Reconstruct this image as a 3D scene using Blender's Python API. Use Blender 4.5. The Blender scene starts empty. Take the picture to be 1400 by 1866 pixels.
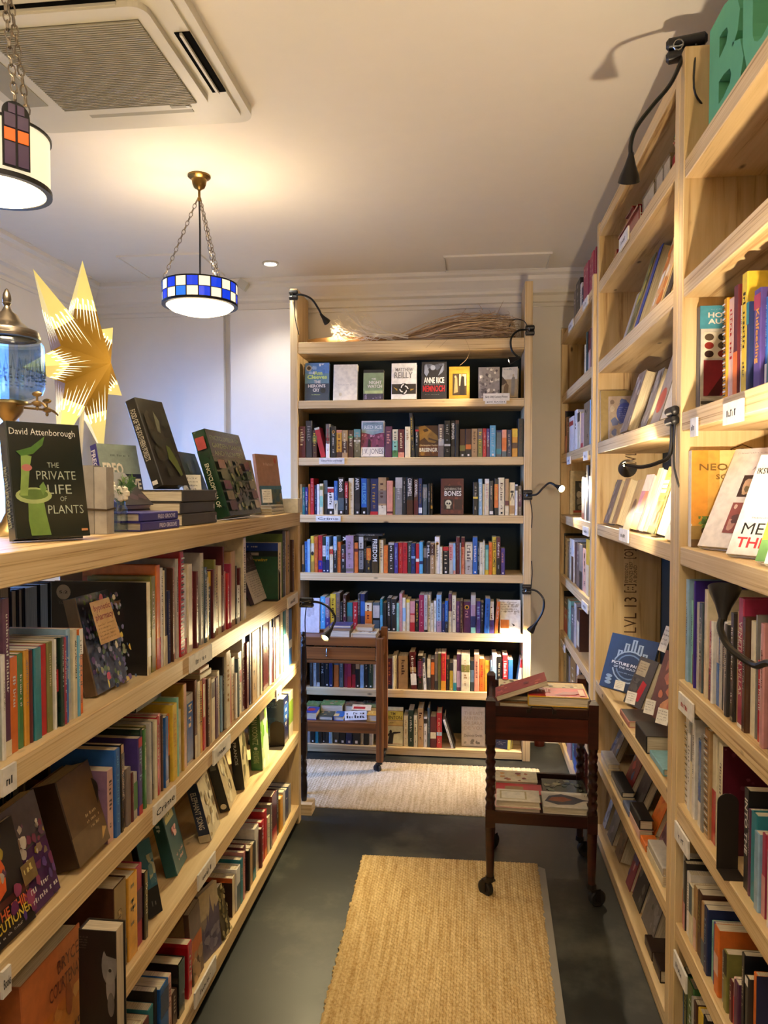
import bpy, bmesh, math, random
import numpy as np
from mathutils import Matrix, Vector
random.seed(7)
C = bpy.context.scene.collection
SC = bpy.context.scene

# ------------------------------------------------------------------ camera
FPX = 1350.0
YAW, PIT = math.atan(155 / 1350), math.atan(43 / 1350)
cam = bpy.data.cameras.new('camera')
cam.sensor_fit = 'HORIZONTAL'; cam.sensor_width = 36.0
cam.lens = FPX / 1400 * 36.0
cam.clip_start = 0.05
camo = bpy.data.objects.new('camera', cam); C.objects.link(camo)
camo.location = (0, 0, 1.5)
camo.rotation_euler = (math.pi / 2 - PIT, 0, YAW)
SC.camera = camo

# ------------------------------------------------------------------ world, exposure
w = bpy.data.worlds.new('world'); SC.world = w; w.use_nodes = True
wt = w.node_tree; bg = wt.nodes['Background']
# blue sky above the horizon, dull street below it
wc, ws, wr = wt.nodes.new('ShaderNodeTexCoord'), wt.nodes.new('ShaderNodeSeparateXYZ'), wt.nodes.new('ShaderNodeValToRGB')
wt.links.new(wc.outputs['Generated'], ws.inputs[0]); wt.links.new(wr.outputs['Color'], bg.inputs[0])
wm = wt.nodes.new('ShaderNodeMapRange'); wm.inputs[1].default_value = -1; wt.links.new(ws.outputs['Z'], wm.inputs[0]); wt.links.new(wm.outputs[0], wr.inputs['Fac'])
wr.color_ramp.elements[0].position = 0.36; wr.color_ramp.elements[0].color = (.02, .025, .03, 1)
wr.color_ramp.elements[1].position = 0.52; wr.color_ramp.elements[1].color = (.20, .42, 1.0, 1)
bg.inputs[1].default_value = 14
SC.view_settings.view_transform = 'Standard'; SC.view_settings.look = 'None'
SC.view_settings.gamma = 1.0; SC.view_settings.use_curve_mapping = False
SC.view_settings.exposure = 0.98
SC.cycles.max_bounces = 7; SC.cycles.diffuse_bounces = 4; SC.cycles.glossy_bounces = 3
SC.cycles.transmission_bounces = 6; SC.cycles.transparent_max_bounces = 8
SC.cycles.caustics_reflective = False; SC.cycles.caustics_refractive = False
SC.cycles.sample_clamp_indirect = 4.0
SC.cycles.use_denoising = True
WARM = (1.0, 0.79, 0.53)

def light(name, kind, loc, energy, col=WARM, size=0.1, target=None, spot=None, blend=0.6, parent=None):
    d = bpy.data.lights.new(name, kind); d.energy = energy; d.color = col
    if kind == 'AREA':
        d.shape = 'RECTANGLE'; d.size, d.size_y = size
    else:
        d.shadow_soft_size = size
    if spot: d.spot_size = math.radians(spot); d.spot_blend = blend
    o = bpy.data.objects.new(name, d); C.objects.link(o)
    o.location = loc
    if target is not None:
        o.rotation_euler = (Vector(target) - Vector(loc)).to_track_quat('-Z', 'Y').to_euler()
    if parent:
        o.parent = parent; o.location = Vector(loc) - parent.location
    return o
# the shop's further ceiling lamps, behind the camera; unseen uplights added as ceiling fill
for lp, dn, upw in (((-1.35, 0.35, 2.25), 4, 7), ((-0.2, -0.9, 2.3), 7, 10), ((-1.6, -1.6, 2.25), 4, 6), ((-0.05, 0.72, 2.40), 8, 8)):
    light('ceiling_lamp_light', 'SPOT', lp, dn * 1.6, (1, .82, .58), .13, (lp[0], lp[1], 0), 165, .8)
    light('ceiling_lamp_uplight', 'SPOT', (lp[0], lp[1], lp[2] + .04), upw * 2.2, (1, .86, .68), .13, (lp[0], lp[1], 4), 168, .8)
# daylight comes in through the window of the left wall
pl = light('window_portal', 'AREA', (-2.42, 3.08, 1.40), 1, (1, 1, 1), (1.80, 1.15), target=(0, 3.08, 1.40))
pl.data.cycles.is_portal = True

# ------------------------------------------------------------------ pixel of the photograph -> point on a plane of the room
_f = np.array([-math.sin(YAW) * math.cos(PIT), math.cos(YAW) * math.cos(PIT), -math.sin(PIT)])
_r = np.array([math.cos(YAW), math.sin(YAW), 0.0]); _u = np.cross(_r, _f)
CP = np.array([0, 0, 1.5])
def at(px, py, X=None, Y=None, Z=None):
    d = _f * FPX + _r * (px - 700) + _u * (933 - py)
    a, v = (0, X) if X is not None else (1, Y) if Y is not None else (2, Z)
    return Vector(CP + d * ((v - CP[a]) / d[a]))
def proj(p):
    p = np.array(p) - CP; z = p @ _f
    return 700 + FPX * (p @ _r) / z, 933 - FPX * (p @ _u) / z

# ------------------------------------------------------------------ colours
PAL = dict(bk=('black', '1b1918'), ch=('charcoal', '33302e'), dg=('dark green', '20382b'), gn=('green', '4a7f45'), br=('brown', '4d2d1f'),
    mr=('maroon', '5e2024'), rd=('red', 'b8232b'), orr=('orange', 'd9702a'), ye=('yellow', 'e0bd3c'), am=('amber', 'd9992f'),
    cr=('cream', 'e2d5b3'), wh=('white', 'ebe6de'), gy=('grey', '85817b'), lg=('pale grey', 'bbb5ac'), nv=('navy', '1f2b57'),
    bl=('blue', '2b62ab'), lb=('pale blue', '93b6d0'), tl=('teal', '2c7f8c'), ol=('olive', '7f7b3e'), pk=('pink', 'cf918d'),
    pu=('purple', '4d3c80'), vi=('plum', '5d3450'), tn=('tan', 'b18d60'), sa=('salmon', 'dc9277'), sl=('slate', '4f5f66'),
    ma=('magenta', 'a3324f'), tp=('taupe', '77685f'), mi=('mint', '8cc5b0'), mv=('mauve', 'a88a9b'), sk=('sky blue', '5fa9cc'),
    go=('gold', 'b08a35'), bs=('blush', 'dcb3a4'), lm=('lime', '8fb13a'), vo=('violet', '3a2386'))
def lin(c):
    return c / 12.92 if c <= 0.04045 else ((c + 0.055) / 1.055) ** 2.4
def rgb(c):
    if isinstance(c, tuple): return c
    h = PAL[c][1] if c in PAL else c
    return tuple(lin(int(h[i:i + 2], 16) / 255) for i in (0, 2, 4))

# ------------------------------------------------------------------ materials
MATS = {}
def nmat(name):
    m = bpy.data.materials.new(name); m.use_nodes = True
    MATS[name] = m
    nt = m.node_tree
    return m, nt, nt.nodes['Principled BSDF']
def N(nt, t, **k):
    n = nt.nodes.new(t)
    for a, b in k.items():
        if a.startswith('_'): n.inputs[int(a[1:])].default_value = b
        else: setattr(n, a, b)
    return n
def simple(name, col, rough=0.5, metal=0.0, emit=0.0, ecol=None, spec=0.5, var=1.0):
    m, nt, p = nmat(name)
    c = rgb(col)
    tc = N(nt, 'ShaderNodeTexCoord'); nz = N(nt, 'ShaderNodeTexNoise'); nz.inputs['Scale'].default_value = 14; nz.inputs['Detail'].default_value = 4
    nt.links.new(tc.outputs['Object'], nz.inputs['Vector'])
    rp = N(nt, 'ShaderNodeValToRGB')
    rp.color_ramp.elements[0].color = (*[x * (1 - .14 * var) for x in c], 1); rp.color_ramp.elements[1].color = (*[min(1, x * (1 + .08 * var)) for x in c], 1)
    nt.links.new(nz.outputs['Fac'], rp.inputs['Fac']); nt.links.new(rp.outputs['Color'], p.inputs['Base Color'])
    p.inputs['Roughness'].default_value = rough; p.inputs['Metallic'].default_value = metal
    p.inputs['Specular IOR Level'].default_value = spec
    if emit:
        p.inputs['Emission Color'].default_value = (*rgb(ecol or col), 1); p.inputs['Emission Strength'].default_value = emit
    return m
def vcol(name, rough, coat=0.0, bump=0.0):
    m, nt, p = nmat(name)
    a = N(nt, 'ShaderNodeAttribute', attribute_name='Col')
    tc = N(nt, 'ShaderNodeTexCoord'); nz = N(nt, 'ShaderNodeTexNoise'); nz.inputs['Scale'].default_value = 45; nz.inputs['Detail'].default_value = 5
    nt.links.new(tc.outputs['Object'], nz.inputs['Vector'])
    mx = N(nt, 'ShaderNodeMix', data_type='RGBA', blend_type='MULTIPLY'); mx.inputs[0].default_value = 0.35
    rp = N(nt, 'ShaderNodeValToRGB'); rp.color_ramp.elements[0].color = (.45, .45, .45, 1); rp.color_ramp.elements[1].color = (1, 1, 1, 1)
    rp.color_ramp.elements[0].position = .3; rp.color_ramp.elements[1].position = .6
    nt.links.new(nz.outputs['Fac'], rp.inputs['Fac'])
    nt.links.new(a.outputs['Color'], mx.inputs[6]); nt.links.new(rp.outputs['Color'], mx.inputs[7])
    nt.links.new(mx.outputs[2], p.inputs['Base Color'])
    p.inputs['Roughness'].default_value = rough
    p.inputs['Coat Weight'].default_value = coat; p.inputs['Coat Roughness'].default_value = 0.15
    return m
vcol('cover', 0.42); vcol('cover_glossy', 0.22, 0.5); vcol('matte', 0.75)
def pages_mat():
    m, nt, p = nmat('pages')
    tc = N(nt, 'ShaderNodeTexCoord'); mp = N(nt, 'ShaderNodeMapping'); mp.inputs['Scale'].default_value = (900, 12, 12)
    nz = N(nt, 'ShaderNodeTexNoise'); nz.inputs['Scale'].default_value = 1; nz.inputs['Detail'].default_value = 2
    rp = N(nt, 'ShaderNodeValToRGB'); rp.color_ramp.elements[0].position = .3; rp.color_ramp.elements[1].position = .65
    rp.color_ramp.elements[0].color = (.42, .34, .22, 1); rp.color_ramp.elements[1].color = (.72, .63, .46, 1)
    nt.links.new(tc.outputs['Object'], mp.inputs[0]); nt.links.new(mp.outputs[0], nz.inputs['Vector'])
    nt.links.new(nz.outputs['Fac'], rp.inputs['Fac']); nt.links.new(rp.outputs['Color'], p.inputs['Base Color'])
    p.inputs['Roughness'].default_value = .85
pages_mat()
def wood(name, c0, c1, dark, sc=(1.6, 30, 190), rough=.55, knots=True, bump=.15):
    """long grain along the local X of each board, thin veneers across its thickness (local Z)"""
    m, nt, p = nmat(name)
    tc = N(nt, 'ShaderNodeTexCoord'); oi = N(nt, 'ShaderNodeObjectInfo')
    ad = N(nt, 'ShaderNodeVectorMath', operation='ADD')
    cb = N(nt, 'ShaderNodeCombineXYZ'); ml = N(nt, 'ShaderNodeMath', operation='MULTIPLY'); ml.inputs[1].default_value = 11.0
    nt.links.new(oi.outputs['Random'], ml.inputs[0])
    for i in range(3): nt.links.new(ml.outputs[0], cb.inputs[i])
    nt.links.new(tc.outputs['Object'], ad.inputs[0]); nt.links.new(cb.outputs[0], ad.inputs[1])
    mp = N(nt, 'ShaderNodeMapping'); mp.inputs['Scale'].default_value = sc
    nt.links.new(ad.outputs[0], mp.inputs[0])
    nz = N(nt, 'ShaderNodeTexNoise'); nz.inputs['Scale'].default_value = 1; nz.inputs['Detail'].default_value = 5; nz.inputs['Roughness'].default_value = .62
    nz.inputs['Distortion'].default_value = .35
    nt.links.new(mp.outputs[0], nz.inputs['Vector'])
    rp = N(nt, 'ShaderNodeValToRGB'); e = rp.color_ramp.elements
    e[0].position = .30; e[0].color = (*rgb(dark), 1); e[1].position = .66; e[1].color = (*rgb(c0), 1)
    n = e.new(.43); n.color = (*rgb(c1), 1)
    nt.links.new(nz.outputs['Fac'], rp.inputs['Fac'])
    out = rp.outputs['Color']
    # broad tone drift along the board
    mp2 = N(nt, 'ShaderNodeMapping'); mp2.inputs['Scale'].default_value = (1.2, 5, 5); nt.links.new(ad.outputs[0], mp2.inputs[0])
    n2 = N(nt, 'ShaderNodeTexNoise'); n2.inputs['Scale'].default_value = 1.3; n2.inputs['Detail'].default_value = 3
    nt.links.new(mp2.outputs[0], n2.inputs['Vector'])
    r2 = N(nt, 'ShaderNodeValToRGB'); r2.color_ramp.elements[0].position = .3; r2.color_ramp.elements[0].color = (.78, .72, .62, 1); r2.color_ramp.elements[1].position = .62; r2.color_ramp.elements[1].color = (1, 1, 1, 1)
    nt.links.new(n2.outputs['Fac'], r2.inputs['Fac'])
    mx = N(nt, 'ShaderNodeMix', data_type='RGBA', blend_type='MULTIPLY'); mx.inputs[0].default_value = 1
    nt.links.new(out, mx.inputs[6]); nt.links.new(r2.outputs['Color'], mx.inputs[7]); out = mx.outputs[2]
    if knots:
        mk = N(nt, 'ShaderNodeMapping'); mk.inputs['Scale'].default_value = (4.2, 9, 9); nt.links.new(ad.outputs[0], mk.inputs[0])
        vo = N(nt, 'ShaderNodeTexVoronoi'); vo.inputs['Scale'].default_value = 1.0
        nt.links.new(mk.outputs[0], vo.inputs['Vector'])
        rk = N(nt, 'ShaderNodeValToRGB'); rk.color_ramp.elements[0].position = .035; rk.color_ramp.elements[0].color = (.10, .05, .02, 1)
        rk.color_ramp.elements[1].position = .085; rk.color_ramp.elements[1].color = (1, 1, 1, 1)
        nt.links.new(vo.outputs['Distance'], rk.inputs['Fac'])
        mq = N(nt, 'ShaderNodeMix', data_type='RGBA', blend_type='MULTIPLY'); mq.inputs[0].default_value = .85
        nt.links.new(out, mq.inputs[6]); nt.links.new(rk.outputs['Color'], mq.inputs[7]); out = mq.outputs[2]
    nt.links.new(out, p.inputs['Base Color']); p.inputs['Roughness'].default_value = rough
    bp = N(nt, 'ShaderNodeBump'); bp.inputs['Strength'].default_value = bump; bp.inputs['Distance'].default_value = .002
    nt.links.new(nz.outputs['Fac'], bp.inputs['Height']); nt.links.new(bp.outputs[0], p.inputs['Normal'])
wood('pine', 'e8d0a2', 'd9bb88', '94693a', (1.5, 30, 230))
wood('oak', '8a5526', '6f4019', '45240d', (1.5, 40, 60), .4, False, .1)
wood('mahogany', '3a140e', '2a0d09', '180705', (1.5, 30, 40), .28, False, .05)
wood('mahogany_panel', '57200f', '43160b', '260b06', (1.5, 30, 40), .3, False, .05)
wood('twist_oak', '2c1710', '1d0f0b', '120907', (1.5, 30, 40), .3, False, .05)
simple('black_plastic', '17161a', .38); simple('black_metal', '2b2826', .33, .6)
simple('brass', '8a6b3a', .3, 1.0); simple('pewter', '8a8073', .28, 1.0); simple('old_brass', 'a58a5c', .35, 1.0)
simple('steel', '9a9a98', .25, 1.0); simple('lead', '25221f', .45, .3); simple('bookend_metal', '2c231b', .5, .2)
simple('dark_panel', '14201c', .8); simple('plaster', 'ebe4d8', .9, spec=.2, var=.25); simple('ceiling_paint', 'ede6da', .95, spec=.1, var=.2)
simple('ac_plastic', 'cfc9b8', .5, var=.4); simple('ac_grille', '9c9683', .6, var=.6); simple('rubber', '1c1a19', .6); simple('outlet_shade', '0b0b0b', .95, spec=.05)
simple('twig', 'a98760', .8); simple('twig_light', 'd3b68c', .8); simple('pale_twig', 'f0e4cc', .8); simple('driftwood', 'b98e58', .7)
simple('green_foam', '63b38a', .85); simple('leaf', '6f8f3c', .6); simple('leaf_dark', '3f6a34', .6); simple('petal', 'efe6cf', .7)
simple('glass_white', 'f7efe0', .4, 0, 4.5, 'ffe2b0'); simple('led', 'ffffff', .4, 0, 60, 'ffdf9e')
simple('downlight_glow', 'ffffff', .4, 0, 14, 'fff0d8')
simple('drum_glass', 'efe6cc', .35, 0, .42, 'fff0c8'); simple('tile_white', 'e8e2cf', .35, 0, .5, 'fff0d0'); simple('tile_blue', '1237c9', .15, 0, .35, '1a48ff')
simple('tile_blue_light', '2268dc', .15, 0, .4, '3a86ff'); simple('tile_amber', 'd4571f', .2, 0, .5, 'ff6a24'); simple('tile_violet', '5e4a60', .2, 0, .06, '7a5a80')
simple('star_paper', '8a671c', .8, 0, .055, 'd09010'); simple('star_tip', 'e8d890', .8, 0, .26, 'ffe884'); simple('star_slit', 'ffffff', .8, 0, 1.0, 'fff6c0')
simple('stone_grey', '8f8a80', .8); simple('twine', '4a3b2a', .9)
def floor_mat():
    m, nt, p = nmat('painted_concrete')
    tc = N(nt, 'ShaderNodeTexCoord')
    a = N(nt, 'ShaderNodeTexNoise'); a.inputs['Scale'].default_value = 2.3; a.inputs['Detail'].default_value = 8; a.inputs['Roughness'].default_value = .65
    nt.links.new(tc.outputs['Object'], a.inputs['Vector'])
    rp = N(nt, 'ShaderNodeValToRGB'); e = rp.color_ramp.elements
    e[0].position = .38; e[0].color = (*rgb('1a1c19'), 1); e[1].position = .66; e[1].color = (*rgb('4c4c43'), 1); e.new(.5).color = (*rgb('242622'), 1)
    nt.links.new(a.outputs['Fac'], rp.inputs['Fac'])
    b = N(nt, 'ShaderNodeTexNoise'); b.inputs['Scale'].default_value = 11; b.inputs['Detail'].default_value = 3
    nt.links.new(tc.outputs['Object'], b.inputs['Vector'])
    r2 = N(nt, 'ShaderNodeValToRGB'); r2.color_ramp.elements[0].position = .735; r2.color_ramp.elements[0].color = (0, 0, 0, 1); r2.color_ramp.elements[1].position = .76; r2.color_ramp.elements[1].color = (.5, .5, .5, 1)
    nt.links.new(b.outputs['Fac'], r2.inputs['Fac'])
    mx = N(nt, 'ShaderNodeMix', data_type='RGBA'); nt.links.new(r2.outputs['Color'], mx.inputs[0]); nt.links.new(rp.outputs['Color'], mx.inputs[6]); mx.inputs[7].default_value = (*rgb('9a978a'), 1)
    nt.links.new(mx.outputs[2], p.inputs['Base Color'])
    r3 = N(nt, 'ShaderNodeMapRange'); r3.inputs[3].default_value = .35; r3.inputs[4].default_value = .65
    nt.links.new(a.outputs['Fac'], r3.inputs[0]); nt.links.new(r3.outputs[0], p.inputs['Roughness'])
floor_mat()
def jute(name, c0, c1):
    m, nt, p = nmat(name)
    tc = N(nt, 'ShaderNodeTexCoord'); mp = N(nt, 'ShaderNodeMapping'); mp.inputs['Scale'].default_value = (70, 4, 1)
    nt.links.new(tc.outputs['Object'], mp.inputs[0])
    nz = N(nt, 'ShaderNodeTexNoise'); nz.inputs['Scale'].default_value = 1; nz.inputs['Detail'].default_value = 4; nt.links.new(mp.outputs[0], nz.inputs['Vector'])
    n2 = N(nt, 'ShaderNodeTexNoise'); n2.inputs['Scale'].default_value = 130; n2.inputs['Detail'].default_value = 2; nt.links.new(tc.outputs['Object'], n2.inputs['Vector'])
    mm = N(nt, 'ShaderNodeMath', operation='ADD'); ml = N(nt, 'ShaderNodeMath', operation='MULTIPLY'); ml.inputs[1].default_value = .5
    nt.links.new(nz.outputs['Fac'], mm.inputs[0]); nt.links.new(n2.outputs['Fac'], mm.inputs[1]); nt.links.new(mm.outputs[0], ml.inputs[0])
    rp = N(nt, 'ShaderNodeValToRGB'); e = rp.color_ramp.elements
    e[0].position = .34; e[0].color = (*rgb(c1), 1); e[1].position = .62; e[1].color = (*rgb(c0), 1); nt.links.new(ml.outputs[0], rp.inputs['Fac'])
    nt.links.new(rp.outputs['Color'], p.inputs['Base Color']); p.inputs['Roughness'].default_value = .95; p.inputs['Specular IOR Level'].default_value = .1
jute('jute', 'd4bb8a', 'a3834f'); jute('pale_jute', 'dccbaa', 'ad9670')
def clear(name, col, rough, alpha_mix):
    m, nt, p = nmat(name)
    o = [n for n in nt.nodes if n.type == 'OUTPUT_MATERIAL'][0]
    g = N(nt, 'ShaderNodeBsdfGlossy'); g.inputs['Roughness'].default_value = rough
    t = N(nt, 'ShaderNodeBsdfTransparent'); t.inputs[0].default_value = (*rgb(col), 1)
    fr = N(nt, 'ShaderNodeFresnel'); fr.inputs[0].default_value = 1.45
    ad = N(nt, 'ShaderNodeMath', operation='ADD'); ad.inputs[1].default_value = alpha_mix; 
    ge = N(nt, 'ShaderNodeNewGeometry'); sb = N(nt, 'ShaderNodeMath', operation='SUBTRACT'); sb.inputs[0].default_value = 1; nt.links.new(ge.outputs['Backfacing'], sb.inputs[1])
    mu = N(nt, 'ShaderNodeMath', operation='MULTIPLY'); nt.links.new(fr.outputs[0], mu.inputs[0]); nt.links.new(sb.outputs[0], mu.inputs[1]); nt.links.new(mu.outputs[0], ad.inputs[0])
    mx = N(nt, 'ShaderNodeMixShader'); nt.links.new(ad.outputs[0], mx.inputs[0]); nt.links.new(t.outputs[0], mx.inputs[1]); nt.links.new(g.outputs[0], mx.inputs[2])
    nt.links.new(mx.outputs[0], o.inputs[0])
clear('acrylic', 'e6e2d8', .12, .08); clear('clear_glass', 'dce8f0', .08, .10); clear('window_glass', 'f4f8ff', .02, .0)

# ------------------------------------------------------------------ mesh builder
class MB:
    def __init__(s): s.v = []; s.f = []; s.c = []
    def add(s, vs, fs, col=(1, 1, 1), M=None):
        n = len(s.v); col = rgb(col)
        if M is not None: vs = [M @ Vector(v) for v in vs]
        s.v += [tuple(v) for v in vs]; s.f += [tuple(i + n for i in f) for f in fs]; s.c += [col] * len(fs)
        return s
    def box(s, a, b, col=(1, 1, 1), M=None):
        x0, y0, z0 = a; x1, y1, z1 = b
        return s.add([(x0, y0, z0), (x1, y0, z0), (x1, y1, z0), (x0, y1, z0), (x0, y0, z1), (x1, y0, z1), (x1, y1, z1), (x0, y1, z1)],
                     [(3, 2, 1, 0), (4, 5, 6, 7), (0, 1, 5, 4), (1, 2, 6, 5), (2, 3, 7, 6), (3, 0, 4, 7)], col, M)
    def prism(s, pts, d, col=(1, 1, 1), M=None):
        n = len(pts)
        vs = [(x, y, 0) for x, y in pts] + [(x, y, d) for x, y in pts]
        fs = [tuple(range(n))[::-1], tuple(range(n, 2 * n))] + [(i, (i + 1) % n, n + (i + 1) % n, n + i) for i in range(n)]
        return s.add(vs, fs, col, M)
    def lathe(s, prof, c=(0, 0, 0), seg=24, col=(1, 1, 1), M=None, a0=0, a1=2 * math.pi):
        full = abs(a1 - a0 - 2 * math.pi) < 1e-6; m = seg if full else seg + 1
        vs = []
        for r, z in prof:
            for k in range(m):
                a = a0 + (a1 - a0) * k / seg
                vs.append((c[0] + r * math.cos(a), c[1] + r * math.sin(a), c[2] + z))
        fs = []
        for i in range(len(prof) - 1):
            for k in range(seg):
                k2 = (k + 1) % m
                fs.append((i * m + k, i * m + k2, (i + 1) * m + k2, (i + 1) * m + k))
        return s.add(vs, fs, col, M)
    def tube(s, pts, r, seg=8, col=(1, 1, 1), smooth=0, cap=True):
        P = [Vector(p) for p in pts]
        rs = list(r) if isinstance(r, (list, tuple)) else [r] * len(P)
        if smooth and len(P) > 2:
            Q, R = [], []
            for i in range(len(P) - 1):
                p0, p1, p2, p3 = P[max(i - 1, 0)], P[i], P[i + 1], P[min(i + 2, len(P) - 1)]
                for k in range(smooth):
                    t = k / smooth
                    Q.append(0.5 * ((2 * p1) + (p2 - p0) * t + (2 * p0 - 5 * p1 + 4 * p2 - p3) * t * t + (3 * p1 - p0 - 3 * p2 + p3) * t ** 3))
                    R.append(rs[i] * (1 - t) + rs[i + 1] * t)
            P, rs = Q + [P[-1]], R + [rs[-1]]
        vs, fs = [], []; up = None
        for i, p in enumerate(P):
            t = (P[min(i + 1, len(P) - 1)] - P[max(i - 1, 0)])
            t = t.normalized() if t.length > 1e-9 else Vector((0, 0, 1))
            if up is None: up = t.orthogonal().normalized()
            up = (up - t * up.dot(t)); up = up.normalized() if up.length > 1e-6 else t.orthogonal().normalized()
            b = t.cross(up)
            for k in range(seg):
                a = 2 * math.pi * k / seg
                vs.append(p + (up * math.cos(a) + b * math.sin(a)) * rs[i])
        for i in range(len(P) - 1):
            for k in range(seg):
                k2 = (k + 1) % seg
                fs.append((i * seg + k, i * seg + k2, (i + 1) * seg + k2, (i + 1) * seg + k))
        if cap: fs += [tuple(range(seg))[::-1], tuple(range((len(P) - 1) * seg, len(P) * seg))]
        return s.add(vs, fs, col)
    def ball(s, c, r, col=(1, 1, 1), seg=10, M=None):
        rx, ry, rz = r if isinstance(r, (tuple, list)) else (r, r, r)
        n = seg // 2 + 1
        vs, fs = [], []
        for i in range(n):
            th = math.pi * i / (n - 1)
            for k in range(seg):
                a = 2 * math.pi * k / seg
                vs.append((c[0] + rx * math.sin(th) * math.cos(a), c[1] + ry * math.sin(th) * math.sin(a), c[2] - rz * math.cos(th)))
        for i in range(n - 1):
            for k in range(seg):
                k2 = (k + 1) % seg
                fs.append((i * seg + k, i * seg + k2, (i + 1) * seg + k2, (i + 1) * seg + k))
        return s.add(vs, fs, col, M)
    def mesh(s, name, off=None):
        me = bpy.data.meshes.new(name)
        vs = s.v if off is None else [(x - off[0], y - off[1], z - off[2]) for x, y, z in s.v]
        me.from_pydata(vs, [], s.f)
        at_ = me.color_attributes.new('Col', 'FLOAT_COLOR', 'CORNER')
        buf = []
        for f, c in zip(s.f, s.c): buf += [c[0], c[1], c[2], 1.0] * len(f)
        at_.data.foreach_set('color', buf)
        me.update()
        return me

def props(o, label=None, cat=None, group=None, kind=None):
    if label: o['label'] = label
    if cat: o['category'] = cat
    if group: o['group'] = group
    if kind: o['kind'] = kind
    return o
def link(name, me, mat, parent=None, M=None, smooth=False, **p):
    o = bpy.data.objects.new(name, me)
    if mat:
        me.materials.clear(); me.materials.append(MATS[mat])
    if smooth:
        me.polygons.foreach_set('use_smooth', [True] * len(me.polygons))
        try: me.set_sharp_from_angle(angle=math.radians(40))
        except Exception: pass
    C.objects.link(o)
    if parent: o.parent = parent
    if M is not None: o.matrix_local = M
    return props(o, **p)
def thing(name, loc, label, cat, group=None):
    o = bpy.data.objects.new(name, None); C.objects.link(o); o.location = loc; o.empty_display_size = .05
    return props(o, label, cat, group)
def part(name, mb, mat, parent, smooth=False, **p):
    """mesh given in world coordinates; parents are never rotated here"""
    w_ = Vector((0, 0, 0)); q = parent
    while q is not None: w_ = w_ + q.location; q = q.parent
    return link(name, mb.mesh(name, w_), mat, parent, smooth=smooth, **p)
def solo(name, mb, mat, label, cat, group=None, smooth=False, loc=None):
    n = np.array(mb.v); b = loc if loc is not None else ((n[:, 0].min() + n[:, 0].max()) / 2, (n[:, 1].min() + n[:, 1].max()) / 2, n[:, 2].min())
    o = link(name, mb.mesh(name, b), mat, smooth=smooth, label=label, cat=cat, group=group); o.location = b
    return o
def struct(name, mb, mat, smooth=False):
    return link(name, mb.mesh(name), mat, smooth=smooth, kind='structure')
BOARDS = {}; WM = {}
def board(name, a, b, mat, parent, bev=.002, **p):
    """a plank between two corners; its own X runs along the grain, its Z across the thickness"""
    a = Vector(a); b = Vector(b); c = (a + b) / 2; d = [abs(b[i] - a[i]) for i in range(3)]
    o3 = sorted(range(3), key=lambda i: -d[i]); ax = [Vector((0, 0, 0)) for _ in range(3)]
    for k, i in enumerate(o3): ax[k][i] = 1.0
    if ax[0].cross(ax[1]).dot(ax[2]) < 0: ax[1] = -ax[1]
    dd = [d[i] for i in o3]; key = (mat, *[round(x, 4) for x in dd])
    if key not in BOARDS:
        bm = bmesh.new(); bmesh.ops.create_cube(bm, size=1.0)
        for v in bm.verts: v.co = Vector((v.co.x * dd[0], v.co.y * dd[1], v.co.z * dd[2]))
        if bev: bmesh.ops.bevel(bm, geom=bm.edges[:], offset=min(bev, dd[2] * .3), segments=1, affect='EDGES')
        me = bpy.data.meshes.new(name); bm.to_mesh(me); bm.free(); BOARDS[key] = me
        me.materials.append(MATS[mat])
    M = Matrix((ax[0], ax[1], ax[2])).transposed().to_4x4()
    w_ = Vector((0, 0, 0)); q = parent
    while q is not None: w_ = w_ + q.location; q = q.parent
    M.translation = c - w_
    o = bpy.data.objects.new(name, BOARDS[key]); WM[o.name] = Matrix.Translation(w_) @ M; C.objects.link(o); o.parent = parent; o.matrix_local = M
    return props(o, **p)

# ------------------------------------------------------------------ lettering
TXT = {}
def txt(s_, bold=0.0):
    k = (s_, bold)
    if k not in TXT:
        cu = bpy.data.curves.new('lettering', 'FONT'); cu.body = s_; cu.resolution_u = 2; cu.offset = bold
        o = bpy.data.objects.new('lettering', cu); me = o.to_mesh()
        v = np.array([(q.co.x, q.co.y) for q in me.vertices] or [(0, 0)]); f = [tuple(q.vertices) for q in me.polygons]
        o.to_mesh_clear(); bpy.data.objects.remove(o); bpy.data.curves.remove(cu)
        v0, v1 = v.min(0), v.max(0)
        TXT[k] = ((v - v0) / np.maximum(v1 - v0, 1e-6), f, (v1 - v0))
    return TXT[k]
def letters(mb, s_, o, ux, uy, w_, h_, col, bold=0.01):
    """text filling the box w_ x h_ whose lower left corner is o, along ux, upright along uy"""
    v, f, _ = txt(s_, bold)
    mb.add([o + ux * (p[0] * w_) + uy * (p[1] * h_) for p in v], f, col)
def scribble(mb, o, ux, uy, w_, h_, col, n=None, rng=random):
    """too small to read: a broken line of strokes"""
    n = n or max(3, int(w_ / max(h_ * .75, .002))); n = min(n, 26)
    p = w_ / n
    for i in range(n):
        if rng.random() < .14: continue
        a = o + ux * (i * p); t = rng.choice((.25, .45, .6)) * p; hh = h_ * rng.choice((.7, .7, 1))
        q = a + ux * t
        mb.add([a, q, q + uy * hh, a + uy * hh], [(0, 1, 2, 3)], col)
        if rng.random() < .6:
            b0 = a + uy * (hh * rng.choice((0, .4, .8))); b1 = b0 + ux * (p * .78); e = uy * (h_ * .2)
            mb.add([b0, b1, b1 + e, b0 + e], [(0, 1, 2, 3)], col)
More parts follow.
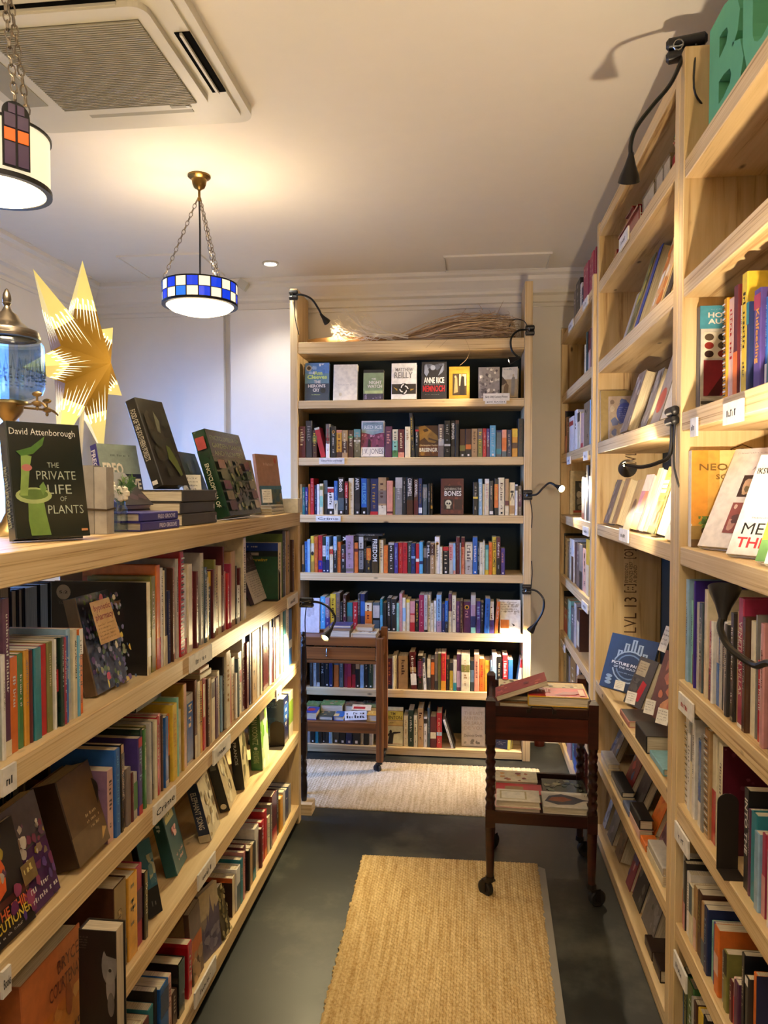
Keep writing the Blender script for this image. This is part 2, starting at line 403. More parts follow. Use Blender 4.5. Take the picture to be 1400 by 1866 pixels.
# ------------------------------------------------------------------ the room
ZC, YB, XL, XR = 2.74, 4.42, -2.35, 0.84
struct('floor', MB().box((XL - .1, -2.6, -.08), (XR + .1, YB + .1, 0)), 'painted_concrete')
struct('ceiling', MB().box((XL - .1, -2.6, ZC), (XR + .1, YB + .1, ZC + .08)), 'ceiling_paint')
struct('wall_back', MB().box((XL - .1, YB, 0), (XR + .1, YB + .1, ZC)), 'plaster')
struct('wall_right', MB().box((XR, -2.6, 0), (XR + .1, YB, ZC)), 'plaster')
struct('wall_front', MB().box((XL - .1, -2.7, 0), (XR + .1, -2.6, ZC)), 'plaster')
wy0, wy1, wz0, wz1 = 2.48, 3.66, .45, 2.36
struct('wall_left', MB().box((XL - .1, -2.6, 0), (XL, wy0, ZC)).box((XL - .1, wy1, 0), (XL, YB, ZC)).box((XL - .1, wy0, 0), (XL, wy1, wz0)).box((XL - .1, wy0, wz1), (XL, wy1, ZC)), 'plaster')
wn = thing('window_1', (XL, (wy0 + wy1) / 2, wz0), None, None); wn['kind'] = 'structure'
fr = MB()
for a, b in (((wy0, wz0), (wy1, wz0 + .05)), ((wy0, wz1 - .05), (wy1, wz1)), ((wy0, wz0), (wy0 + .05, wz1)), ((wy1 - .05, wz0), (wy1, wz1)), ((3.05, wz0), (3.09, wz1))):
    fr.box((XL - .07, a[0], a[1]), (XL - .02, b[0], b[1]))
part('window_frame', fr, 'plaster', wn)
part('window_pane', MB().box((XL - .05, wy0 + .04, wz0 + .04), (XL - .044, wy1 - .04, wz1 - .04)), 'window_glass', wn)
# pilaster strip of the back wall, and the boxed corner of the wall beside the tall bookcase
pa, pb = at(332, 700, Y=YB - .03).x, at(409, 700, Y=YB - .03).x
struct('trim_1', MB().box((pa, YB - .04, 0), (pb, YB, ZC - .17)), 'plaster')
pc = at(422, 700, Y=YB - .05).x
struct('trim_2', MB().box((pc, YB - .06, 0), (-1.0, YB, ZC - .17)), 'plaster')
def cornice(name, p0, p1, n):
    """a stepped moulding running from p0 to p1; n points into the room"""
    prof = [(0, 0), (.13, 0), (.13, .022), (.105, .03), (.10, .05), (.06, .085), (.05, .10), (.05, .115), (.028, .125), (.028, .16), (.012, .165), (.012, .185), (0, .185)]
    p0, p1, n = Vector(p0), Vector(p1), Vector(n); mb = MB(); k = len(prof); vs = []
    for p in (p0, p1): vs += [p + n * a + Vector((0, 0, -b)) for a, b in prof]
    fs = [(i, (i + 1) % k, k + (i + 1) % k, k + i) for i in range(k)] + [tuple(range(k)), tuple(range(k, 2 * k))[::-1]]
    struct(name, mb.add(vs, fs), 'plaster')
cornice('trim_3', (XL, YB, ZC), (XR, YB, ZC), (0, -1, 0))
cornice('trim_4', (XL, -2.6, ZC), (XL, YB - .001, ZC), (1, 0, 0))
struct('baseboard_back', MB().box((XL, YB - .018, 0), (XR, YB, .10)), 'plaster')
for i, pts in enumerate(([(217, 467), (362, 466), (405, 500), (268, 502)], [(812, 467), (950, 466), (985, 512), (822, 513)])):
    P = [at(*p, Z=ZC) for p in pts]; xs = [p.x for p in P]; ys = [p.y for p in P]
    x0, x1, y0, y1 = sorted(xs)[1] if i == 0 else min(xs), max(xs[1], xs[2]) , min(ys) , min(max(ys), YB - .16)
    m = MB(); z0 = ZC - .006
    m.box((x0, y0, z0), (x1, y1, ZC)); t_ = .012
    for a, b in (((x0 - t_, y0 - t_), (x1 + t_, y0 - .004)), ((x0 - t_, y1 + .004), (x1 + t_, y1 + t_)), ((x0 - t_, y0), (x0 - .004, y1)), ((x1 + .004, y0), (x1 + t_, y1))):
        m.box((a[0], a[1], ZC - .010), (b[0], b[1], ZC))
    struct('trim_%d' % (5 + i), m, 'ceiling_paint')
# small recessed ceiling lamps
for i, (px, py, on, lab) in enumerate([(493, 479, True, 'small lit ceiling downlight glowing white right of the blue pendant'),
        (41, 444, False, 'unlit round ceiling downlight farthest from the star lantern'),
        (101, 476, False, 'unlit round ceiling downlight beside the tallest point of the star lantern'),
        (153, 504, False, 'unlit ceiling downlight half hidden behind the star lantern')]):
    p = at(px, py, Z=ZC); t = thing('downlight', (p.x, p.y, ZC), lab, 'downlight', 'ceiling downlights')
    part('rim', MB().lathe([(.032, 0), (.045, 0), (.046, -.006), (.036, -.009), (.031, -.003)], p, 24), 'plaster' if not on else 'ac_plastic', t, True)
    part('lens', MB().lathe([(.0005, -.002), (.031, -.002)], p, 20), 'downlight_glow' if on else 'steel', t)
    if on: light('downlight_light', 'SPOT', (p.x, p.y, ZC - .02), 12, (1, .93, .82), .03, (p.x, p.y, 0), 110, .8, t)
p = at(443, 519, Y=YB - .12)
t = thing('motion_sensor', p, 'small cream sensor box tilted on the cornice right of the blue pendant', 'sensor')
part('body', MB().box((-.03, -.02, -.025), (.03, .02, .025), M=Matrix.Translation(p) @ Matrix.Rotation(.6, 4, 'Y')), 'ac_plastic', t)
part('bracket', MB().box((p.x - .008, p.y + .01, p.z - .01), (p.x + .008, YB - .03, p.z + .01)), 'ac_plastic', t)
p = at(982, 1338, Y=YB - .02)
t = thing('door_stop', (p.x, YB - .03, .0), 'small reddish brown turned wooden post by the white wall on the floor', 'post')
part('body', MB().lathe([(.03, 0), (.031, .03), (.02, .05), (.026, .09), (.024, .12), (.012, .15), (.016, .17), (.009, .185), (.001, .19)], (p.x, YB - .06, 0), 14), 'mahogany_panel', t, True)

# ------------------------------------------------------------------ air conditioner cassette
c0 = at(465, 206, Z=ZC); ax1, ay1 = c0.x, c0.y
axl = at(62, 218, Z=ZC).x; W = ax1 - axl; ay0 = ay1 - W
ac = thing('air_conditioner', ((ax1 + axl) / 2, (ay0 + ay1) / 2, ZC), 'large square cream ceiling air conditioner cassette with ribbed grille', 'air conditioner')
def rrect(x0, x1, y0, y1, r, n=5):
    o = []
    for cx, cy, a in ((x1 - r, y1 - r, 0), (x0 + r, y1 - r, 90), (x0 + r, y0 + r, 180), (x1 - r, y0 + r, 270)):
        for k in range(n + 1):
            q = math.radians(a + 90 * k / n); o.append((cx + r * math.cos(q), cy + r * math.sin(q)))
    return o
def slab(pts, z0, z1): return MB().prism(pts, z1 - z0, M=Matrix.Translation((0, 0, z0)))
part('frame', slab(rrect(axl, ax1, ay0, ay1, .05), ZC - .028, ZC), 'ac_plastic', ac)
part('rim', slab(rrect(axl + .03, ax1 - .03, ay0 + .03, ay1 - .03, .04), ZC - .036, ZC - .027), 'ac_plastic', ac)
g0, g1, g2, g3 = at(104, 196, Z=ZC - .04).x, at(386, 189, Z=ZC - .04).x, None, at(386, 189, Z=ZC - .04).y
g2 = g3 - (g1 - g0)
part('grille_panel', slab(rrect(g0, g1, g2, g3, .04), ZC - .052, ZC - .035), 'ac_plastic', ac)
gr = MB(); n = 46; y0, y1 = g2 + .05, g3 - .035
for k in range(n):
    y = y0 + (y1 - y0) * k / n; gr.box((g0 + .03, y, ZC - .058), (g1 - .035, y + (y1 - y0) / n * .5, ZC - .050))
o = part('grille', gr, 'ac_grille', ac); o['kind'] = 'stuff'
part('grille_back', MB().box((g0 + .03, y0, ZC - .0535), (g1 - .035, y1, ZC - .051)), 'ac_grille', ac)
part('display', MB().box((g1 - .125, g3 - .027, ZC - .054), (g1 - .06, g3 - .012, ZC - .051)), 'ac_grille', ac, label='small receiver panel with a dark window')
part('receiver_window', MB().box((g1 - .075, g3 - .024, ZC - .055), (g1 - .064, g3 - .015, ZC - .053)), 'black_plastic', ac)
zq = ZC - .036
def az_(px, py): return at(px, py, Z=zq)
sx0, sx1 = (az_(386, 168).x + az_(319, 58).x) / 2, (az_(406, 167).x + az_(352, 56).x) / 2
for nm, a, b, cover_ in (('outlet', (sx0, az_(340, 57).y), (sx1, az_(395, 167).y), False), ('outlet', (az_(155, 201).x, az_(250, 198).y), (az_(352, 200).x, az_(250, 209).y), True),
                 ('outlet', (axl + .12, az_(100, 2).y), (az_(216, 8).x, az_(100, 20).y), False), ('outlet', (axl + .045, g2 + .08), (g0 - .025, g3 - .04), True)):
    o = part(nm, MB().box((a[0], a[1], ZC - .0385), (b[0], b[1], ZC - .034)), 'outlet_shade' if not cover_ else 'ac_grille', ac, label='dark open air outlet' if not cover_ else 'closed cream air outlet')  # open slots: the shade of the recess is painted as a flat near-black slab
    if cover_: continue
    vert = (b[1] - a[1]) > (b[0] - a[0]); f = MB()
    if vert: xm = (a[0] + b[0]) / 2 - .006; f.box((xm, a[1], ZC - .046), (xm + .007, b[1], ZC - .038))
    else: ym = (a[1] + b[1]) / 2; f.box((a[0], ym - .004, ZC - .046), (b[0], ym + .004, ZC - .038))
    q = part('louvre', f, 'ac_plastic', o)

# ------------------------------------------------------------------ pendant lamps
def chain(mb, p0, p1, r=.0016, L=.024):
    p0, p1 = Vector(p0), Vector(p1); d = p1 - p0; n = max(3, int(d.length / (L * .78))); t = d.normalized(); a = t.orthogonal().normalized(); b = t.cross(a)
    for k in range(n):
        c = p0 + d * ((k + .5) / n); s_ = a if k % 2 else b
        mb.tube([c + t * (L / 2 * math.cos(q)) + s_ * (L * .27 * math.sin(q)) for q in [2 * math.pi * i / 8 for i in range(9)]], r, 4, cap=False)
pc_ = at(363, 320, Z=ZC); PX, PY = pc_.x, pc_.y
zt, zb = at(365, 519, Y=PY - .0).z, at(365, 556, Y=PY).z; R = .144
t = thing('pendant_lamp', (PX, PY, ZC), 'hanging lamp with chequered blue and white glass drum on chains', 'lamp')
part('canopy', MB().lathe([(.0, 0), (.044, 0), (.045, -.006), (.041, -.010), (.030, -.016), (.027, -.034), (.021, -.048), (.009, -.055), (.005, -.060), (.005, -.085), (.008, -.088), (.008, -.10), (.0, -.103)], pc_, 24), 'brass', t, True)
part('flex', MB().tube([(PX, PY, ZC - .10), (PX + .002, PY, (ZC + zt) / 2), (PX, PY, zt - .03)], .004, 6), 'black_plastic', t)
for k in range(3):
    a = math.radians(200 + 120 * k); ch = MB(); chain(ch, (PX + .008 * math.cos(a), PY + .008 * math.sin(a), ZC - .095), (PX + R * math.cos(a), PY + R * math.sin(a), zt + .002))
    part('chain', ch, 'pewter', t)
zm = (zt + zb) / 2; fr = MB()
for z, th in ((zt, .005), (zm, .0025), (zb, .008)):
    fr.lathe([(R - .004, z - th / 2), (R + .004, z - th / 2), (R + .004, z + th / 2), (R - .004, z + th / 2), (R - .004, z - th / 2)], (PX, PY, 0), 40)
NT = 20
for k in range(NT):
    a = 2 * math.pi * k / NT; fr.box((R - .003, -.002, zb), (R + .0035, .002, zt), M=Matrix.Translation((PX, PY, 0)) @ Matrix.Rotation(a, 4, 'Z'))
fr.lathe([(R - .03, zb - .006), (R + .004, zb - .006), (R + .004, zb), (R - .03, zb), (R - .03, zb - .006)], (PX, PY, 0), 40)
part('frame', fr, 'lead', t)
for k in range(NT):
    for j, (a0, a1) in enumerate(((zb + .003, zm - .001), (zm + .001, zt - .002))):
        m = MB().lathe([(R - .001, a0), (R + .002, a0), (R + .002, a1), (R - .001, a1), (R - .001, a0)], (PX, PY, 0), 2, a0=2 * math.pi * (k + .04) / NT, a1=2 * math.pi * (k + .96) / NT)
        part('glass_tile', m, 'tile_white' if (k + j) % 2 else ('tile_blue_light' if random.random() < .22 else 'tile_blue'), t)
part('bowl', MB().lathe([(R - .010, zb - .004), (R * .8, zb - .020), (R * .5, zb - .034), (R * .2, zb - .041), (.001, zb - .042)], (PX, PY, 0), 32), 'glass_white', t, True)
light('pendant_light', 'POINT', (PX, PY, zm + .01), 5.2, WARM, .05, parent=t)
light('pendant_light', 'SPOT', (PX, PY, zb - .06), 13, WARM, .09, (PX, PY, 0), 165, .9, t)

Y2 = 1.42; q = at(-6, 345, Y=Y2); PX, PY, zb = q.x, Y2, q.z; R = .100; zt = zb + .108
t = thing('pendant_lamp', (PX, PY, ZC), 'large white glass drum pendant with arched stained glass panel, above the glass fountain', 'lamp')
part('canopy', MB().lathe([(.0, 0), (.05, 0), (.05, -.01), (.03, -.02), (.02, -.05), (.0, -.06)], (PX, PY, ZC), 20), 'brass', t, True)
fr = MB()
for z, th, w_ in ((zt, .005, .003), (zb, .010, .008)):
    fr.lathe([(R - w_, z - th / 2), (R + .0035, z - th / 2), (R + .0035, z + th / 2), (R - w_, z + th / 2), (R - w_, z - th / 2)], (PX, PY, 0), 48)
part('frame', fr, 'lead', t)
part('drum', MB().lathe([(R, zb), (R, zt), (R - .002, zt), (R - .002, zb), (R, zb)], (PX, PY, 0), 48), 'drum_glass', t, True)
part('bowl', MB().lathe([(R - .006, zb - .002), (R * .8, zb - .009), (R * .4, zb - .015), (.001, zb - .017)], (PX, PY, 0), 36), 'glass_white', t, True)
for k in range(3):
    a0 = math.radians(-37 + 120 * k); A = Matrix.Translation((PX + (R + .0045) * math.cos(a0), PY + (R + .0045) * math.sin(a0), zb + .01)) @ Matrix.Rotation(a0 + math.pi / 2, 4, 'Z') @ Matrix.Rotation(math.pi / 2, 4, 'X')
    hw, hh = .0255, .125
    arch = [(-hw, 0), (hw, 0), (hw, hh - .021)] + [(hw * math.cos(math.radians(g)), hh - .021 + (.0225) * math.sin(math.radians(g))) for g in range(15, 180, 15)] + [(-hw, hh - .021)]
    pnl = part('arch_panel', MB().prism(arch, .0025, M=A), 'lead', t, label='arched stained glass panel in black came')
    gl = [(-.033, .006, -.004, .070, 'tile_violet'), (.004, .006, .033, .070, 'tile_violet'), (-.033, .075, -.004, .108, 'tile_amber'), (.004, .075, .033, .108, 'tile_amber'), (-.033, .113, -.003, .150, 'tile_violet'), (.003, .113, .033, .150, 'tile_violet'), (-.022, .153, -.003, .178, 'tile_violet'), (.003, .153, .022, .178, 'tile_violet')]
    for a, b, c, d, mm in [(*[q * .672 for q in g_[:4]], g_[4]) for g_ in gl]:
        part('glass_piece', MB().box((a, b, .002), (c, d, .0042), M=A), mm, pnl)
    ch = MB(); chain(ch, A @ Vector((0, hh + .003, 0)), (PX + .01 * math.cos(a0), PY + .01 * math.sin(a0), ZC - .055), .0019, .024); part('chain', ch, 'pewter', t)
light('pendant_light', 'POINT', (PX, PY, zb + .04), 2.2, WARM, .04, parent=t)
light('pendant_light', 'SPOT', (PX, PY, zb - .03), 8, WARM, .07, (PX, PY, 0), 165, .9, t)

# ------------------------------------------------------------------ bookcases
YF = 4.085
bc = thing('bookcase', (-.33, YF, 0), 'tall pine plywood bookcase with dark back against the far wall, twigs on top', 'bookcase')
BX0, BX1 = -.998, .338
for x in (BX0, BX1 - .042):
    board('upright', (x, YF, 0), (x + .042, YF + .29, 2.615), 'pine', bc)
BZ = dict(t=2.315, a=1.990, b=1.672, c=1.352, d=1.025, e=.700, f=.374, g=.050)
SHELF = {}
for k, z in BZ.items():
    th = .062 if k == 't' else .043
    SHELF['back' + k] = board('shelf', (BX0 + .043, YF + .004, z - th), (BX1 - .043, YF + .285, z), 'pine', bc)
part('back_panel', MB().box((BX0 + .01, YF + .287, .02), (BX1 - .01, YF + .297, 2.30)), 'dark_panel', bc, label='black back panel')

XF, LY0, LY1, LD = -.75, .35, 3.245, .56
lc = thing('bookcase', (XF - LD / 2, 1.8, 0), 'waist high double sided pine bookcase along the aisle, lantern and books on top', 'bookcase')
LZ = dict(t=1.395, a=1.048, b=.735, c=.420, d=.086)
for k, z in LZ.items():
    th = .058 if k == 't' else .050
    SHELF['left' + k] = board('shelf', (XF - LD, LY0, z - th), (XF, LY1 - (.001 if k == 't' else .043), z), 'pine', lc)
for y0, y1 in ((LY1 - .042, LY1), (LY0 - .043, LY0 - .001)):
    board('end_panel', (XF - LD, y0, 0), (XF, y1, LZ['t'] - .0585), 'pine', lc)
part('plinth', MB().box((XF - LD + .03, LY0 + .02, 0), (XF - .035, LY1 - .05, .036)), 'black_plastic', lc)

RXF = .54
RZ = dict(t=2.61, a=2.372, b=2.035, c=1.695, d=1.350, e=1.005, f=.680, g=.362, h=.052)
def right_case(key, y0, y1, xf, zs, label, top=2.62):
    o = thing('bookcase', (xf + .14, (y0 + y1) / 2, 0), label, 'bookcase')
    for n_, y in (('n', y0), ('f', y1 - .040)):
        SHELF[key + 'up' + n_] = board('upright', (xf, y, 0), (xf + .27, y + .040, top), 'pine', o)
    for k in zs:
        z = RZ[k]; th = .048
        if key == 'B' and k == 'a': z = 2.335
        SHELF[key + k] = board('shelf', (xf + .003, y0 + .041, z - th), (xf + .268, y1 - .041, z), 'pine', o)
    part('back_panel', MB().box((xf + .271, y0 + .005, .02), (xf + .281, y1 - .005, 2.3)), 'dark_panel', o, label='black back panel')
    return o
caseC = right_case('C', 3.285, 4.415, .527, 'abcdefgh', 'tall pine bookcase in the far right corner beside the white wall', 2.42)
caseA = right_case('A', 2.032, 3.280, RXF, 'tabcdfgh', 'tall pine bookcase of face-out books, its side panel stamped with lettering')
caseB = right_case('B', .62, 2.027, RXF, 'abcdefgh', 'nearest tall pine bookcase on the right, green foam letters on top')

# stamp on the side panel of the face-out bookcase, read bottom to top
up = SHELF['Aupf']; xs, ys = RXF, 3.239
m = MB(); ink = '5a3c22'; UZ, UL = Vector((0, 0, 1)), Vector((-1, 0, 0))
def stamp(s_, pxa, pya, pxb, pyb, col=ink, bold=0):
    a = at(pxa, pya, Y=ys); b = at(pxb, pyb, Y=ys)
    letters(m, s_, Vector((a.x, ys - .0006, a.z)), UZ, UL, b.z - a.z, a.x - b.x, col, bold)
stamp('LVL 13', 1160, 1153, 1138, 1088)
stamp('[::]', 1160, 1080, 1138, 1064); stamp('EMISSION', 1145, 1062, 1139, 1027); stamp('AS/NZS 4357', 1153, 1062, 1147, 1024); stamp('A BOND', 1161, 1062, 1155, 1030)
stamp('[O]', 1160, 1018, 1138, 1001); stamp('LVL', 1160, 850, 1140, 822)
link('stamp_print', m.mesh('stamp_print'), 'matte', up, M=WM[up.name].inverted())
m = MB(); up2 = SHELF['Bupf']; ys2 = 1.986
sh = [(0, 0), (.012, -.030), (.03, -.045), (.048, -.030), (.06, 0), (.03, .012)]
o0 = at(1331, 818, Y=ys2)
for i in range(6):
    a, b = sh[i], sh[(i + 1) % 6]; A_ = Vector((o0.x + a[0], ys2 - .0006, o0.z + a[1])); B_ = Vector((o0.x + b[0], ys2 - .0006, o0.z + b[1])); e = (B_ - A_).normalized().cross(Vector((0, 1, 0))) * .0022
    m.add([A_, B_, B_ + e, A_ + e], [(0, 1, 2, 3)], ink)
for i in range(14):
    q0, q1 = 2 * math.pi * i / 14, 2 * math.pi * (i + 1) / 14; cc = Vector((o0.x + .03, ys2 - .0006, o0.z - .010))
    m.add([cc + Vector((r_ * math.cos(q), 0, r_ * math.sin(q))) for r_, q in ((.008, q0), (.011, q0), (.011, q1), (.008, q1))], [(0, 1, 2, 3)], ink)
link('stamp_print', m.mesh('stamp_print'), 'matte', up2, M=WM[up2.name].inverted())

# shelf tickets: a card clipped on the front edge of a shelf (a sub-part of that shelf)
def ticket(key, plane, val, px0, px1, py, hgt, text, col='1e1e22', back='e9e4da', over=0):
    s_ = SHELF[key]; root = s_.parent
    kw = {plane: val}
    a, b = at(px0, py, **kw), at(px1, py, **kw)
    d = (b - a); d.z = 0; L = d.length; u = d.normalized(); nrm = Vector((u.y, -u.x, 0)); zc = a.z
    O = Vector((a.x, a.y, zc - hgt / 2)) + nrm * .003
    M = Matrix((u, Vector((0, 0, 1)), nrm)).transposed().to_4x4(); M.translation = O
    m = MB().box((0, 0, -.003), (L, hgt, .002), back, M=M)
    o_ = O + nrm * .0026
    if text: letters(m, text, o_ + u * (L * .08) + UZ * (hgt * .32), u, UZ, L * .84, hgt * .36, col, .012)
    else: scribble(m, o_ + u * (L * .22) + UZ * (hgt * .33), u, UZ, L * .5, hgt * .3, col)
    link('shelf_ticket', m.mesh('shelf_ticket'), 'matte', s_, M=WM[s_.name].inverted())
ticket('backa', 'Y', YF, 881, 929, 724, .040, 'Early 20th Century Fiction'); ticket('backa', 'Y', YF - .004, 884, 923, 733, .020, '$30 EACH')
ticket('backb', 'Y', YF, 582, 628, 840, .034, 'Science Fiction and Fantasy'); ticket('backc', 'Y', YF, 576, 621, 945, .030, 'Crime')
for k, a, b, y in (('b', 0, 16, 1797), ('b', 278, 318, 1487), ('b', 387, 418, 1382), ('b', 502, 511, 1268), ('c', 359, 391, 1610), ('d', 353, 392, 1825), ('a', 0, 26, 1428), ('a', 344, 384, 1212), ('a', 523, 541, 1100)):
    ticket('left' + k, 'X', XF, a, b, y, .045, 'Books' if (k, a) == ('b', 0) else 'Crime' if a == 278 else None)
for key, a, b, y in (('Ba', 0, 0, 0), ('Aa', 1131, 1147, 449), ('Ad', 1131, 1147, 973), ('Bc', 1262, 1273, 780), ('Bc', 1322, 1357, 756), ('Be', 1240, 1266, 1275), ('Bf', 1233, 1258, 1510), ('Bg', 1231, 1254, 1745)):
    if a: ticket(key, 'X', RXF, a, b, y, .045, None, col='b3302a' if key == 'Be' else '1e1e22')
for key, a, b, y in (('Ca', 1038, 1046, 600), ('Ca', 1064, 1073, 560), ('Cc', 1035, 1041, 840), ('Cc', 1065, 1073, 832), ('Cd', 1064, 1075, 966), ('Ce', 1062, 1073, 1100), ('Cf', 1023, 1031, 1170)):
    ticket(key, 'X', .527, a, b, y, .040, None)

# ------------------------------------------------------------------ gooseneck clip lamps
def goose(label, clamp, neck, target, watt, cdir=(1, 0, 0), spot=95, csize=(.05, .016, .022), head=.055, mouth=.021, cable=None, col=WARM):
    clamp = Vector(clamp); t = thing('clip_lamp', clamp, label, 'lamp', 'clip lamps on the bookcases')
    cd = Vector(cdir).normalized(); zz = Vector((0, 0, 1)); yy = zz.cross(cd)
    M = Matrix((cd, yy, zz)).transposed().to_4x4(); M.translation = clamp
    lx, ly, lz = csize
    rj = lz * .62
    part('clamp', MB().tube([M @ Vector((s_ * lx / 2, 0, rj * 1.02)) for s_ in (-1, -.86, .86, 1)], [rj * .5, rj, rj, rj * .5], 12).tube([M @ Vector((s_ * lx / 2, 0, -rj * 1.02)) for s_ in (-1, -.86, .86, 1)], [rj * .5, rj, rj, rj * .5], 12), 'black_plastic', t, True)
    part('spring', MB().tube([M @ Vector((-lx * .2, -ly * 1.1, lz * .5 * math.cos(a))) + M.to_3x3() @ Vector((lx * .12 * math.sin(a), 0, 0)) for a in [2 * math.pi * k / 10 for k in range(11)]], .0018, 5), 'steel', t)
    nk = [Vector(p) for p in neck]
    e = nk[-1]; d = (Vector(target) - e).normalized()
    part('neck', MB().tube([clamp] + nk, .0055, 8, smooth=6), 'black_metal', t, True)
    prof = [(.0062, -.008), (.0075, 0), (mouth * .5, head * .35), (mouth * .85, head * .75), (mouth, head), (mouth * .9, head), (mouth * .72, head * .78), (.001, head * .7)]
    H = d.to_track_quat('Z', 'Y').to_matrix().to_4x4(); H.translation = e
    hd = part('head', MB().lathe(prof, (0, 0, 0), 20, M=H), 'black_metal', t, True)
    part('bulb', MB().lathe([(.001, head * .80), (mouth * .7, head * .80)], (0, 0, 0), 14, M=H).ball((0, 0, head * .84), mouth * .5, M=H), 'led', t)
    if cable: part('cable', MB().tube(cable, .0026, 6, smooth=4), 'black_plastic', t)
    light('clip_lamp_light', 'SPOT', e + d * (head + .006), watt, col, mouth * .8, target, spot, .7, t)
y = YF - .02
goose('black clip lamp on the top left post of the far bookcase, bent toward the twigs', at(535, 538, Y=y), [at(550, 537, Y=y - .01), at(568, 545, Y=y - .01), at(580, 562, Y=y), at(586, 574, Y=y)], at(616, 612, Y=y + .10), 3.2, (1, 0, 0), 80,
      cable=[at(536, 545, Y=y), at(538, 580, Y=y + .01), at(545, 610, Y=y + .03)])
goose('black clip lamp high on the far bookcase, lit head over the face-out novels', at(966, 602, Y=y), [at(946, 602, Y=y - .03), at(932, 616, Y=y - .05), at(933, 638, Y=y - .06), at(946, 652, Y=y - .06)], at(700, 730, Y=y - .02), 20, (1, 0, 0), 72,
      cable=[at(962, 598, Y=y), at(955, 585, Y=y + .03), at(935, 583, Y=y + .10), at(925, 607, Y=y + .15)])
goose('black clip lamp with lit head turned to the corner bookcase', at(962, 902, Y=y), [at(978, 901, Y=y - .03), at(990, 889, Y=y - .06), at(1002, 880, Y=y - .08), at(1013, 885, Y=y - .10)], (.66, 3.62, 1.38), 14, (1, 0, 0), 110,
      cable=[at(966, 908, Y=y), at(970, 935, Y=y), at(969, 962, Y=y)])
goose('black clip lamp low on the right post of the far bookcase, neck curling down', at(960, 1074, Y=y), [at(978, 1077, Y=y - .02), at(991, 1093, Y=y - .04), at(989, 1115, Y=y - .04), at(977, 1136, Y=y - .04)], at(925, 1205, Y=y + .02), 22, (1, 0, 0), 120,
      cable=[at(968, 1070, Y=y), at(970, 1045, Y=y), at(969, 1022, Y=y)])
goose('black clip lamp on the end of the low bookcase, glowing bulb facing the camera', (-.730, 3.235, .99), [at(578, 1097, Y=3.22), at(598, 1106, Y=3.18), at(611, 1126, Y=3.15), at(604, 1146, Y=3.12)], (-.765, 2.80, .62), 20, (1, 0, 0), 140, (.085, .018, .018),
      cable=[(-.72, 3.235, .98), at(556, 1130, Y=3.25), at(557, 1180, Y=3.27), at(555, 1260, Y=3.27)], col=(1, .82, .45))
goose('black clip lamp on the top of the face-out bookcase, long neck hanging down', (.555, 2.03, 2.638), [at(1224, 150, Y=1.99), at(1190, 192, Y=1.97), at(1160, 232, Y=1.96), at(1150, 262, Y=1.96), at(1150, 284, Y=1.96)], (.45, 2.50, 1.6), 4, (1, -.25, 0), 120, (.10, .022, .026), .062, .028,
      cable=[(.57, 2.0, 2.63), at(1265, 160, Y=1.97), at(1280, 190, Y=1.99)])
goose('black clip lamp with level neck reaching over the slanted pale books', (.53, 2.03, 1.690), [at(1222, 826, Y=2.0), at(1200, 843, Y=2.02), at(1168, 851, Y=2.06), at(1140, 847, Y=2.10)], (.60, 2.62, 1.47), 14, (0, 1, 0), 120, (.07, .02, .02), .05, .026,
      cable=[(.53, 2.0, 1.68), at(1228, 840, Y=2.0), at(1236, 880, Y=1.99), at(1243, 900, Y=2.0), at(1243, 945, Y=2.0)])
goose('large black clip lamp nearest the camera, cone shade turned up to the white books', (.545, 1.06, 1.02), [(.52, 1.05, 1.10), at(1425, 1224, Y=1.12), at(1375, 1212, Y=1.18), at(1330, 1180, Y=1.22), at(1313, 1145, Y=1.24), at(1318, 1122, Y=1.25)], (.54, 1.55, 1.95), 26, (0, 1, 0), 130, (.07, .02, .02), .048, .026)

# ------------------------------------------------------------------ rugs
def rug(name, cs, mat, label, nx, ny, alongX=False, th=.009):
    P = [np.array(at(*p, Z=0)) if len(p) == 2 else np.array(p) for p in cs]   # far-left, far-right, near-right, near-left
    vs, fs = [], []; rnd = random.Random(3)
    jit = [rnd.uniform(-.004, .004) for _ in range(ny + 1)]
    for j in range(ny + 1):
        v = j / ny
        for i in range(nx + 1):
            u = i / nx
            p = (P[0] * (1 - u) + P[1] * u) * (1 - v) + (P[3] * (1 - u) + P[2] * u) * v
            e = min(u, 1 - u, v * 2, (1 - v) * 2)
            h = th * min(1, .35 + e * 40)
            ribs = (i % 2) * .0018 + ((i // 2 + j) % 2) * .0018
            if u in (0, 1): p = p + np.array((jit[j], 0, 0))
            vs.append((p[0], p[1], h + ribs + rnd.uniform(0, .0008)))
    for j in range(ny):
        for i in range(nx):
            a = j * (nx + 1) + i; fs.append((a, a + nx + 1, a + nx + 2, a + 1))
    n = len(vs); bd = [i for i in range(nx + 1)] + [j * (nx + 1) + nx for j in range(1, ny + 1)] + [ny * (nx + 1) + i for i in range(nx - 1, -1, -1)] + [j * (nx + 1) for j in range(ny - 1, 0, -1)]
    vs += [(vs[i][0], vs[i][1], .0005) for i in bd]
    for k in range(len(bd)): k2 = (k + 1) % len(bd); fs.append((bd[k], bd[k2], n + k2, n + k))
    o = solo(name, MB().add(vs, fs), mat, label, 'rug')
    return o
r1 = rug('jute_rug', [(661, 1560), (980, 1576), (.225, 1.15, 0), (-.395, 1.15, 0)], 'jute', 'long woven jute runner lying along the aisle in front of the camera', 150, 190)
rug('jute_rug', [(-1.15, 3.97, 0), (.375, 3.97, 0), (.385, 3.36, 0), (-1.15, 3.385, 0)], 'pale_jute', 'pale woven jute rug across the foot of the far bookcase', 220, 60)
a = at(987, 1580, Z=0)
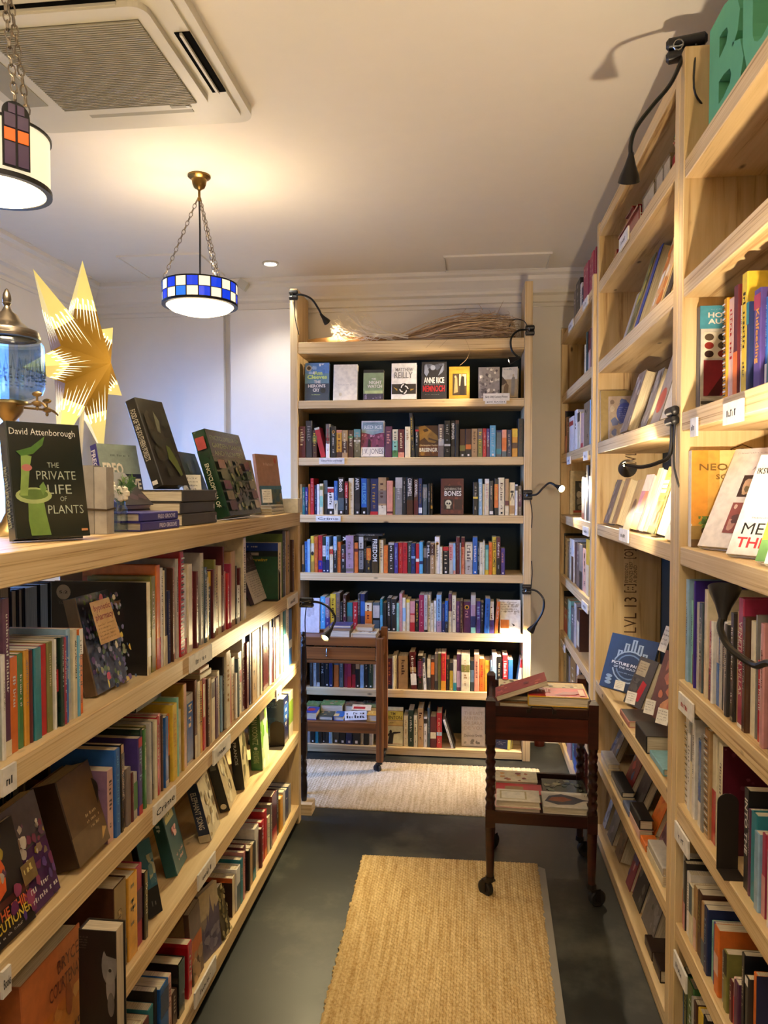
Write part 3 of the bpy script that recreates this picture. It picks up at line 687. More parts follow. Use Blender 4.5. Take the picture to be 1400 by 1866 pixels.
solo('rug_underlay', MB().prism([(a.x - .02, a.y), (a.x + .012, a.y - .02), (.245, 1.15), (.20, 1.15)], .004), 'stone_grey', 'thin grey underlay strip showing beside the jute runner', 'underlay')
# ------------------------------------------------------------------ books
# a book stands in its own frame: x across the spine, y from the spine (0) back to the fore-edge, z up; seen from the spine, the front cover is at x = t
def fr_mat(xd, yd, o):
    xd, yd = Vector(xd).normalized(), Vector(yd).normalized(); zd = xd.cross(yd)
    M = Matrix((xd, yd, zd)).transposed().to_4x4(); M.translation = Vector(o); return M
def book_geo(t, d, h, cov, spine=None, front=None, back=None, hard=True, page=None):
    spine = spine or cov; front = front or cov; back = back or cov
    b = min(.0024 if hard else .0008, t * .2); o = .003 if hard else .0004; c = min(.0022, t * .3)
    m = MB()
    prof = [(0, d), (0, c), (c, 0), (t - c, 0), (t, c), (t, d), (t - b, d), (t - b, c + .0012), (b, c + .0012), (b, d)]
    n = len(prof); vs = [(x, y, 0) for x, y in prof] + [(x, y, h) for x, y in prof]
    side = [back, spine, spine, spine, front, front, front, spine, back, back]
    for i in range(n): m.add([vs[i], vs[(i + 1) % n], vs[n + (i + 1) % n], vs[n + i]], [(0, 1, 2, 3)], side[i])
    for z, fl in ((0, 1), (h, 0)):
        for q, cc in (((0, 1, 8, 9), back), ((4, 5, 6, 7), front), ((1, 2, 3, 4, 7, 8), spine)):
            f = [(prof[i][0], prof[i][1], z) for i in q]
            m.add(f[::-1] if fl else f, [tuple(range(len(f)))], cc)
    p = MB().box((b + .0002, c + .0014, o), (t - b - .0002, d - o - .0005, h - o))
    return m, p
class Print:
    """flat print on the faces of one book, each layer a hair proud of the last"""
    def __init__(s, t, d, h): s.t, s.d, s.h, s.m, s.k = t, d, h, MB(), 0
    def frame(s, face):
        s.k += 1; e = .0003 + .00012 * s.k
        if face == 's': return Vector((0, -e, 0)), Vector((s.t, 0, 0)), Vector((0, 0, s.h))
        if face == 'f': return Vector((s.t + e, 0, 0)), Vector((0, s.d, 0)), Vector((0, 0, s.h))
        if face == 'b': return Vector((-e, s.d, 0)), Vector((0, -s.d, 0)), Vector((0, 0, s.h))
        if face == 'e': return Vector((s.t, s.d - .003 + e, 0)), Vector((-s.t, 0, 0)), Vector((0, 0, s.h))
    def poly(s, face, pts, col):
        o, u, v = s.frame(face); s.m.add([o + u * a + v * b for a, b in pts], [tuple(range(len(pts)))], col)
    def rect(s, face, a, b, c, d, col): s.poly(face, [(a, b), (c, b), (c, d), (a, d)], col)
    def oval(s, face, cx, cy, rx, ry, col, n=18): s.poly(face, [(cx + rx * math.cos(2 * math.pi * i / n), cy + ry * math.sin(2 * math.pi * i / n)) for i in range(n)], col)
    def text(s, face, tx, a, b, c, d, col, bold=.012):
        o, u, v = s.frame(face); ul, vl = u.length, v.length
        letters(s.m, tx, o + u * a + v * b, u.normalized(), v.normalized(), ul * (c - a), vl * (d - b), col, bold)
    def spine_text(s, tx, v1, v0, col, wd=.62, bold=.015):
        o, u, v = s.frame('s'); hw = s.t * wd
        letters(s.m, tx, o + u * ((1 - wd) / 2) + v * v1, -v.normalized(), u.normalized(), s.h * (v1 - v0), hw, col, bold)
    def spine_scribble(s, v1, v0, col, wd=.4, rng=random):
        o, u, v = s.frame('s')
        scribble(s.m, o + u * ((1 - wd) / 2) + v * v1, -v.normalized(), u.normalized(), s.h * (v1 - v0), s.t * wd, col, rng=rng)
    def lines(s, face, a, b, c, d, n, col, rng=random):
        o, u, v = s.frame(face)
        for i in range(n):
            y = d - (d - b) * (i + .5) / n
            scribble(s.m, o + u * a + v * y, u.normalized(), v.normalized(), u.length * (c - a) * rng.uniform(.7, 1), v.length * (d - b) / n * .5, col, rng=rng)
    def spots(s, face, n, a, b, c, d, cols, r0, r1, seed=1):
        g = random.Random(seed)
        for i in range(n):
            cx, cy, r = g.uniform(a, c), g.uniform(b, d), g.uniform(r0, r1); asp = s.h / (s.d if face in 'fb' else s.t)
            k = g.uniform(.6, 1.2)
            pts = [(min(c, max(a, cx + r * asp * k * math.cos(2 * math.pi * q / 9) * g.uniform(.7, 1.2))), min(d, max(b, cy + r * math.sin(2 * math.pi * q / 9) * g.uniform(.7, 1.2)))) for q in range(9)]
            s.poly(face, pts, g.choice(cols))
STUFF = {'cover': MB(), 'pages': MB()}
NB = [0]
def make_book(M, t, d, h, cov, label, group, prt=None, hard=True, mat='cover', front=None, back=None, spine=None, name='book', stuff=False):
    m, p = book_geo(t, d, h, cov, spine, front, back, hard)
    P = prt if isinstance(prt, Print) else None
    if prt and not P: P = Print(t, d, h); prt(P)
    if stuff:
        STUFF['cover'].v, STUFF['cover'].f, STUFF['cover'].c
        for src in ([m, P.m] if P else [m]):
            S = STUFF['cover']; n = len(S.v); S.v += [tuple(M @ Vector(v)) for v in src.v]; S.f += [tuple(i + n for i in f) for f in src.f]; S.c += src.c
        S = STUFF['pages']; n = len(S.v); S.v += [tuple(M @ Vector(v)) for v in p.v]; S.f += [tuple(i + n for i in f) for f in p.f]; S.c += p.c
        return None
    o = link(name, m.mesh(name), mat, M=M, label=label, cat='book', group=group)
    link('pages', p.mesh('pages'), 'pages', o)
    if P and P.m.v: link('cover_print', P.m.mesh('cover_print'), mat, o)
    NB[0] += 1
    return o

LIGHT_OK = ('wh', 'cr', 'lg', 'ye', 'lb', 'am', 'pk', 'bs', 'mi')
def parse(rowtext, ox, oy, s):
    out = []
    for tok in rowtext.replace('\n', ' ').split(';'):
        q = tok.split()
        if len(q) < 4: continue
        b = dict(x0=ox + float(q[0]) / s, x1=ox + float(q[1]) / s, yt=oy + float(q[2]) / s, col=q[3], bands=[], T=None, L=None, lean=0, extra=None)
        for e in q[4:]:
            k, v = e.split(':', 1)
            if k == 'b': r_, c_ = v.split(','); a_, z_ = r_.split('-'); b['bands'].append((float(a_), float(z_), c_))
            elif k == 'T': b['T'] = v.split(',')
            elif k == 'L': b['L'] = v
            elif k == 'l': b['lean'] = float(v)
            elif k == 'x': b['extra'] = v
            elif k == 'd': b['d'] = float(v)
        out.append(b)
    return out
ALL = []
def row(desc, key, kw, z, chunks, dmax, dratio=.66):
    books = []
    for ch in chunks: books += parse(ch[3], ch[0], ch[1], ch[2])
    for b in books:
        xm = b['x0'] if b['lean'] else (b['x0'] + b['x1']) / 2
        b['p0'] = at(b['x0'], b['yt'], **kw); b['p1'] = at(b['x1'], b['yt'], **kw)
        b['h'] = max(.05, at((b['x0'] + b['x1']) / 2, b['yt'], **kw).z - z)
        yb = proj((b['p0'].x, b['p0'].y, z))[1]
        b['area'] = (b['x1'] - b['x0']) * min(yb - b['yt'], 1866 - b['yt']) if b['x1'] > 2 and b['x0'] < 1399 else 0
        if b['yt'] > 1862: b['area'] = 0
        b['row'] = desc; b['key'] = key; b['z'] = z; b['dmax'] = dmax; b['dr'] = dratio
    u = Vector((1, 0, 0)) if key == 'back' else Vector((0, 1, 0)) if key == 'left' else Vector((0, -1, 0))
    last = -9 if key != 'right' else (-1.984 if 'nearest' in desc else -4.372)
    for b in books:
        a = b['p0'].dot(u); e = b['p1'].dot(u)
        a = max(a, last + .0004); e = max(e, a + .005); b['a'] = a; b['t'] = e - a; last = e
        if key == 'right' and 'corner' in desc: b['t'] = max(.004, min(b['t'], -3.328 - a))
        b['u'] = u
    for i, b in enumerate(books): b['i'] = i; b['n'] = len(books); b['sib'] = books
    ALL.extend(books)
YS = YF + .016; XS = XF - .012; XS2 = RXF + .014
def R(desc, z, *ch): row(desc, 'back', dict(Y=YS), z, ch, .24)
def RL(desc, z, *ch): row(desc, 'left', dict(X=XS), z, ch, .26, .74)
def RR(desc, z, *ch, X=XS2): row(desc, 'right', dict(X=X), z, ch, .235)

R('second shelf of far bookcase', BZ['b'], (535, 745, 6.087, '''58 128 195 mr L:cr; 132 203 132 ch L:gy; 206 256 235 br L:ye b:.55-.8,ol; 300 357 205 rd l:-13 b:.93-1,cr; 358 402 170 wh b:.42-1,tp b:.5-.6,mr L:rd;
415 470 195 bk x:dot L:wh; 475 535 235 sa b:0-.2,br b:.2-.9,am L:mr; 540 600 238 tn b:.18-.6,br L:cr; 605 662 238 br L:cr b:.7-.78,gn; 667 742 225 ch b:.72-1,tl b:.55-.62,lg L:gy'''),
  (535, 745, 6.087, '1015 1090 195 vi L:pk; 1097 1157 228 mi b:.6-1,cr b:.02-.25,gn L:dg; 1160 1230 228 mr b:0-.18,sa L:cr; 1236 1296 198 cr L:tn; 1310 1346 45 ch L:ye l:-3; 1350 1388 195 bk L:wh b:.84-.9,rd'),
  (745, 745, 6.087, '''330 392 172 tp b:.35-.55,lg L:cr; 395 465 132 bk L:gy b:.3-.36,lg; 468 515 130 bk T:EMPOWER,wh,.92,.48 b:.08-.3,ch; 518 560 128 bk b:.9-1,br; 565 630 225 br b:.22-.42,ol b:0-.2,bk x:mark; 632 695 225 br b:.28-.45,orr b:0-.24,bk x:mark;
698 765 222 tn L:br; 768 820 220 tp b:0-.62,ol L:ye; 822 864 218 rd L:pk; 866 900 220 pu b:0-.6,vi L:wh; 903 968 185 sk L:lb x:mark; 972 1030 238 sl b:.1-.3,tl b:.92-1,nv; 1035 1088 232 sa b:.25-.7,orr b:0-.2,sl; 1090 1145 232 nv L:lg; 1148 1212 218 am b:.7-.97,ye b:.3-.5,br; 1216 1275 108 bk L:br'''))
R('third shelf of far bookcase', BZ['c'], (535, 855, 6.087, '''66 95 165 lg; 97 127 200 tl L:lg; 129 160 198 nv L:wh b:.5-.95,vo; 162 186 165 orr L:rd; 188 225 102 rd L:pk; 227 257 180 nv L:lb; 259 288 168 wh; 290 328 162 cr b:.25-.6,mi b:.8-.92,ol; 330 374 125 ch b:.6-1,sl; 376 446 200 bk b:.22-1,wh b:.8-.95,rd L:bk x:mark;
449 490 130 bl b:0-.42,cr L:lb x:bird; 493 560 92 ch T:Booth,wh,.95,.62 b:.12-.45,sl x:mark; 568 606 135 mr b:.5-.95,rd b:0-.48,bk L:wh; 609 668 100 cr L:tn; 676 736 92 bk T:ANITA,wh,.98,.66 b:.16-.3,ch x:mark; 749 812 103 bk b:.2-1,bl T:FELLSIDE,sk,.86,.3 x:mark; 815 847 105 ch L:br; 849 938 105 nv b:0-.09,rd L:go; 940 1030 92 tn b:0-.25,cr b:.3-.65,tp L:br;
1036 1103 128 sa b:.04-.1,mr; 1106 1128 198 ol; 1130 1208 93 gy b:.72-1,lg L:lg; 1211 1250 95 bk L:lg; 1256 1325 95 ch T:CORNWELL,wh,.98,.5 b:0-.4,br'''),
  (745, 855, 6.087, '''56 105 110 br T:CORNWELL,wh,.97,.5 b:.0-.4,mr; 109 149 103 nv L:go b:.05-.2,wh; 155 205 170 sl b:.55-.9,gy L:lg; 215 240 160 bk; 241 266 160 bk b:.2-.3,go L:tn; 715 770 145 bk b:.5-.56,ye L:lg; 776 819 108 lb L:wh; 821 845 165 cr; 847 894 108 cr b:.88-1,wh L:pk; 898 940 130 ch L:cr b:.03-.12,wh; 952 998 105 bk b:.2-.85,orr L:ye; 1001 1065 95 cr L:br x:mark2; 1070 1114 108 tn b:.28-.4,mr b:0-.25,cr; 1118 1180 148 cr T:K,bk,.75,.42 b:.05-.3,tn; 1185 1212 170 wh b:.8-.95,bk; 1215 1257 185 tp b:.3-.7,vi L:lg'''))
R('fourth shelf of far bookcase', BZ['d'], (535, 955, 6.087, '''92 117 235 tn b:0-.3,ch; 119 152 195 bl L:sk; 154 187 170 lb; 189 227 135 ye b:.0-.3,go b:.55-.8,cr x:dot2; 229 268 140 orr L:rd; 270 318 128 rd b:.08-.32,vo L:orr; 321 357 140 dg b:0-.3,nv b:.45-.75,wh L:bk x:mark; 359 397 140 lb b:0-.36,nv L:pu x:mark; 399 440 250 cr b:.7-.9,rd L:ye; 441 482 140 lb b:0-.62,bk L:wh; 483 522 200 orr L:mr; 527 575 235 bk b:.5-.7,mr L:wh; 578 668 130 mv L:tp b:.03-.12,tp; 676 716 208 orr b:.7-.8,mr;
723 776 130 bk b:.1-.6,gy b:.65-.97,lg L:bk; 779 806 200 bk; 808 860 255 bk b:.5-.95,orr L:ye; 863 944 135 bk T:FREEDOM,wh,.92,.32; 947 995 180 cr L:br; 998 1048 240 orr L:am; 1053 1117 205 ch L:wh b:.92-1,lg; 1120 1160 210 pu L:lb; 1161 1214 208 rd L:pk; 1216 1262 208 rd L:mr; 1266 1307 205 dg L:lg'''),
  (745, 955, 6.087, '''22 75 215 nv b:.5-.58,lb L:bl; 78 117 220 rd b:.4-.5,wh; 119 160 200 sk b:.3-.4,nv; 162 199 255 ch b:.6-.95,gy; 200 237 205 ch T:HILL,wh,.9,.5; 240 288 210 tn b:.6-.95,br L:wh; 290 345 145 wh L:gy x:dot; 348 376 255 cr; 379 445 255 bk b:.86-1,rd L:cr x:mark; 448 494 215 lg b:.5-.95,pk L:rd; 496 522 215 lb b:0-.12,sa; 525 567 150 mr L:tp; 569 582 210 lg; 584 622 155 sa b:.75-1,mr L:rd; 625 710 205 lg b:.45-.95,cr L:tp; 712 765 150 bl L:wh x:mark; 767 787 205 bk L:cr; 789 827 205 cr L:br; 829 847 185 cr; 850 888 235 mi b:0-.16,ye b:.85-1,tl; 891 929 205 orr L:rd; 931 975 145 ye T:THREE_WOMEN,bk,.93,.2; 978 1020 150 mr b:0-.45,bk L:wh; 1023 1070 270 pu L:sa x:mark'''))
R('fifth shelf of far bookcase', BZ['e'], (535, 1060, 6.087, '''296 350 170 sk L:wh; 352 400 180 mv b:0-.4,pu L:wh; 404 468 140 ye L:br b:.0-.15,cr; 471 514 130 tp L:tn; 516 543 230 ch L:wh; 546 585 150 br b:0-.4,vi L:wh; 589 652 235 tl b:.1-.5,sl; 656 711 230 rd L:wh; 713 740 140 ch x:mark; 742 790 140 nv b:.4-.8,bl x:mark; 793 872 235 cr b:.25-.7,orr L:mr; 880 956 235 sl b:.45-.9,lg b:.38-.46,bk; 961 990 195 tl b:.0-.5,sk x:mark; 993 1032 235 bk; 1036 1081 185 bk L:wh x:mark; 1084 1140 195 bk L:wh x:mark; 1143 1172 240 mi; 1174 1207 135 pk L:tn; 1209 1246 180 cr b:.3-.7,lb x:mark; 1249 1290 200 cr b:.9-1,ye; 1293 1346 220 rd b:.3-.55,sa b:.6-1,pk; 1351 1390 215 bk L:ye'''),
  (745, 1060, 6.087, '''115 170 150 ma L:pk; 173 211 150 lg b:0-.06,bk L:sl; 213 244 150 cr L:bk; 246 276 240 cr L:br; 279 305 215 wh L:gn; 309 365 150 lb L:nv b:0-.3,mv; 369 401 250 nv x:mark; 403 440 215 bl b:0-.35,ch L:lb; 443 479 140 vi b:.0-.55,cr L:go; 481 526 155 cr L:br; 529 569 220 vi L:pk; 571 602 215 br L:tn; 604 688 225 vi x:dot L:pk; 691 745 155 mv b:.15-.45,nv b:0-.15,mi b:.75-1,lg; 749 799 220 pu L:lb; 802 835 235 bk L:lg; 840 895 190 bl L:nv l:2; 900 948 225 wh b:0-.42,pu L:mr; 952 988 225 orr l:5'''))
R('sixth shelf of far bookcase', BZ['f'], (545, 1190, 8.235, '''160 206 -40 ch L:gy; 209 259 -40 lg L:tp; 262 311 -40 ch b:0-.12,lg; 314 380 -40 bk L:wh; 383 450 -40 bk x:mark; 453 505 -40 nv x:mark; 515 596 -40 orr b:.6-1,sl; 605 662 -40 sl L:lg; 667 720 -40 ma; 722 782 -40 rd b:.3-1,ma; 787 846 -40 br b:0-.35,rd; 849 912 -40 bk b:.5-1,tn x:mark; 915 977 -40 lb b:.6-1,tn; 980 1040 -40 bk x:mark; 1043 1106 -40 dg x:mark; 1109 1155 -40 lg b:.85-1,mr'''),
  (690, 1170, 6.087, '''92 150 185 mr L:orr b:0-.12,bk; 153 175 155 cr; 177 201 150 cr; 203 216 190 br; 218 325 160 tn L:br; 362 428 115 mr b:.12-.42,wh b:.46-.6,tn L:wh l:-3; 434 492 155 bk b:.4-.85,vi L:ma; 500 538 180 wh b:.85-1,nv L:bk l:-4; 540 577 190 ch b:.4-1,cr; 580 621 195 br b:.5-.9,orr; 624 659 135 tp b:0-.25,ch; 661 693 130 ol; 695 748 130 rd b:0-.26,am L:orr; 751 785 195 bk; 789 827 235 ye b:.72-1,ch x:mark; 829 867 200 lg b:0-.26,tl; 869 914 140 vi b:.1-.55,mv; 918 1014 140 cr b:.52-.72,ol L:tn; 1018 1060 215 sl b:.3-.7,lb; 1063 1117 140 sa L:mr; 1122 1176 190 orr L:rd; 1180 1240 210 am L:orr; 1242 1262 205 lb'''),
  (840, 1170, 5.185, '286 340 120 wh b:.3-.7,lb; 343 386 140 bk; 396 445 125 rd L:wh; 448 492 170 bl b:0-.4,wh; 522 560 165 wh b:.75-1,rd l:8'))
R('bottom shelf of far bookcase', BZ['g'], (545, 1190, 8.235, '''116 166 820 lg; 170 238 820 bk x:mark; 245 290 820 tl; 292 340 820 bk; 342 390 820 bk x:mark; 392 440 820 ch; 447 496 820 lb; 500 600 820 bk x:mark; 602 700 820 bk x:mark; 702 800 820 nv x:mark; 802 918 820 bk x:mark; 921 968 820 cr; 972 1046 820 bk; 1049 1110 820 lg'''),
  (690, 1275, 5.185, '236 279 155 cr L:tn; 282 330 105 dg L:wh; 333 367 150 cr L:br; 371 425 85 tn L:br; 428 460 165 wh b:.78-.93,bk L:gy; 463 487 85 sl; 489 545 165 mr b:.3-.5,cr; 549 600 130 rd b:.35-.45,lb L:sa; 690 714 185 wh L:bk l:-17; 716 728 150 ch l:-17'))

RL('top row of the low bookcase', LZ['a'], (0, 1020, 4.6625, '''-40 -4 880 gn; 0 25 910 gn; 28 60 810 wh; 63 116 330 vi L:wh b:.0-.1,cr; 118 192 830 orr; 195 240 800 gn; 243 285 770 am; 287 313 770 mr; 318 377 750 tl; 381 437 725 rd; 440 484 700 ol; 486 500 680 wh; 502 528 670 bk b:.4-.65,rd; 530 556 660 dg L:wh; 558 580 660 ma L:wh; 582 604 650 bl; 606 638 590 lb b:0-.3,lg; 640 671 595 cr; 674 699 650 sk; 702 735 590 orr b:.7-1,wh L:ch'''),
  (150, 1000, 7.175, '876 918 440 cr x:figures b:.2-.4,wh; 922 940 560 br L:cr; 943 1000 360 ol; 1006 1060 215 orr b:0-.3,rd; 1064 1090 250 wh L:ch'),
  (290, 980, 7.775, '''80 106 470 cr; 112 150 435 bk b:0-.3,cr; 155 190 755 nv L:lg; 193 213 435 br; 216 262 430 pk L:vi; 265 300 300 lg L:bk; 303 356 200 rd x:spiral; 360 402 510 wh b:0-.2,rd; 410 470 375 cr; 473 494 440 gy; 497 524 480 pk; 527 558 480 mr; 562 600 560 bk L:wh; 606 648 220 lg L:gn; 652 688 420 sl L:lg; 692 716 560 cr L:br; 720 764 480 sl b:.78-1,ye L:wh; 767 794 450 mr; 797 824 315 ol; 828 866 410 tn L:br; 869 913 400 cr; 916 936 540 mr; 938 958 130 mr; 960 984 480 pk; 987 1014 500 rd; 1017 1038 370 ma; 1042 1104 195 tn; 1107 1124 400 ch; 1127 1166 680 wh L:mr; 1169 1194 430 mr; 1198 1238 0 cr L:bk'''),
  (430, 950, 9.33, '738 798 365 cr x:growing; 803 848 165 bk x:greenback L:gy; 852 873 170 lg L:bk; 876 913 170 tn L:br; 917 958 160 ol; 961 988 320 br; 992 1030 350 go L:cr'))
RL('second row of the low bookcase', LZ['b'], (90, 1320, 7.776, '855 940 640 bs x:mauveback L:br; 944 1013 350 bl L:sk; 1017 1056 290 bk b:.9-1,tn L:tn; 1059 1102 410 br; 1106 1172 620 tp; 1175 1204 690 mr; 1207 1262 690 lg b:.2-.8,gn; 1265 1318 190 pu b:.88-1,rd b:0-.12,rd L:lb'),
  (200, 1240, 7.18, '430 463 640 dg; 466 497 640 gn; 500 530 600 ol; 533 556 560 lg; 560 602 560 nv b:0-.2,br; 606 634 520 cr; 637 669 480 rd; 671 699 440 pk; 702 722 460 br; 724 742 650 cr; 745 786 480 bl b:0-.1,lg; 789 829 450 orr b:0-.4,mr; 832 892 310 ye L:am; 895 914 225 mi; 917 943 290 br L:cr; 946 966 380 cr; 969 988 60 go; 991 1034 50 bs'),
  (330, 1160, 7.775, '102 200 820 lg b:.04-.88,bl L:cr; 206 240 620 br b:0-.3,cr; 243 279 640 cr; 282 328 640 am; 331 358 670 rd b:.5-1,cr; 361 385 590 pk; 388 412 600 br L:cr; 415 446 590 tn; 449 500 600 cr b:.7-.95,br; 503 541 580 vi; 544 576 490 cr; 579 597 550 dg; 600 616 560 lb; 619 640 300 bk; 642 700 210 cr L:tn; 703 731 240 wh b:0-.8,rd; 738 788 300 tn L:br; 791 812 520 wh; 815 836 310 sl; 840 888 220 cr b:.5-.7,rd L:gy'),
  (430, 1090, 8.883, '133 176 600 wh b:0-.7,mr L:lg; 179 214 720 mr; 217 234 740 wh; 238 262 560 nv; 266 338 540 tn L:tp; 342 382 500 lg; 386 414 460 bk; 417 439 440 cr; 442 462 410 wh; 466 547 380 br b:.05-.6,mr L:orr; 551 588 370 wh; 591 611 480 mr; 614 638 480 pk; 641 658 300 nv; 661 716 320 wh L:gy; 719 744 260 br; 747 784 230 cr; 787 822 200 tl b:0-.6,wh; 825 856 190 wh; 859 882 180 wh; 885 928 180 bl b:.3-.45,wh'))
RL('third row of the low bookcase', LZ['c'], (0, 1380, 3.84, '815 903 880 br b:.0-.3,ch L:tn; 907 972 820 am L:br; 975 1018 760 ma b:.3-.7,vi; 1021 1044 800 bk L:lg'),
  (380, 1240, 7.176, '1000 1062 215 nv x:bluebk b:.5-.85,bl L:wh; 1066 1120 140 cr x:limebk b:.3-.8,lm'))
RL('bottom row of the low bookcase', LZ['d'], (200, 1600, 6.364, '350 420 1700 cr; 424 486 1640 mr b:.2-.5,ye; 490 546 1500 tl; 550 588 1300 bk b:0-.4,rd; 592 690 1230 bl b:.5-.9,nv; 694 733 1130 bs L:mr; 737 795 1320 br; 800 870 960 bk b:.4-1,dg; 925 970 745 rd x:redbk'),
  (360, 1400, 5.83, '392 424 1150 cr x:orangetop; 428 468 1050 wh b:0-.6,sl; 471 494 960 tl; 497 512 890 pk L:mr; 515 545 830 mr; 548 563 870 bk; 566 597 830 tn; 600 633 790 ch b:0-.3,tl; 637 678 620 wh; 681 696 640 mr; 699 728 560 rd L:wh; 731 758 450 rd b:0-.2,orr; 761 784 510 cr; 787 803 380 gy L:cr; 807 858 270 mr b:0-.3,rd; 861 883 240 bk; 887 916 310 am; 919 943 240 lg; 947 982 230 nv L:wh; 986 1013 180 gy'))

RR('second row of the corner bookcase', RZ['a'] - .01, (1010, 430, 6.43, '215 240 650 tp; 243 290 530 ch L:gy; 295 312 560 wh; 314 334 600 nv; 338 372 350 ma L:pk; 375 402 310 ma L:pk; 405 430 260 ma L:pk; 433 458 190 ma L:pk; 461 476 140 ma'), X=.541)
RR('third row of the corner bookcase', RZ['b'], (1010, 430, 6.43, '350 362 1280 cr; 364 374 1130 dg; 378 405 1110 mr b:0-.5,lg; 408 428 1090 mr b:0-.5,bs; 431 448 1070 mr b:0-.5,cr; 450 464 1060 br'), X=.541)
RR('fourth row of the corner bookcase', RZ['c'], (1010, 720, 7.18, '65 98 250 vi b:.2-.7,pk; 100 116 240 bk; 119 150 300 sa b:.5-1,br; 153 180 290 br; 184 240 290 wh b:.75-.88,rd; 243 262 320 lg; 264 296 200 wh; 299 332 230 cr b:.75-1,bk; 335 366 240 bs b:0-.15,rd; 369 386 190 pk; 389 470 90 sl L:ch; 473 505 90 nv'), X=.541)
RR('fifth row of the corner bookcase', RZ['d'], (1010, 720, 7.18, '345 380 1070 gy b:0-.15,mr; 383 412 1080 wh L:gy; 415 440 920 ch; 443 470 1060 lg L:bs; 473 490 1040 wh; 492 505 1040 sl'), X=.541)
RR('sixth row of the corner bookcase', RZ['e'], (1010, 960, 6.91, '80 95 70 bk; 98 118 110 tn; 121 148 150 cr; 151 178 190 gy L:lg; 181 208 150 cr; 211 238 160 wh b:0-.6,br; 241 268 200 br b:.6-.9,mr; 271 306 200 tp; 309 345 220 gy b:0-.4,ch; 348 398 280 bs L:br; 401 440 160 ye b:0-.55,cr; 443 470 250 lg b:0-.5,pk'), X=.541)
RR('seventh row of the corner bookcase', RZ['f'], (1010, 960, 6.91, '70 96 780 bk; 100 152 890 bk b:0-.7,rd L:lg; 158 190 920 mi; 193 236 1020 sl; 239 262 960 lg; 264 294 1030 br b:.1-.7,cr'), X=.541)
RR('eighth row of the corner bookcase', RZ['g'], (1010, 960, 6.91, '85 130 1550 cr; 133 160 1600 ch; 163 190 1640 gy; 193 262 1650 br; 265 292 1700 wh; 295 320 1740 bk'), X=.541)
RR('bottom row of the corner bookcase', RZ['h'], (870, 1180, 3.732, '568 582 560 lg; 584 606 568 nv; 609 634 575 mv; 637 650 620 tl; 653 680 630 nv b:0-.4,bl; 683 705 640 bk; 708 722 620 mr'), X=.541)

RR('fourth row of the nearest bookcase', RZ['c'], (1300, 440, 5.49, '103 138 575 am x:spiral; 141 192 570 bs L:rd; 195 240 445 mr b:0-.4,orr; 243 270 640 cr; 273 330 320 ye L:bk; 333 360 610 nv b:.75-1,tl; 363 402 600 wh; 405 472 480 pu T:Kidfeeding,am,.8,.25 b:.8-.95,ma; 475 498 560 bl b:0-.25,wh L:lb; 501 548 560 bs L:bk; 551 620 540 gn; 625 700 500 cr'))
RR('sixth row of the nearest bookcase', RZ['e'], (1225, 1040, 5.183, '80 124 140 wh L:sl; 127 150 85 lb; 152 168 280 mi L:dg; 171 204 130 br b:0-.3,mr; 207 218 100 vo; 220 236 300 lg; 239 270 310 sl L:lg; 273 300 270 br; 303 328 180 cr; 331 362 480 pk b:0-.4,mr L:rd; 365 380 480 wh; 383 410 600 bl b:.6-1,lg; 413 436 500 lg L:gy; 439 466 500 bk; 469 494 480 wh; 497 523 510 ch; 526 546 430 lg L:bk; 549 580 400 ch L:wh; 583 611 380 tn; 615 662 260 ma T:VENETIAN_VILLAS,bs,.82,.25 b:0-.03,wh; 665 698 440 br; 701 743 480 cr; 746 764 420 gy x:greyback; 768 803 850 rd; 806 833 600 wh L:gy; 836 868 500 pk; 871 907 490 ol L:cr; 911 960 470 bl; 964 1010 500 wh'))
RR('seventh row of the nearest bookcase', RZ['f'], (1225, 1040, 5.183, '82 128 1380 wh x:spiral; 131 162 1550 wh L:gy; 165 186 1470 gy b:0-.6,cr; 189 213 1400 wh; 216 238 1590 nv L:lg; 241 270 1620 bl b:0-.3,wh; 273 298 1560 gy; 301 344 1500 tn x:spiral; 347 385 1560 cr b:0-.5,rd; 400 440 1640 cr x:maroonback'),
  (1200, 1400, 4.005, '592 626 150 bk x:intothe T:INTO_THE,wh,.9,.35; 629 644 300 vi; 647 690 330 tl; 693 726 470 lb; 729 757 480 ma b:0-.5,pk; 760 783 490 bl b:.8-1,rd; 786 815 610 wh; 818 850 600 rd'))
RR('eighth row of the nearest bookcase', RZ['g'], (1225, 1540, 5.726, '22 52 20 br; 55 88 30 lg b:0-.5,orr; 91 114 120 bk; 117 138 180 ch b:0-.4,pk; 141 172 290 wh; 175 208 420 cr b:.5-1,sl; 211 243 440 tn b:0-.5,bs; 246 286 490 br L:ol; 289 330 610 tn b:0-.4,sl; 333 368 650 nv L:lb; 371 394 800 mi; 397 428 820 pu; 431 478 860 orr b:.3-.6,bs; 481 516 1120 gy; 519 556 1110 ol b:.6-1,bk; 572 600 1410 mr; 603 638 1400 bs b:0-.6,rd; 641 680 1430 vi; 684 716 1130 ch x:blackback; 762 796 1380 ch b:.9-1,wh; 800 832 1340 orr x:navyback'))
RR('bottom row of the nearest bookcase', RZ['h'], (1225, 1540, 5.726, '24 74 1300 bl b:.6-1,tl; 78 118 1300 dg L:gn; 121 184 1440 gn; 190 215 1600 lg; 218 246 1640 br; 250 300 1740 ye; 304 340 1800 bk'))
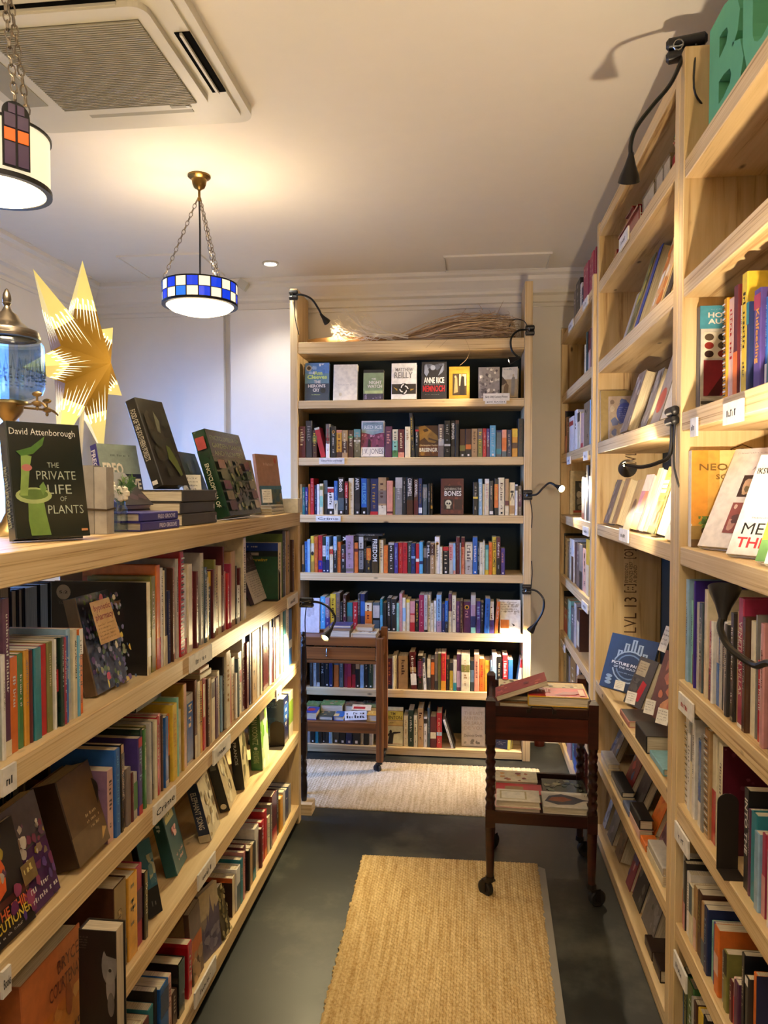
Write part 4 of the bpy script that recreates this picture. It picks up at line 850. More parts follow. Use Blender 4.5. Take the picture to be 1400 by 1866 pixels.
# the dark books of the low bookcase's other side, seen through it by their fore-edges
OTHER = [(0, 96, 130), (100, 158, 190), (163, 208, 215), (214, 338, 150), (343, 428, 140), (433, 480, 150)]
def EX(key, P):
    t, d, h = P.t, P.d, P.h; ra = t / h
    if key == 'dot': P.oval('s', .5, .82, .3, .3 * ra, 'am'); P.oval('s', .5, .82, .18, .18 * ra, 'bk')
    elif key == 'dot2': P.oval('s', .5, .52, .42, .6 * ra, 'bk')
    elif key in ('mark', 'mark2'): P.rect('s', .35, .035, .68, .035 + .36 * ra, 'wh' if key == 'mark' else 'bk')
    elif key == 'bird': P.poly('s', [(.3, .3), (.7, .34), (.55, .22), (.4, .1)], 'bk')
    elif key == 'spiral':
        for i in range(26): P.rect('s', .1, .03 + i * .036, .9, .045 + i * .036, 'wh' if i % 2 else 'ch')
    elif key == 'figures':
        a = h / d
        P.oval('b', .13, .885, .075, .075 / a, 'lg'); P.text('b', '5:2', .085, .87, .175, .90, 'bk')
        P.lines('b', .07, .75, .26, .80, 4, 'gy')
        for cx, cy, sk in ((.47, .77, '9a7a62'), (.68, .80, 'a88468')):
            P.oval('b', cx, cy, .045, .05, sk); P.oval('b', cx, cy + .035, .052, .035, '0d0b0b')
            P.poly('b', [(cx - .09, cy - .22), (cx + .09, cy - .22), (cx + .07, cy - .07), (cx - .07, cy - .07)], '2a1d1c')
        P.poly('b', [(.55, .55), (.60, .55), (.60, .66), (.56, .66)], '9a7a62'); P.poly('b', [(.63, .56), (.66, .56), (.655, .64), (.635, .64)], 'lg')
    elif key == 'growing':
        P.rect('b', 0, .86, 1, 1, '1d3a86'); P.rect('b', 0, .76, 1, .86, '0f1a14'); P.rect('b', 0, 0, 1, .76, '1f4a30')
        P.text('b', 'growing', .42, .66, .78, .73, 'ye', .03); P.lines('b', .25, .88, .6, .96, 1, 'wh'); P.rect('b', .4, .78, .6, .83, 'lg')
    elif key == 'greenback': P.rect('b', 0, .0, 1, .96, '66792f')
    elif key == 'mauveback': P.rect('b', 0, 0, 1, 1, '8d6b86'); P.lines('b', .55, .3, .85, .85, 12, '4a3850')
    elif key == 'bluebk': P.rect('b', 0, 0, 1, 1, '26415f'); P.spots('b', 9, .1, .2, .9, .6, ['3d6f93', '5b93a8', '2c4f74'], .05, .12); P.lines('b', .15, .8, .9, .93, 5, 'lb')
    elif key == 'limebk': P.rect('b', 0, 0, 1, .95, '7f8f34')
    elif key == 'redbk': P.rect('b', .02, .02, .98, .93, 'a5141c'); P.rect('b', .62, .06, .82, .16, 'cr'); P.rect('b', .6, .3, .8, .5, '4a0c10')
    elif key == 'orangetop': P.rect('b', 0, .88, 1, 1, 'c05a24'); P.rect('b', 0, 0, 1, .88, '2b1610')
    elif key == 'greyback': P.rect('f', 0, 0, 1, 1, 'gy'); P.oval('f', .3, .5, .2, .12, 'bk')
    elif key == 'maroonback': P.rect('f', 0, 0, 1, 1, '5a1524'); P.spots('f', 12, 0, .5, 1, 1, ['8a4a52', '743040'], .01, .03)
    elif key == 'intothe': P.rect('f', 0, 0, 1, 1, '121112'); P.lines('f', .4, .80, .8, .84, 1, 'lg')
    elif key == 'blackback': P.rect('f', 0, 0, 1, 1, '15161c')
    elif key == 'navyback': P.rect('f', 0, 0, 1, 1, '14204e')

def row_print(b):
    rng = random.Random(int(b['x0'] * 13 + b['yt'] * 7)); b['rng'] = rng
    def f(P):
        for a, z, c in b['bands']: P.rect('s', .015, a, .985, z, c)
        if b['T']:
            tx, c, v1, v0 = b['T']; P.spine_text(tx.replace('_', ' '), float(v1), float(v0), c)
        if b['L']:
            free = [x for x in b['bands'] if x[0] < .5 < x[1]]
            P.spine_scribble(rng.uniform(.82, .92), rng.uniform(.3, .45), b['L'], rng.choice((.34, .42, .5)), rng)
            if rng.random() < .6: P.spine_scribble(.26, rng.uniform(.12, .16), b['L'], .3, rng)
        elif not b['T'] and not b['bands']:
            c = rng.choice(('bk', 'br', 'gy')) if b['col'] in LIGHT_OK else rng.choice(('cr', 'wh', 'tn', 'lg'))
            if rng.random() < .8: P.spine_scribble(rng.uniform(.75, .9), rng.uniform(.35, .5), c, .34, rng)
        if b['extra']: EX(b['extra'], P)
    return f
def row_matrix(b):
    z = b['z'] + .0006
    if b['key'] == 'back': M = fr_mat((1, 0, 0), (0, 1, 0), (b['a'], YS + b['dy'], z))
    elif b['key'] == 'left': M = fr_mat((0, 1, 0), (-1, 0, 0), (XS - b['dy'], b['a'], z))
    else: M = fr_mat((0, -1, 0), (1, 0, 0), (b['p0'].x + b['dy'], -b['a'], z))
    if b['lean']:
        a = math.radians(b['lean']); t = b['t']
        if a < 0: M = M @ Matrix.Rotation(a, 4, 'Y')
        else: M = M @ Matrix.Translation((t, 0, 0)) @ Matrix.Rotation(a, 4, 'Y') @ Matrix.Translation((-t, 0, 0))
    return M

# words for every book of a row, then a label that only that book answers to
def look(b):
    hs = sorted(x['h'] for x in b['sib']); med = hs[len(hs) // 2]
    w_ = []
    if b['t'] < .012: w_.append('slim')
    elif b['t'] > .034: w_.append('thick')
    if b['h'] > med * 1.14: w_.append('tall')
    elif b['h'] < med * .86: w_.append('short')
    if b['lean']: w_.append('leaning')
    w_.append(PAL[b['col']][0]); w_.append('spiral-bound book' if b['extra'] == 'spiral' else 'book')
    return ' '.join(w_)
def deco(b):
    if b['T']: return 'with %s lettering' % PAL[b['T'][1]][0]
    big = [x for x in b['bands'] if x[1] - x[0] >= .12 and x[2] in PAL and x[2] != b['col']]
    if big: return 'with a %s band' % PAL[max(big, key=lambda x: x[1] - x[0])[2]][0]
    if b['L']: return 'with %s lettering' % PAL[b['L']][0]
    return ''
ORD = lambda n: {1: 'first', 2: 'second', 3: 'third', 4: 'fourth', 5: 'fifth', 6: 'sixth', 7: 'seventh', 8: 'eighth', 9: 'ninth', 10: 'tenth'}.get(n, '%d%s' % (n, 'th' if 10 <= n % 100 <= 20 else {1: 'st', 2: 'nd', 3: 'rd'}.get(n % 10, 'th')))
def full_labels():
    rows = {}
    for b in ALL: rows.setdefault(b['row'], []).append(b)
    for desc, bs in rows.items():
        c1, c2, c3 = {}, {}, {}
        for b in bs:
            i = b['i']; L_ = PAL[bs[i - 1]['col']][0] if i else None; R_ = PAL[bs[i + 1]['col']][0] if i + 1 < len(bs) else None
            b['k1'] = look(b); b['k2'] = (look(b) + ' ' + deco(b)).strip()
            b['nb'] = ('between %s and %s ones' % (L_, R_)) if L_ and R_ else ('beside a %s one' % (L_ or R_))
            b['k3'] = b['k2'] + ', ' + b['nb']
            for c, k in ((c1, 'k1'), (c2, 'k2'), (c3, 'k3')): c[b[k]] = c.get(b[k], 0) + 1
        for b in bs:
            tail = ', ' + desc
            if c2[b['k2']] == 1: s_ = b['k2'] + tail
            elif c3[b['k3']] == 1 and len((b['k3'] + tail).split()) <= 16: s_ = b['k3'] + tail
            else: s_ = '%s, %s from left%s' % (b['k2'], ORD(b['i'] + 1), tail)
            if len(s_.split()) > 16: s_ = '%s, %s from left%s' % (b['k1'], ORD(b['i'] + 1), tail)
            b['label'] = s_
SPECIALS_MAX = 130
def build_rows():
    full_labels()
    rank = sorted(ALL, key=lambda b: -b['area'])
    keep = set(id(b) for b in rank[:300 - SPECIALS_MAX + 20])
    for b in ALL:
        rng = random.Random(int(b['x0'] * 31 + b['yt'])); big = id(b) in keep
        t, h = b['t'] - .0004, b['h']
        d = b.get('d') or min(b['dmax'], max(.10, h * b['dr'] * rng.uniform(.92, 1.06)))
        b['dy'] = rng.uniform(0, .010); kw = {}
        x = b['extra']
        if x == 'figures': kw['back'] = 'bk'
        if x == 'growing': kw['back'] = '1d3a86'; d = .2
        if x in ('figures',): d = .245
        if b['key'] == 'back' and b['row'].startswith('bottom') and b['lean']: d = .13
        hard = h > .215 or b['t'] > .03
        make_book(row_matrix(b), t, d, h, b['col'], b['label'], 'books on the ' + b['row'], row_print(b), hard,
                  'cover_glossy' if rng.random() < .55 else 'cover', stuff=not big, **kw)
build_rows()

# ------------------------------------------------------------------ books shown face out, leaning, lying
def faceout(BL, BR, h, t, tilt, cov, label, group, art=None, spine=None, mat='cover', stand=True, hard=True, stuff=False, name='book'):
    BL, BR = Vector(BL), Vector(BR); BR.z = BL.z; yd = BR - BL; d = yd.length; yd.normalize(); xd = yd.cross(UZ)
    B = Matrix((xd, yd, UZ)).transposed().to_4x4(); o = BL - xd * t
    Rm = Matrix.Rotation(-math.radians(tilt), 4, yd)
    M = Matrix.Translation(o + UZ * .0008) @ Rm @ B
    P = Print(t, d, h)
    if art: art(P)
    return make_book(M, t, d, h, cov, label, group, P, hard, mat, spine=spine, stuff=stuff, name=name)
def stand_for(BL, BR, h, t, tilt, label):
    """bent clear plastic easel under and behind a face-out book"""
    BL, BR = Vector(BL), Vector(BR); BR.z = BL.z; yd = (BR - BL); w_ = yd.length; yd.normalize(); xd = yd.cross(UZ); a = math.radians(tilt)
    prof = [(.030, .012), (.030, .0012), (-t - .006, .0012), (-t - .006 - h * .55 * math.tan(a) - .002, h * .55)]
    m = MB(); o = BL + yd * (w_ * .2)
    for i in range(3):
        p, q = prof[i], prof[i + 1]
        A_, B_ = o + xd * p[0] + UZ * p[1], o + xd * q[0] + UZ * q[1]
        m.add([A_, B_, B_ + yd * w_ * .6, A_ + yd * w_ * .6], [(0, 1, 2, 3)])
    solo('book_stand', m, 'acrylic', label, 'stand', 'clear book stands')
GF = 'face-out books of the far bookcase'
def FB(x0, x1, yt, yb, zk, cov, label, art, tilt=7, t=.03, dy=.03, yaw=0, **k):
    z = BZ[zk]; y = YF + dy
    L_, R_ = at(x0, yb, Y=y), at(x1, yb, Y=y); L_.z = R_.z = z
    h = (at((x0 + x1) / 2, yt, Y=y + .02).z - z)
    faceout(L_, R_ + Vector((0, yaw, 0)), h, t, tilt, cov, label, GF, art, **k)
def a_heron(P):
    P.rect('f', 0, .72, 1, 1, '5f8fd0'); P.rect('f', 0, .45, 1, .72, '6c95a8'); P.rect('f', 0, 0, 1, .45, '3c4a58'); P.spots('f', 8, .1, .7, .9, .98, ['9cc0ea', 'dfeaf4', '4f7fc6'], .03, .07, 3)
    P.oval('f', .16, .86, .12, .08, 'lg'); P.oval('f', .16, .86, .08, .05, '4a3a2c')
    P.text('f', 'Ann', .38, .68, .72, .78, 'd6ee8a', .03); P.text('f', 'Cleeves', .1, .57, .92, .68, 'd6ee8a', .03); P.text('f', 'THE', .38, .45, .66, .53, 'wh', .03); P.text('f', "HERON'S", .14, .34, .86, .43, 'wh', .03); P.text('f', 'CRY', .34, .23, .62, .32, 'wh', .03)
    P.oval('f', .76, .26, .11, .07, '2d3330'); P.lines('f', .3, .12, .7, .16, 1, 'd6ee8a')
FB(555, 599, 662, 724, 'a', '5577a0', 'blue face-out novel with lime and white title, top row of the far bookcase', a_heron)
FB(607, 651, 665, 724, 'a', 'f6efdc', 'blank cream face-out book glowing in lamp light on the top row of the far bookcase', lambda P: (P.lines('f', .2, .4, .8, .44, 1, 'lg'), P.oval('f', .3, .16, .06, .05, 'cr')), hard=False)
def a_watch(P):
    P.rect('f', 0, .3, 1, .9, '8fa37c'); P.rect('f', 0, .9, 1, 1, '2e2f2c'); P.rect('f', 0, 0, 1, .2, '4d4655'); P.spots('f', 14, .05, .02, .95, .2, ['8a7f98', '5d5468'], .02, .05, 4); P.rect('f', .08, .2, .95, .3, 'b9c890')
    P.text('f', 'THE', .4, .66, .62, .72, 'wh', .03); P.text('f', 'NIGHT', .28, .52, .9, .63, 'wh', .03); P.text('f', 'WATCH', .2, .39, .92, .5, 'wh', .03)
FB(662, 699, 675, 724, 'a', '8fa37c', 'small face-out paperback with white title on pale green, top row of the far bookcase', a_watch, hard=False)
def a_reilly(P):
    P.rect('f', .02, .14, .98, .42, '3a332c'); P.text('f', 'MATTHEW', .16, .77, .86, .87, 'gy', .01); P.text('f', 'REILLY', .12, .58, .84, .75, 'gy', .01)
    for s_ in (.16, .84): P.poly('f', [(s_ - .08, .28 + (.06 if s_ < .5 else 0)), (s_ + .08, .28), (s_ - .08 if s_ > .5 else s_ + .08, .22)], 'go')
    P.oval('f', .5, .28, .2, .16, '211c19')
    for k in range(4):
        a = k * math.pi / 2
        P.poly('f', [(.5 + .19 * math.cos(a + q) * (1 - q * .25), .28 + .15 * math.sin(a + q) * (1 - q * .25)) for q in (0, .4, .8, 1.2)] + [(.5 + .14 * math.cos(a + q) * (1 - q * .3), .28 + .11 * math.sin(a + q) * (1 - q * .3)) for q in (1.2, .8, .4, 0)], 'wh')
FB(713, 759, 663, 724, 'a', 'f0ece4', 'white face-out thriller with dark central emblem, top row of the far bookcase', a_reilly, t=.04)
def a_rice(P):
    P.spots('f', 10, .1, .6, .9, .95, ['4b4f5e', '3b3e4a', '5d6272'], .04, .09, 5)
    P.poly('f', [(.12, .9), (.2, .93), (.3, .72), (.2, .6), (.1, .7)], '7d8496'); P.poly('f', [(.88, .92), (.8, .85), (.66, .62), (.84, .72)], '7d8496'); P.oval('f', .45, .84, .1, .07, '8d93a4')
    P.text('f', 'ANNE RICE', .1, .42, .9, .58, 'wh', .02); P.text('f', 'MEMNOCH', .06, .19, .92, .36, 'b3262c', .02); P.lines('f', .1, .37, .9, .405, 1, 'lg'); P.lines('f', .14, .09, .86, .12, 1, 'gy')
FB(768, 814, 660, 724, 'a', '2b2a2c', 'dark grey face-out novel with a winged figure and red title', a_rice)
def a_mustard(P):
    P.rect('f', .18, .1, .86, .78, '3a2c1c'); P.rect('f', .5, .4, .84, .76, 'b8a47c')
    P.poly('f', [(.52, .12), (.78, .12), (.74, .68), (.6, .72), (.56, .5)], '1c1712'); P.oval('f', .62, .73, .05, .04, '8a6a4a')
    P.poly('f', [(.24, .16), (.44, .2), (.4, .66), (.3, .68)], '8f7f55'); P.oval('f', .32, .68, .05, .04, 'b09070'); P.lines('f', .22, .85, .8, .93, 1, '8a6a2a')
FB(818, 856, 669, 723, 'a', '9a7a22', 'mustard face-out book with a framed picture of a couple', a_mustard)
def a_foil(P): P.spots('f', 60, .02, .02, .98, .98, ['8d878a', 'b9b3b2', '6e686c', 'd6d0cc', '58525a'], .02, .06, 6)
FB(872, 911, 670, 723, 'a', '8d878a', 'silvery crumpled-looking face-out book behind the price ticket', a_foil, mat='cover_glossy')
def a_early(P):
    P.rect('f', 0, .0, 1, .6, '9a8766'); P.poly('f', [(0, .72), (.35, .5), (0, .4)], '4a3a2c'); P.poly('f', [(.1, .05), (.4, .05), (.45, .4), (.3, .5), (.15, .35)], '6b5334'); P.poly('f', [(.62, .05), (.82, .05), (.84, .65), (.72, .72), (.62, .6)], '7d7768'); P.oval('f', .73, .72, .06, .05, 'b0a080')
    P.lines('f', .14, .86, .8, .96, 1, '6c7a84')
FB(914, 942, 671, 722, 'a', 'c9c2b0', 'pale face-out book of an old illustrated jacket, last on the top row', a_early, yaw=-.02, t=.035)
def a_jones(P):
    P.rect('f', 0, .26, 1, .66, '8c3d5c'); P.spots('f', 26, .02, .28, .98, .64, ['c0728a', '5e2340', 'a8506c', 'd9a0ae'], .02, .06, 7); P.poly('f', [(.28, .26), (.42, .26), (.4, .46), (.33, .5), (.3, .42)], '1d1320')
    P.poly('f', [(.05, .96), (.95, .96), (.95, .68), (.5, .6), (.05, .68)], '8fa6ae'); P.text('f', 'RED ICE', .13, .77, .9, .87, 'dfe6e6', .02); P.lines('f', .2, .9, .85, .94, 1, '4d6066'); P.lines('f', .2, .7, .8, .73, 1, 'wh')
    P.rect('f', 0, 0, 1, .26, 'e9e2d2'); P.text('f', 'J.V. JONES', .04, .03, .96, .22, '4a4048', -.004)
FB(658, 700, 768, 832, 'b', 'e6e2da', 'white face-out fantasy novel with purple scene, second shelf of far bookcase', a_jones, t=.035)
def a_bris(P):
    P.rect('f', 0, 0, 1, .38, '6a3a16'); P.spots('f', 14, .0, .02, 1, .2, ['a3701f', '8a5a1c', '53301a'], .03, .07, 8)
    P.poly('f', [(0, .95), (.3, 1), (.6, .85), (.95, .66), (1, .52), (.8, .42), (.5, .46), (.3, .6), (.05, .5)], '8f6a2c'); P.poly('f', [(.2, .86), (.42, .9), (.5, .82), (.3, .78)], '3d2812'); P.poly('f', [(.5, .6), (1, .5), (.98, .46), (.5, .54)], '4a3014')
    P.text('f', 'BRISINGR', .04, .14, .97, .27, 'f3e9c8', .03); P.text('f', 'Christopher Paolini', .06, .31, .95, .38, 'e0c890', .01)
FB(763, 799, 777, 832, 'b', '4d2f18', 'brown face-out fantasy novel with a golden dragon head and cream title', a_bris, t=.045)
def a_bones(P):
    P.spots('f', 30, .02, .02, .98, .98, ['6b2a22', '4a1814', '7a3a2c'], .02, .06, 9); P.rect('f', .16, .5, .9, .8, '2f120f'); P.rect('f', .14, .13, .54, .42, '2a1210'); P.rect('f', .6, .13, .94, .42, '3a1a16')
    P.oval('f', .34, .31, .14, .09, 'd8cfae'); P.rect('f', .26, .16, .42, .25, 'c6bc98'); P.oval('f', .29, .30, .04, .03, '241812'); P.oval('f', .39, .30, .04, .03, '241812'); P.poly('f', [(.33, .26), (.36, .26), (.345, .29)], '241812')
    P.text('f', 'GATHERING THE', .16, .67, .9, .74, 'b8b0a0', .01); P.text('f', 'BONES', .17, .51, .9, .65, 'f0e8e0', .02)
FB(803, 845, 873, 938, 'c', '571f1b', 'dark red face-out book with a skull, alone on the third shelf of far bookcase', a_bones, t=.03)
def a_sketch(P):
    P.spots('f', 16, .05, .55, .95, .95, ['cfc6b6', 'bdb19e', 'd9d0c2'], .02, .05, 10); P.lines('f', .05, .6, .95, .95, 5, '8f8574'); P.rect('f', .04, .14, .44, .4, 'd97a2c'); P.poly('f', [(.56, .3), (.74, .24), (.66, .2)], 'bk')
FB(911, 949, 1094, 1152, 'e', 'f1ece2', 'white face-out book with an orange square and faint sketch, fifth shelf of far bookcase', a_sketch, t=.02)
def a_winton(P):
    P.rect('f', 0, .66, 1, .9, 'd9c24a'); P.rect('f', 0, .52, 1, .645, 'd8b86a')
    for v in (.90, .655, .515, .04): P.rect('f', 0, v, 1, v + .012, '8a2a1c')
    P.text('f', 'TIM', .44, .80, .66, .87, '4a3a20', .01); P.text('f', 'WINTON', .2, .69, .94, .78, '4a3a20', .01); P.lines('f', .42, .55, .66, .62, 1, '8a6a3a')
    P.oval('f', .46, .36, .06, .05, '161210'); P.poly('f', [(.34, .05), (.56, .05), (.6, .3), (.9, .34), (.9, .37), (.6, .36), (.5, .33), (.4, .33), (.22, .2), (.2, .17), (.4, .26)], '161210')
FB(693, 734, 1290, 1361, 'g', 'd3cba0', 'yellow and cream face-out book with a dancing silhouette, bottom shelf of far bookcase', a_winton, t=.02, dy=.02)
def a_sara(P):
    for i, s_ in enumerate(('THE LAST', 'PAINTING', 'OF SARA', 'DE VOS')): P.text('f', s_, .12, .80 - i * .125, .9, .89 - i * .125, 'b39c84', .005)
    P.text('f', 'Dominic Smith', .12, .24, .88, .31, '6a5c50', .01); P.spots('f', 8, .1, .06, .9, .18, ['7d7468', '9a9284'], .03, .06, 11)
FB(841, 884, 1290, 1360, 'g', 'c9bba8', 'beige face-out novel with pale title, standing alone on the bottom shelf of far bookcase', a_sara, t=.018, dy=.06)
def a_latron(P):
    P.rect('f', 0, 0, .82, 1, '1b2340'); P.text('f', 'PATRON', .05, .8, .8, .95, 'ddd24a', .03); P.spots('f', 8, .1, .4, .75, .7, ['3a3f7a', '56539a'], .05, .1, 12); P.lines('f', .1, .12, .7, .3, 3, 'lg'); P.spine_text('LATRON', .92, .2, '1a1a1a')
FB(903, 929, 1322, 1361, 'g', 'd9cf55', 'navy and yellow face-out book half hidden by the dark trolley leg', a_latron, t=.03, dy=.06, yaw=-.04)
# two books lying across the row of the fourth shelf
zt_ = BZ['d'] + .158
for i, (x0, x1, dz, t_, cc, lab) in enumerate(((575, 690, .035, .028, 'bk', 'black book with a white loop mark lying flat on the fourth shelf row'), (645, 697, .064, .013, 'ch', 'dark thin book lying on top of the other flat black book'))):
    L_, R_ = at(x0 + 25 * 0, 970, Y=YS + .01), at(x1, 970, Y=YS + .01)
    M = fr_mat((0, 0, 1), (0, 1, 0), (R_.x if i else at(683, 970, Y=YS).x, YS + .012 + i * .01, BZ['d'] + .178 + (.0285 if i else 0)))
    def ar(P, i=i):
        if i == 0:
            P.spine_scribble(.4, .2, 'gy', .4)
            for q in range(10):
                a0, a1 = q * math.pi / 5, (q + 1) * math.pi / 5
                P.poly('s', [(.5 + r_ * math.cos(a), .86 + r_ * .165 * math.sin(a)) for r_, a in ((.22, a0), (.4, a0), (.4, a1), (.22, a1))], 'wh')
            P.poly('s', [(.35, .9), (.65, .9), (.9, .985), (.75, .985), (.5, .93), (.25, .985), (.1, .985)], 'wh')
        else: P.spine_scribble(.9, .3, 'lg', .5)
    make_book(M, t_, .12, .185 if i == 0 else .15, cc, lab, GF, ar)

# ---- low bookcase: face-out books on its shelves
GL = 'face-out books of the low bookcase'
def FL(bl, br, zk, h, t, tilt, cov, label, art=None, **k):
    z = LZ[zk]; a, b = at(*bl, Z=z), at(*br, Z=z)
    a.x = min(a.x, XF - .004); b.x = min(b.x, XF - .004)
    faceout(a, b, h, t, tilt, cov, label, GL, art, **k)
    return a, b
def a_pharm(P):
    P.spots('f', 220, 0, 0, 1, 1, ['4c5f78', '6f6890', '5f7a4c', '8a8aa0', '785c8c', '9a9a6c', '3a4254'], .015, .04, 13)
    P.spots('f', 10, .05, .02, .95, .98, ['d9b52c', 'd67a2c', 'c93a56', 'e0c84a', 'd8d0b0'], .03, .05, 14)
    P.poly('f', [(.02, .92), (.62, .92), (.72, .48), (.08, .48)], 'd8a962'); P.text('f', 'hypnotic', .1, .80, .6, .88, '8a3a22', .02); P.text('f', 'pharmacy', .1, .70, .64, .79, '8a3a22', .02); P.lines('f', .12, .5, .66, .68, 5, '8a6a3a')
FL((178, 1274), (234, 1243), 'a', .215, .030, 13, '4c5264', 'floral-covered book with tan title panel leaning in the top row of the low bookcase', a_pharm, spine='6a5540', mat='cover_glossy')
def a_form(P):
    P.rect('f', .0, .0, 1, .62, 'cbbfae'); P.lines('f', .1, .08, .9, .58, 11, '6a5f55'); P.rect('f', .78, .12, .86, .34, '3a3733'); P.rect('f', 0, .62, 1, 1, '3a2c38'); P.lines('f', .1, .76, .75, .92, 1, 'b8b0b0'); P.lines('f', .1, .65, .8, .74, 2, '8d8288')
FL((464, 1105), (500, 1086), 'a', .20, .018, 20, '3a2c38', 'dark plum book with a pale printed form leaning before the metal bookend', a_form)
def a_exec(P):
    P.poly('f', [(.35, .35), (.6, .42), (.66, .62), (.5, .95), (.42, .98), (.36, .7)], 'd95a1e'); P.poly('f', [(.44, .5), (.56, .52), (.5, .82), (.43, .8)], 'ef8a2e'); P.rect('f', 0, .3, 1, .36, '4a1a12')
    P.text('f', 'THE THIN', .3, .2, .95, .29, 'c95a30', .02); P.text('f', 'EXECUTIONER', .02, .11, .98, .2, 'd9b83c', .02); P.lines('f', .1, .04, .9, .08, 1, 'lg')
FL((-24, 1768), (67, 1679), 'b', .185, .03, 14, '1c1210', 'black paperback with an orange flame figure and yellow title, low bookcase', a_exec, hard=False)
def a_jacket(P):
    P.rect('f', 0, 0, 1, .5, '4a2550'); P.rect('f', 0, .55, 1, 1, '4f4447'); P.spots('f', 40, .05, .4, .95, .82, ['b8a89a', '8a6f5a', '6a4a5c', 'd8ccb8', 'a8903c', '7a3a4c'], .02, .06, 15); P.spots('f', 14, .05, .05, .95, .4, ['6a2a52', '5a3a7a', '8a3a5a'], .04, .08, 16)
    P.rect('f', .36, .3, .62, .48, '7a6238'); P.lines('f', .4, .33, .6, .45, 1, 'd8c070'); P.lines('f', .42, .05, .94, .23, 2, 'd8c8c8')
FL((22, 1722), (111, 1625), 'b', .195, .028, 15, '4a2a48', 'purple paperback with a crowd of figures on its cover, low bookcase', a_jacket, hard=False, mat='cover_glossy')
def a_brown(P):
    P.rect('f', 0, 0, 1, .33, '6a5230'); P.lines('f', .5, .24, .95, .46, 3, 'c8b080'); P.poly('f', [(.78, .06), (.98, .16), (.86, .2)], 'c09a50')
FL((148, 1598), (203, 1541), 'b', .175, .06, 16, '5c4222', 'thick brown book with faint gold lettering leaning beside the pink spine', a_brown, spine='33200f')
def a_teal(P):
    P.rect('f', .1, .8, .8, .96, 'b8b070'); P.lines('f', .12, .80, .78, .96, 1, '3a5a4a'); P.spots('f', 6, .35, .45, .75, .68, ['c98a8a', 'd9a8a0', '8a3a3a'], .04, .09, 17); P.lines('f', .3, .1, .9, .28, 2, 'd8a090'); P.spine_scribble(.92, .72, 'cfd8c8')
FL((324, 1602), (342, 1568), 'c', .175, .034, 14, '1f4d4c', 'teal face-out paperback with a pink flower, third row of the low bookcase', a_teal, hard=False)
def a_eleph(P): P.rect('f', 0, 0, 1, 1, 'cfc2a0'); P.spots('f', 20, .05, .05, .95, .95, ['a89468', 'e6dcc0', '7d6a48'], .05, .1, 18); P.spine_text('ELEPHANT SONG', .86, .22, 'd8d2c4', .5); P.rect('s', 0, 0, 1, .12, 'b8a888')
FL((386, 1537), (402, 1506), 'c', .180, .036, 14, '1d2f4c', 'navy face-out paperback with white spine title leaning in the low bookcase', a_eleph, hard=False)
def a_spy(P): P.rect('f', 0, 0, 1, 1, 'b8a680'); P.spots('f', 12, .05, .05, .95, .95, ['8a7448', 'd6caa8', '5a4a30'], .06, .12, 19); P.rect('s', .2, .78, .8, .88, '6a6a66'); P.oval('s', .5, .1, .3, .05, 'd8c8a0')
FL((420, 1482), (432, 1452), 'c', .185, .034, 15, '15120f', 'black face-out paperback with a round cream mark low on its spine', a_spy, hard=False)
def a_fran(P): P.spine_text('FRANCIS', .8, .42, 'd0d0cc', .3); P.rect('f', 0, 0, 1, 1, 'c6b88c'); P.spots('f', 10, .1, .1, .9, .9, ['8a7f50', '5c5534'], .06, .12, 20)
FL((446, 1441), (455, 1416), 'c', .215, .036, 6, '131313', 'tall black hardback standing face out before the green one, low bookcase', a_fran)
def a_koontz(P):
    P.rect('f', 0, 0, 1, 1, 'dfe6c0'); P.spots('f', 12, .0, .0, 1, 1, ['8fc24a', '6aa83a', 'f4f6e0', 'c8dc9c'], .08, .16, 21)
    P.spine_text('DEAN KOONTZ', .93, .42, 'c0cf9a', .5); P.oval('s', .5, .36, .16, .025, 'dfe6c8'); P.spine_text('FEAR NOTHING', .32, .12, 'a9bf7c', .5)
FL((479, 1405), (491, 1381), 'c', .235, .044, 3, '3b6a33', 'green hardback with large pale spine title, third row of the low bookcase', a_koontz)
def a_blue(P): P.rect('f', 0, 0, 1, .36, '11151a'); P.rect('f', 0, .36, 1, 1, '2f6478'); P.spots('f', 12, .5, .4, 1, .8, ['6a8a86', 'a8a88a', '466f7c'], .05, .1, 22); P.lines('f', .3, .06, .7, .2, 1, 'gy')
FL((274, 1680), (297, 1664), 'c', .185, .025, 14, '11151a', 'blue and black face-out paperback beside the slim black spine, low bookcase', a_blue, hard=False)
def a_bryce(P):
    P.rect('f', 0, 0, 1, .4, 'cf8238'); P.spots('f', 14, .05, .05, .95, .5, ['d9924a', 'c4702c', 'dba05a'], .06, .12, 23); P.oval('f', .72, .44, .06, .15, '9a4a22'); P.oval('f', .22, .26, .11, .045, '9c2018')
    P.text('f', 'BRYCE', .56, .76, .94, .88, '6a2c1c', .005); P.text('f', 'COURTENAY', .4, .58, .97, .71, '6a2c1c', .005); P.lines('f', .5, .06, .96, .2, 1, '6a2c1c')
z = LZ['c']; xq = XF - .012
ya_, yb_ = at(47, 1770, X=xq).y, at(154, 1700, X=xq).y
faceout((xq, ya_, z), (xq, yb_, z), min(.258, at(154, 1684, X=xq).z - z), .045, 3, 'c06c3a', 'large orange face-out hardback with dark red title, third row of the low bookcase', GL, a_bryce)
def a_face(P):
    P.oval('f', .82, .72, .2, .16, '8a8580'); P.oval('f', .85, .55, .12, .16, '9a948c'); P.poly('f', [(.6, .9), (1, .95), (1, .78), (.75, .8)], '15110f'); P.oval('f', .84, .68, .04, .015, '221d1a'); P.oval('f', .86, .4, .09, .1, '6f6a64'); P.lines('f', .03, .84, .3, .95, 5, '6a645c'); P.poly('f', [(.7, .06), (.86, .12), (.9, .2), (.74, .1)], 'cfc8b8')
yq = 1.315
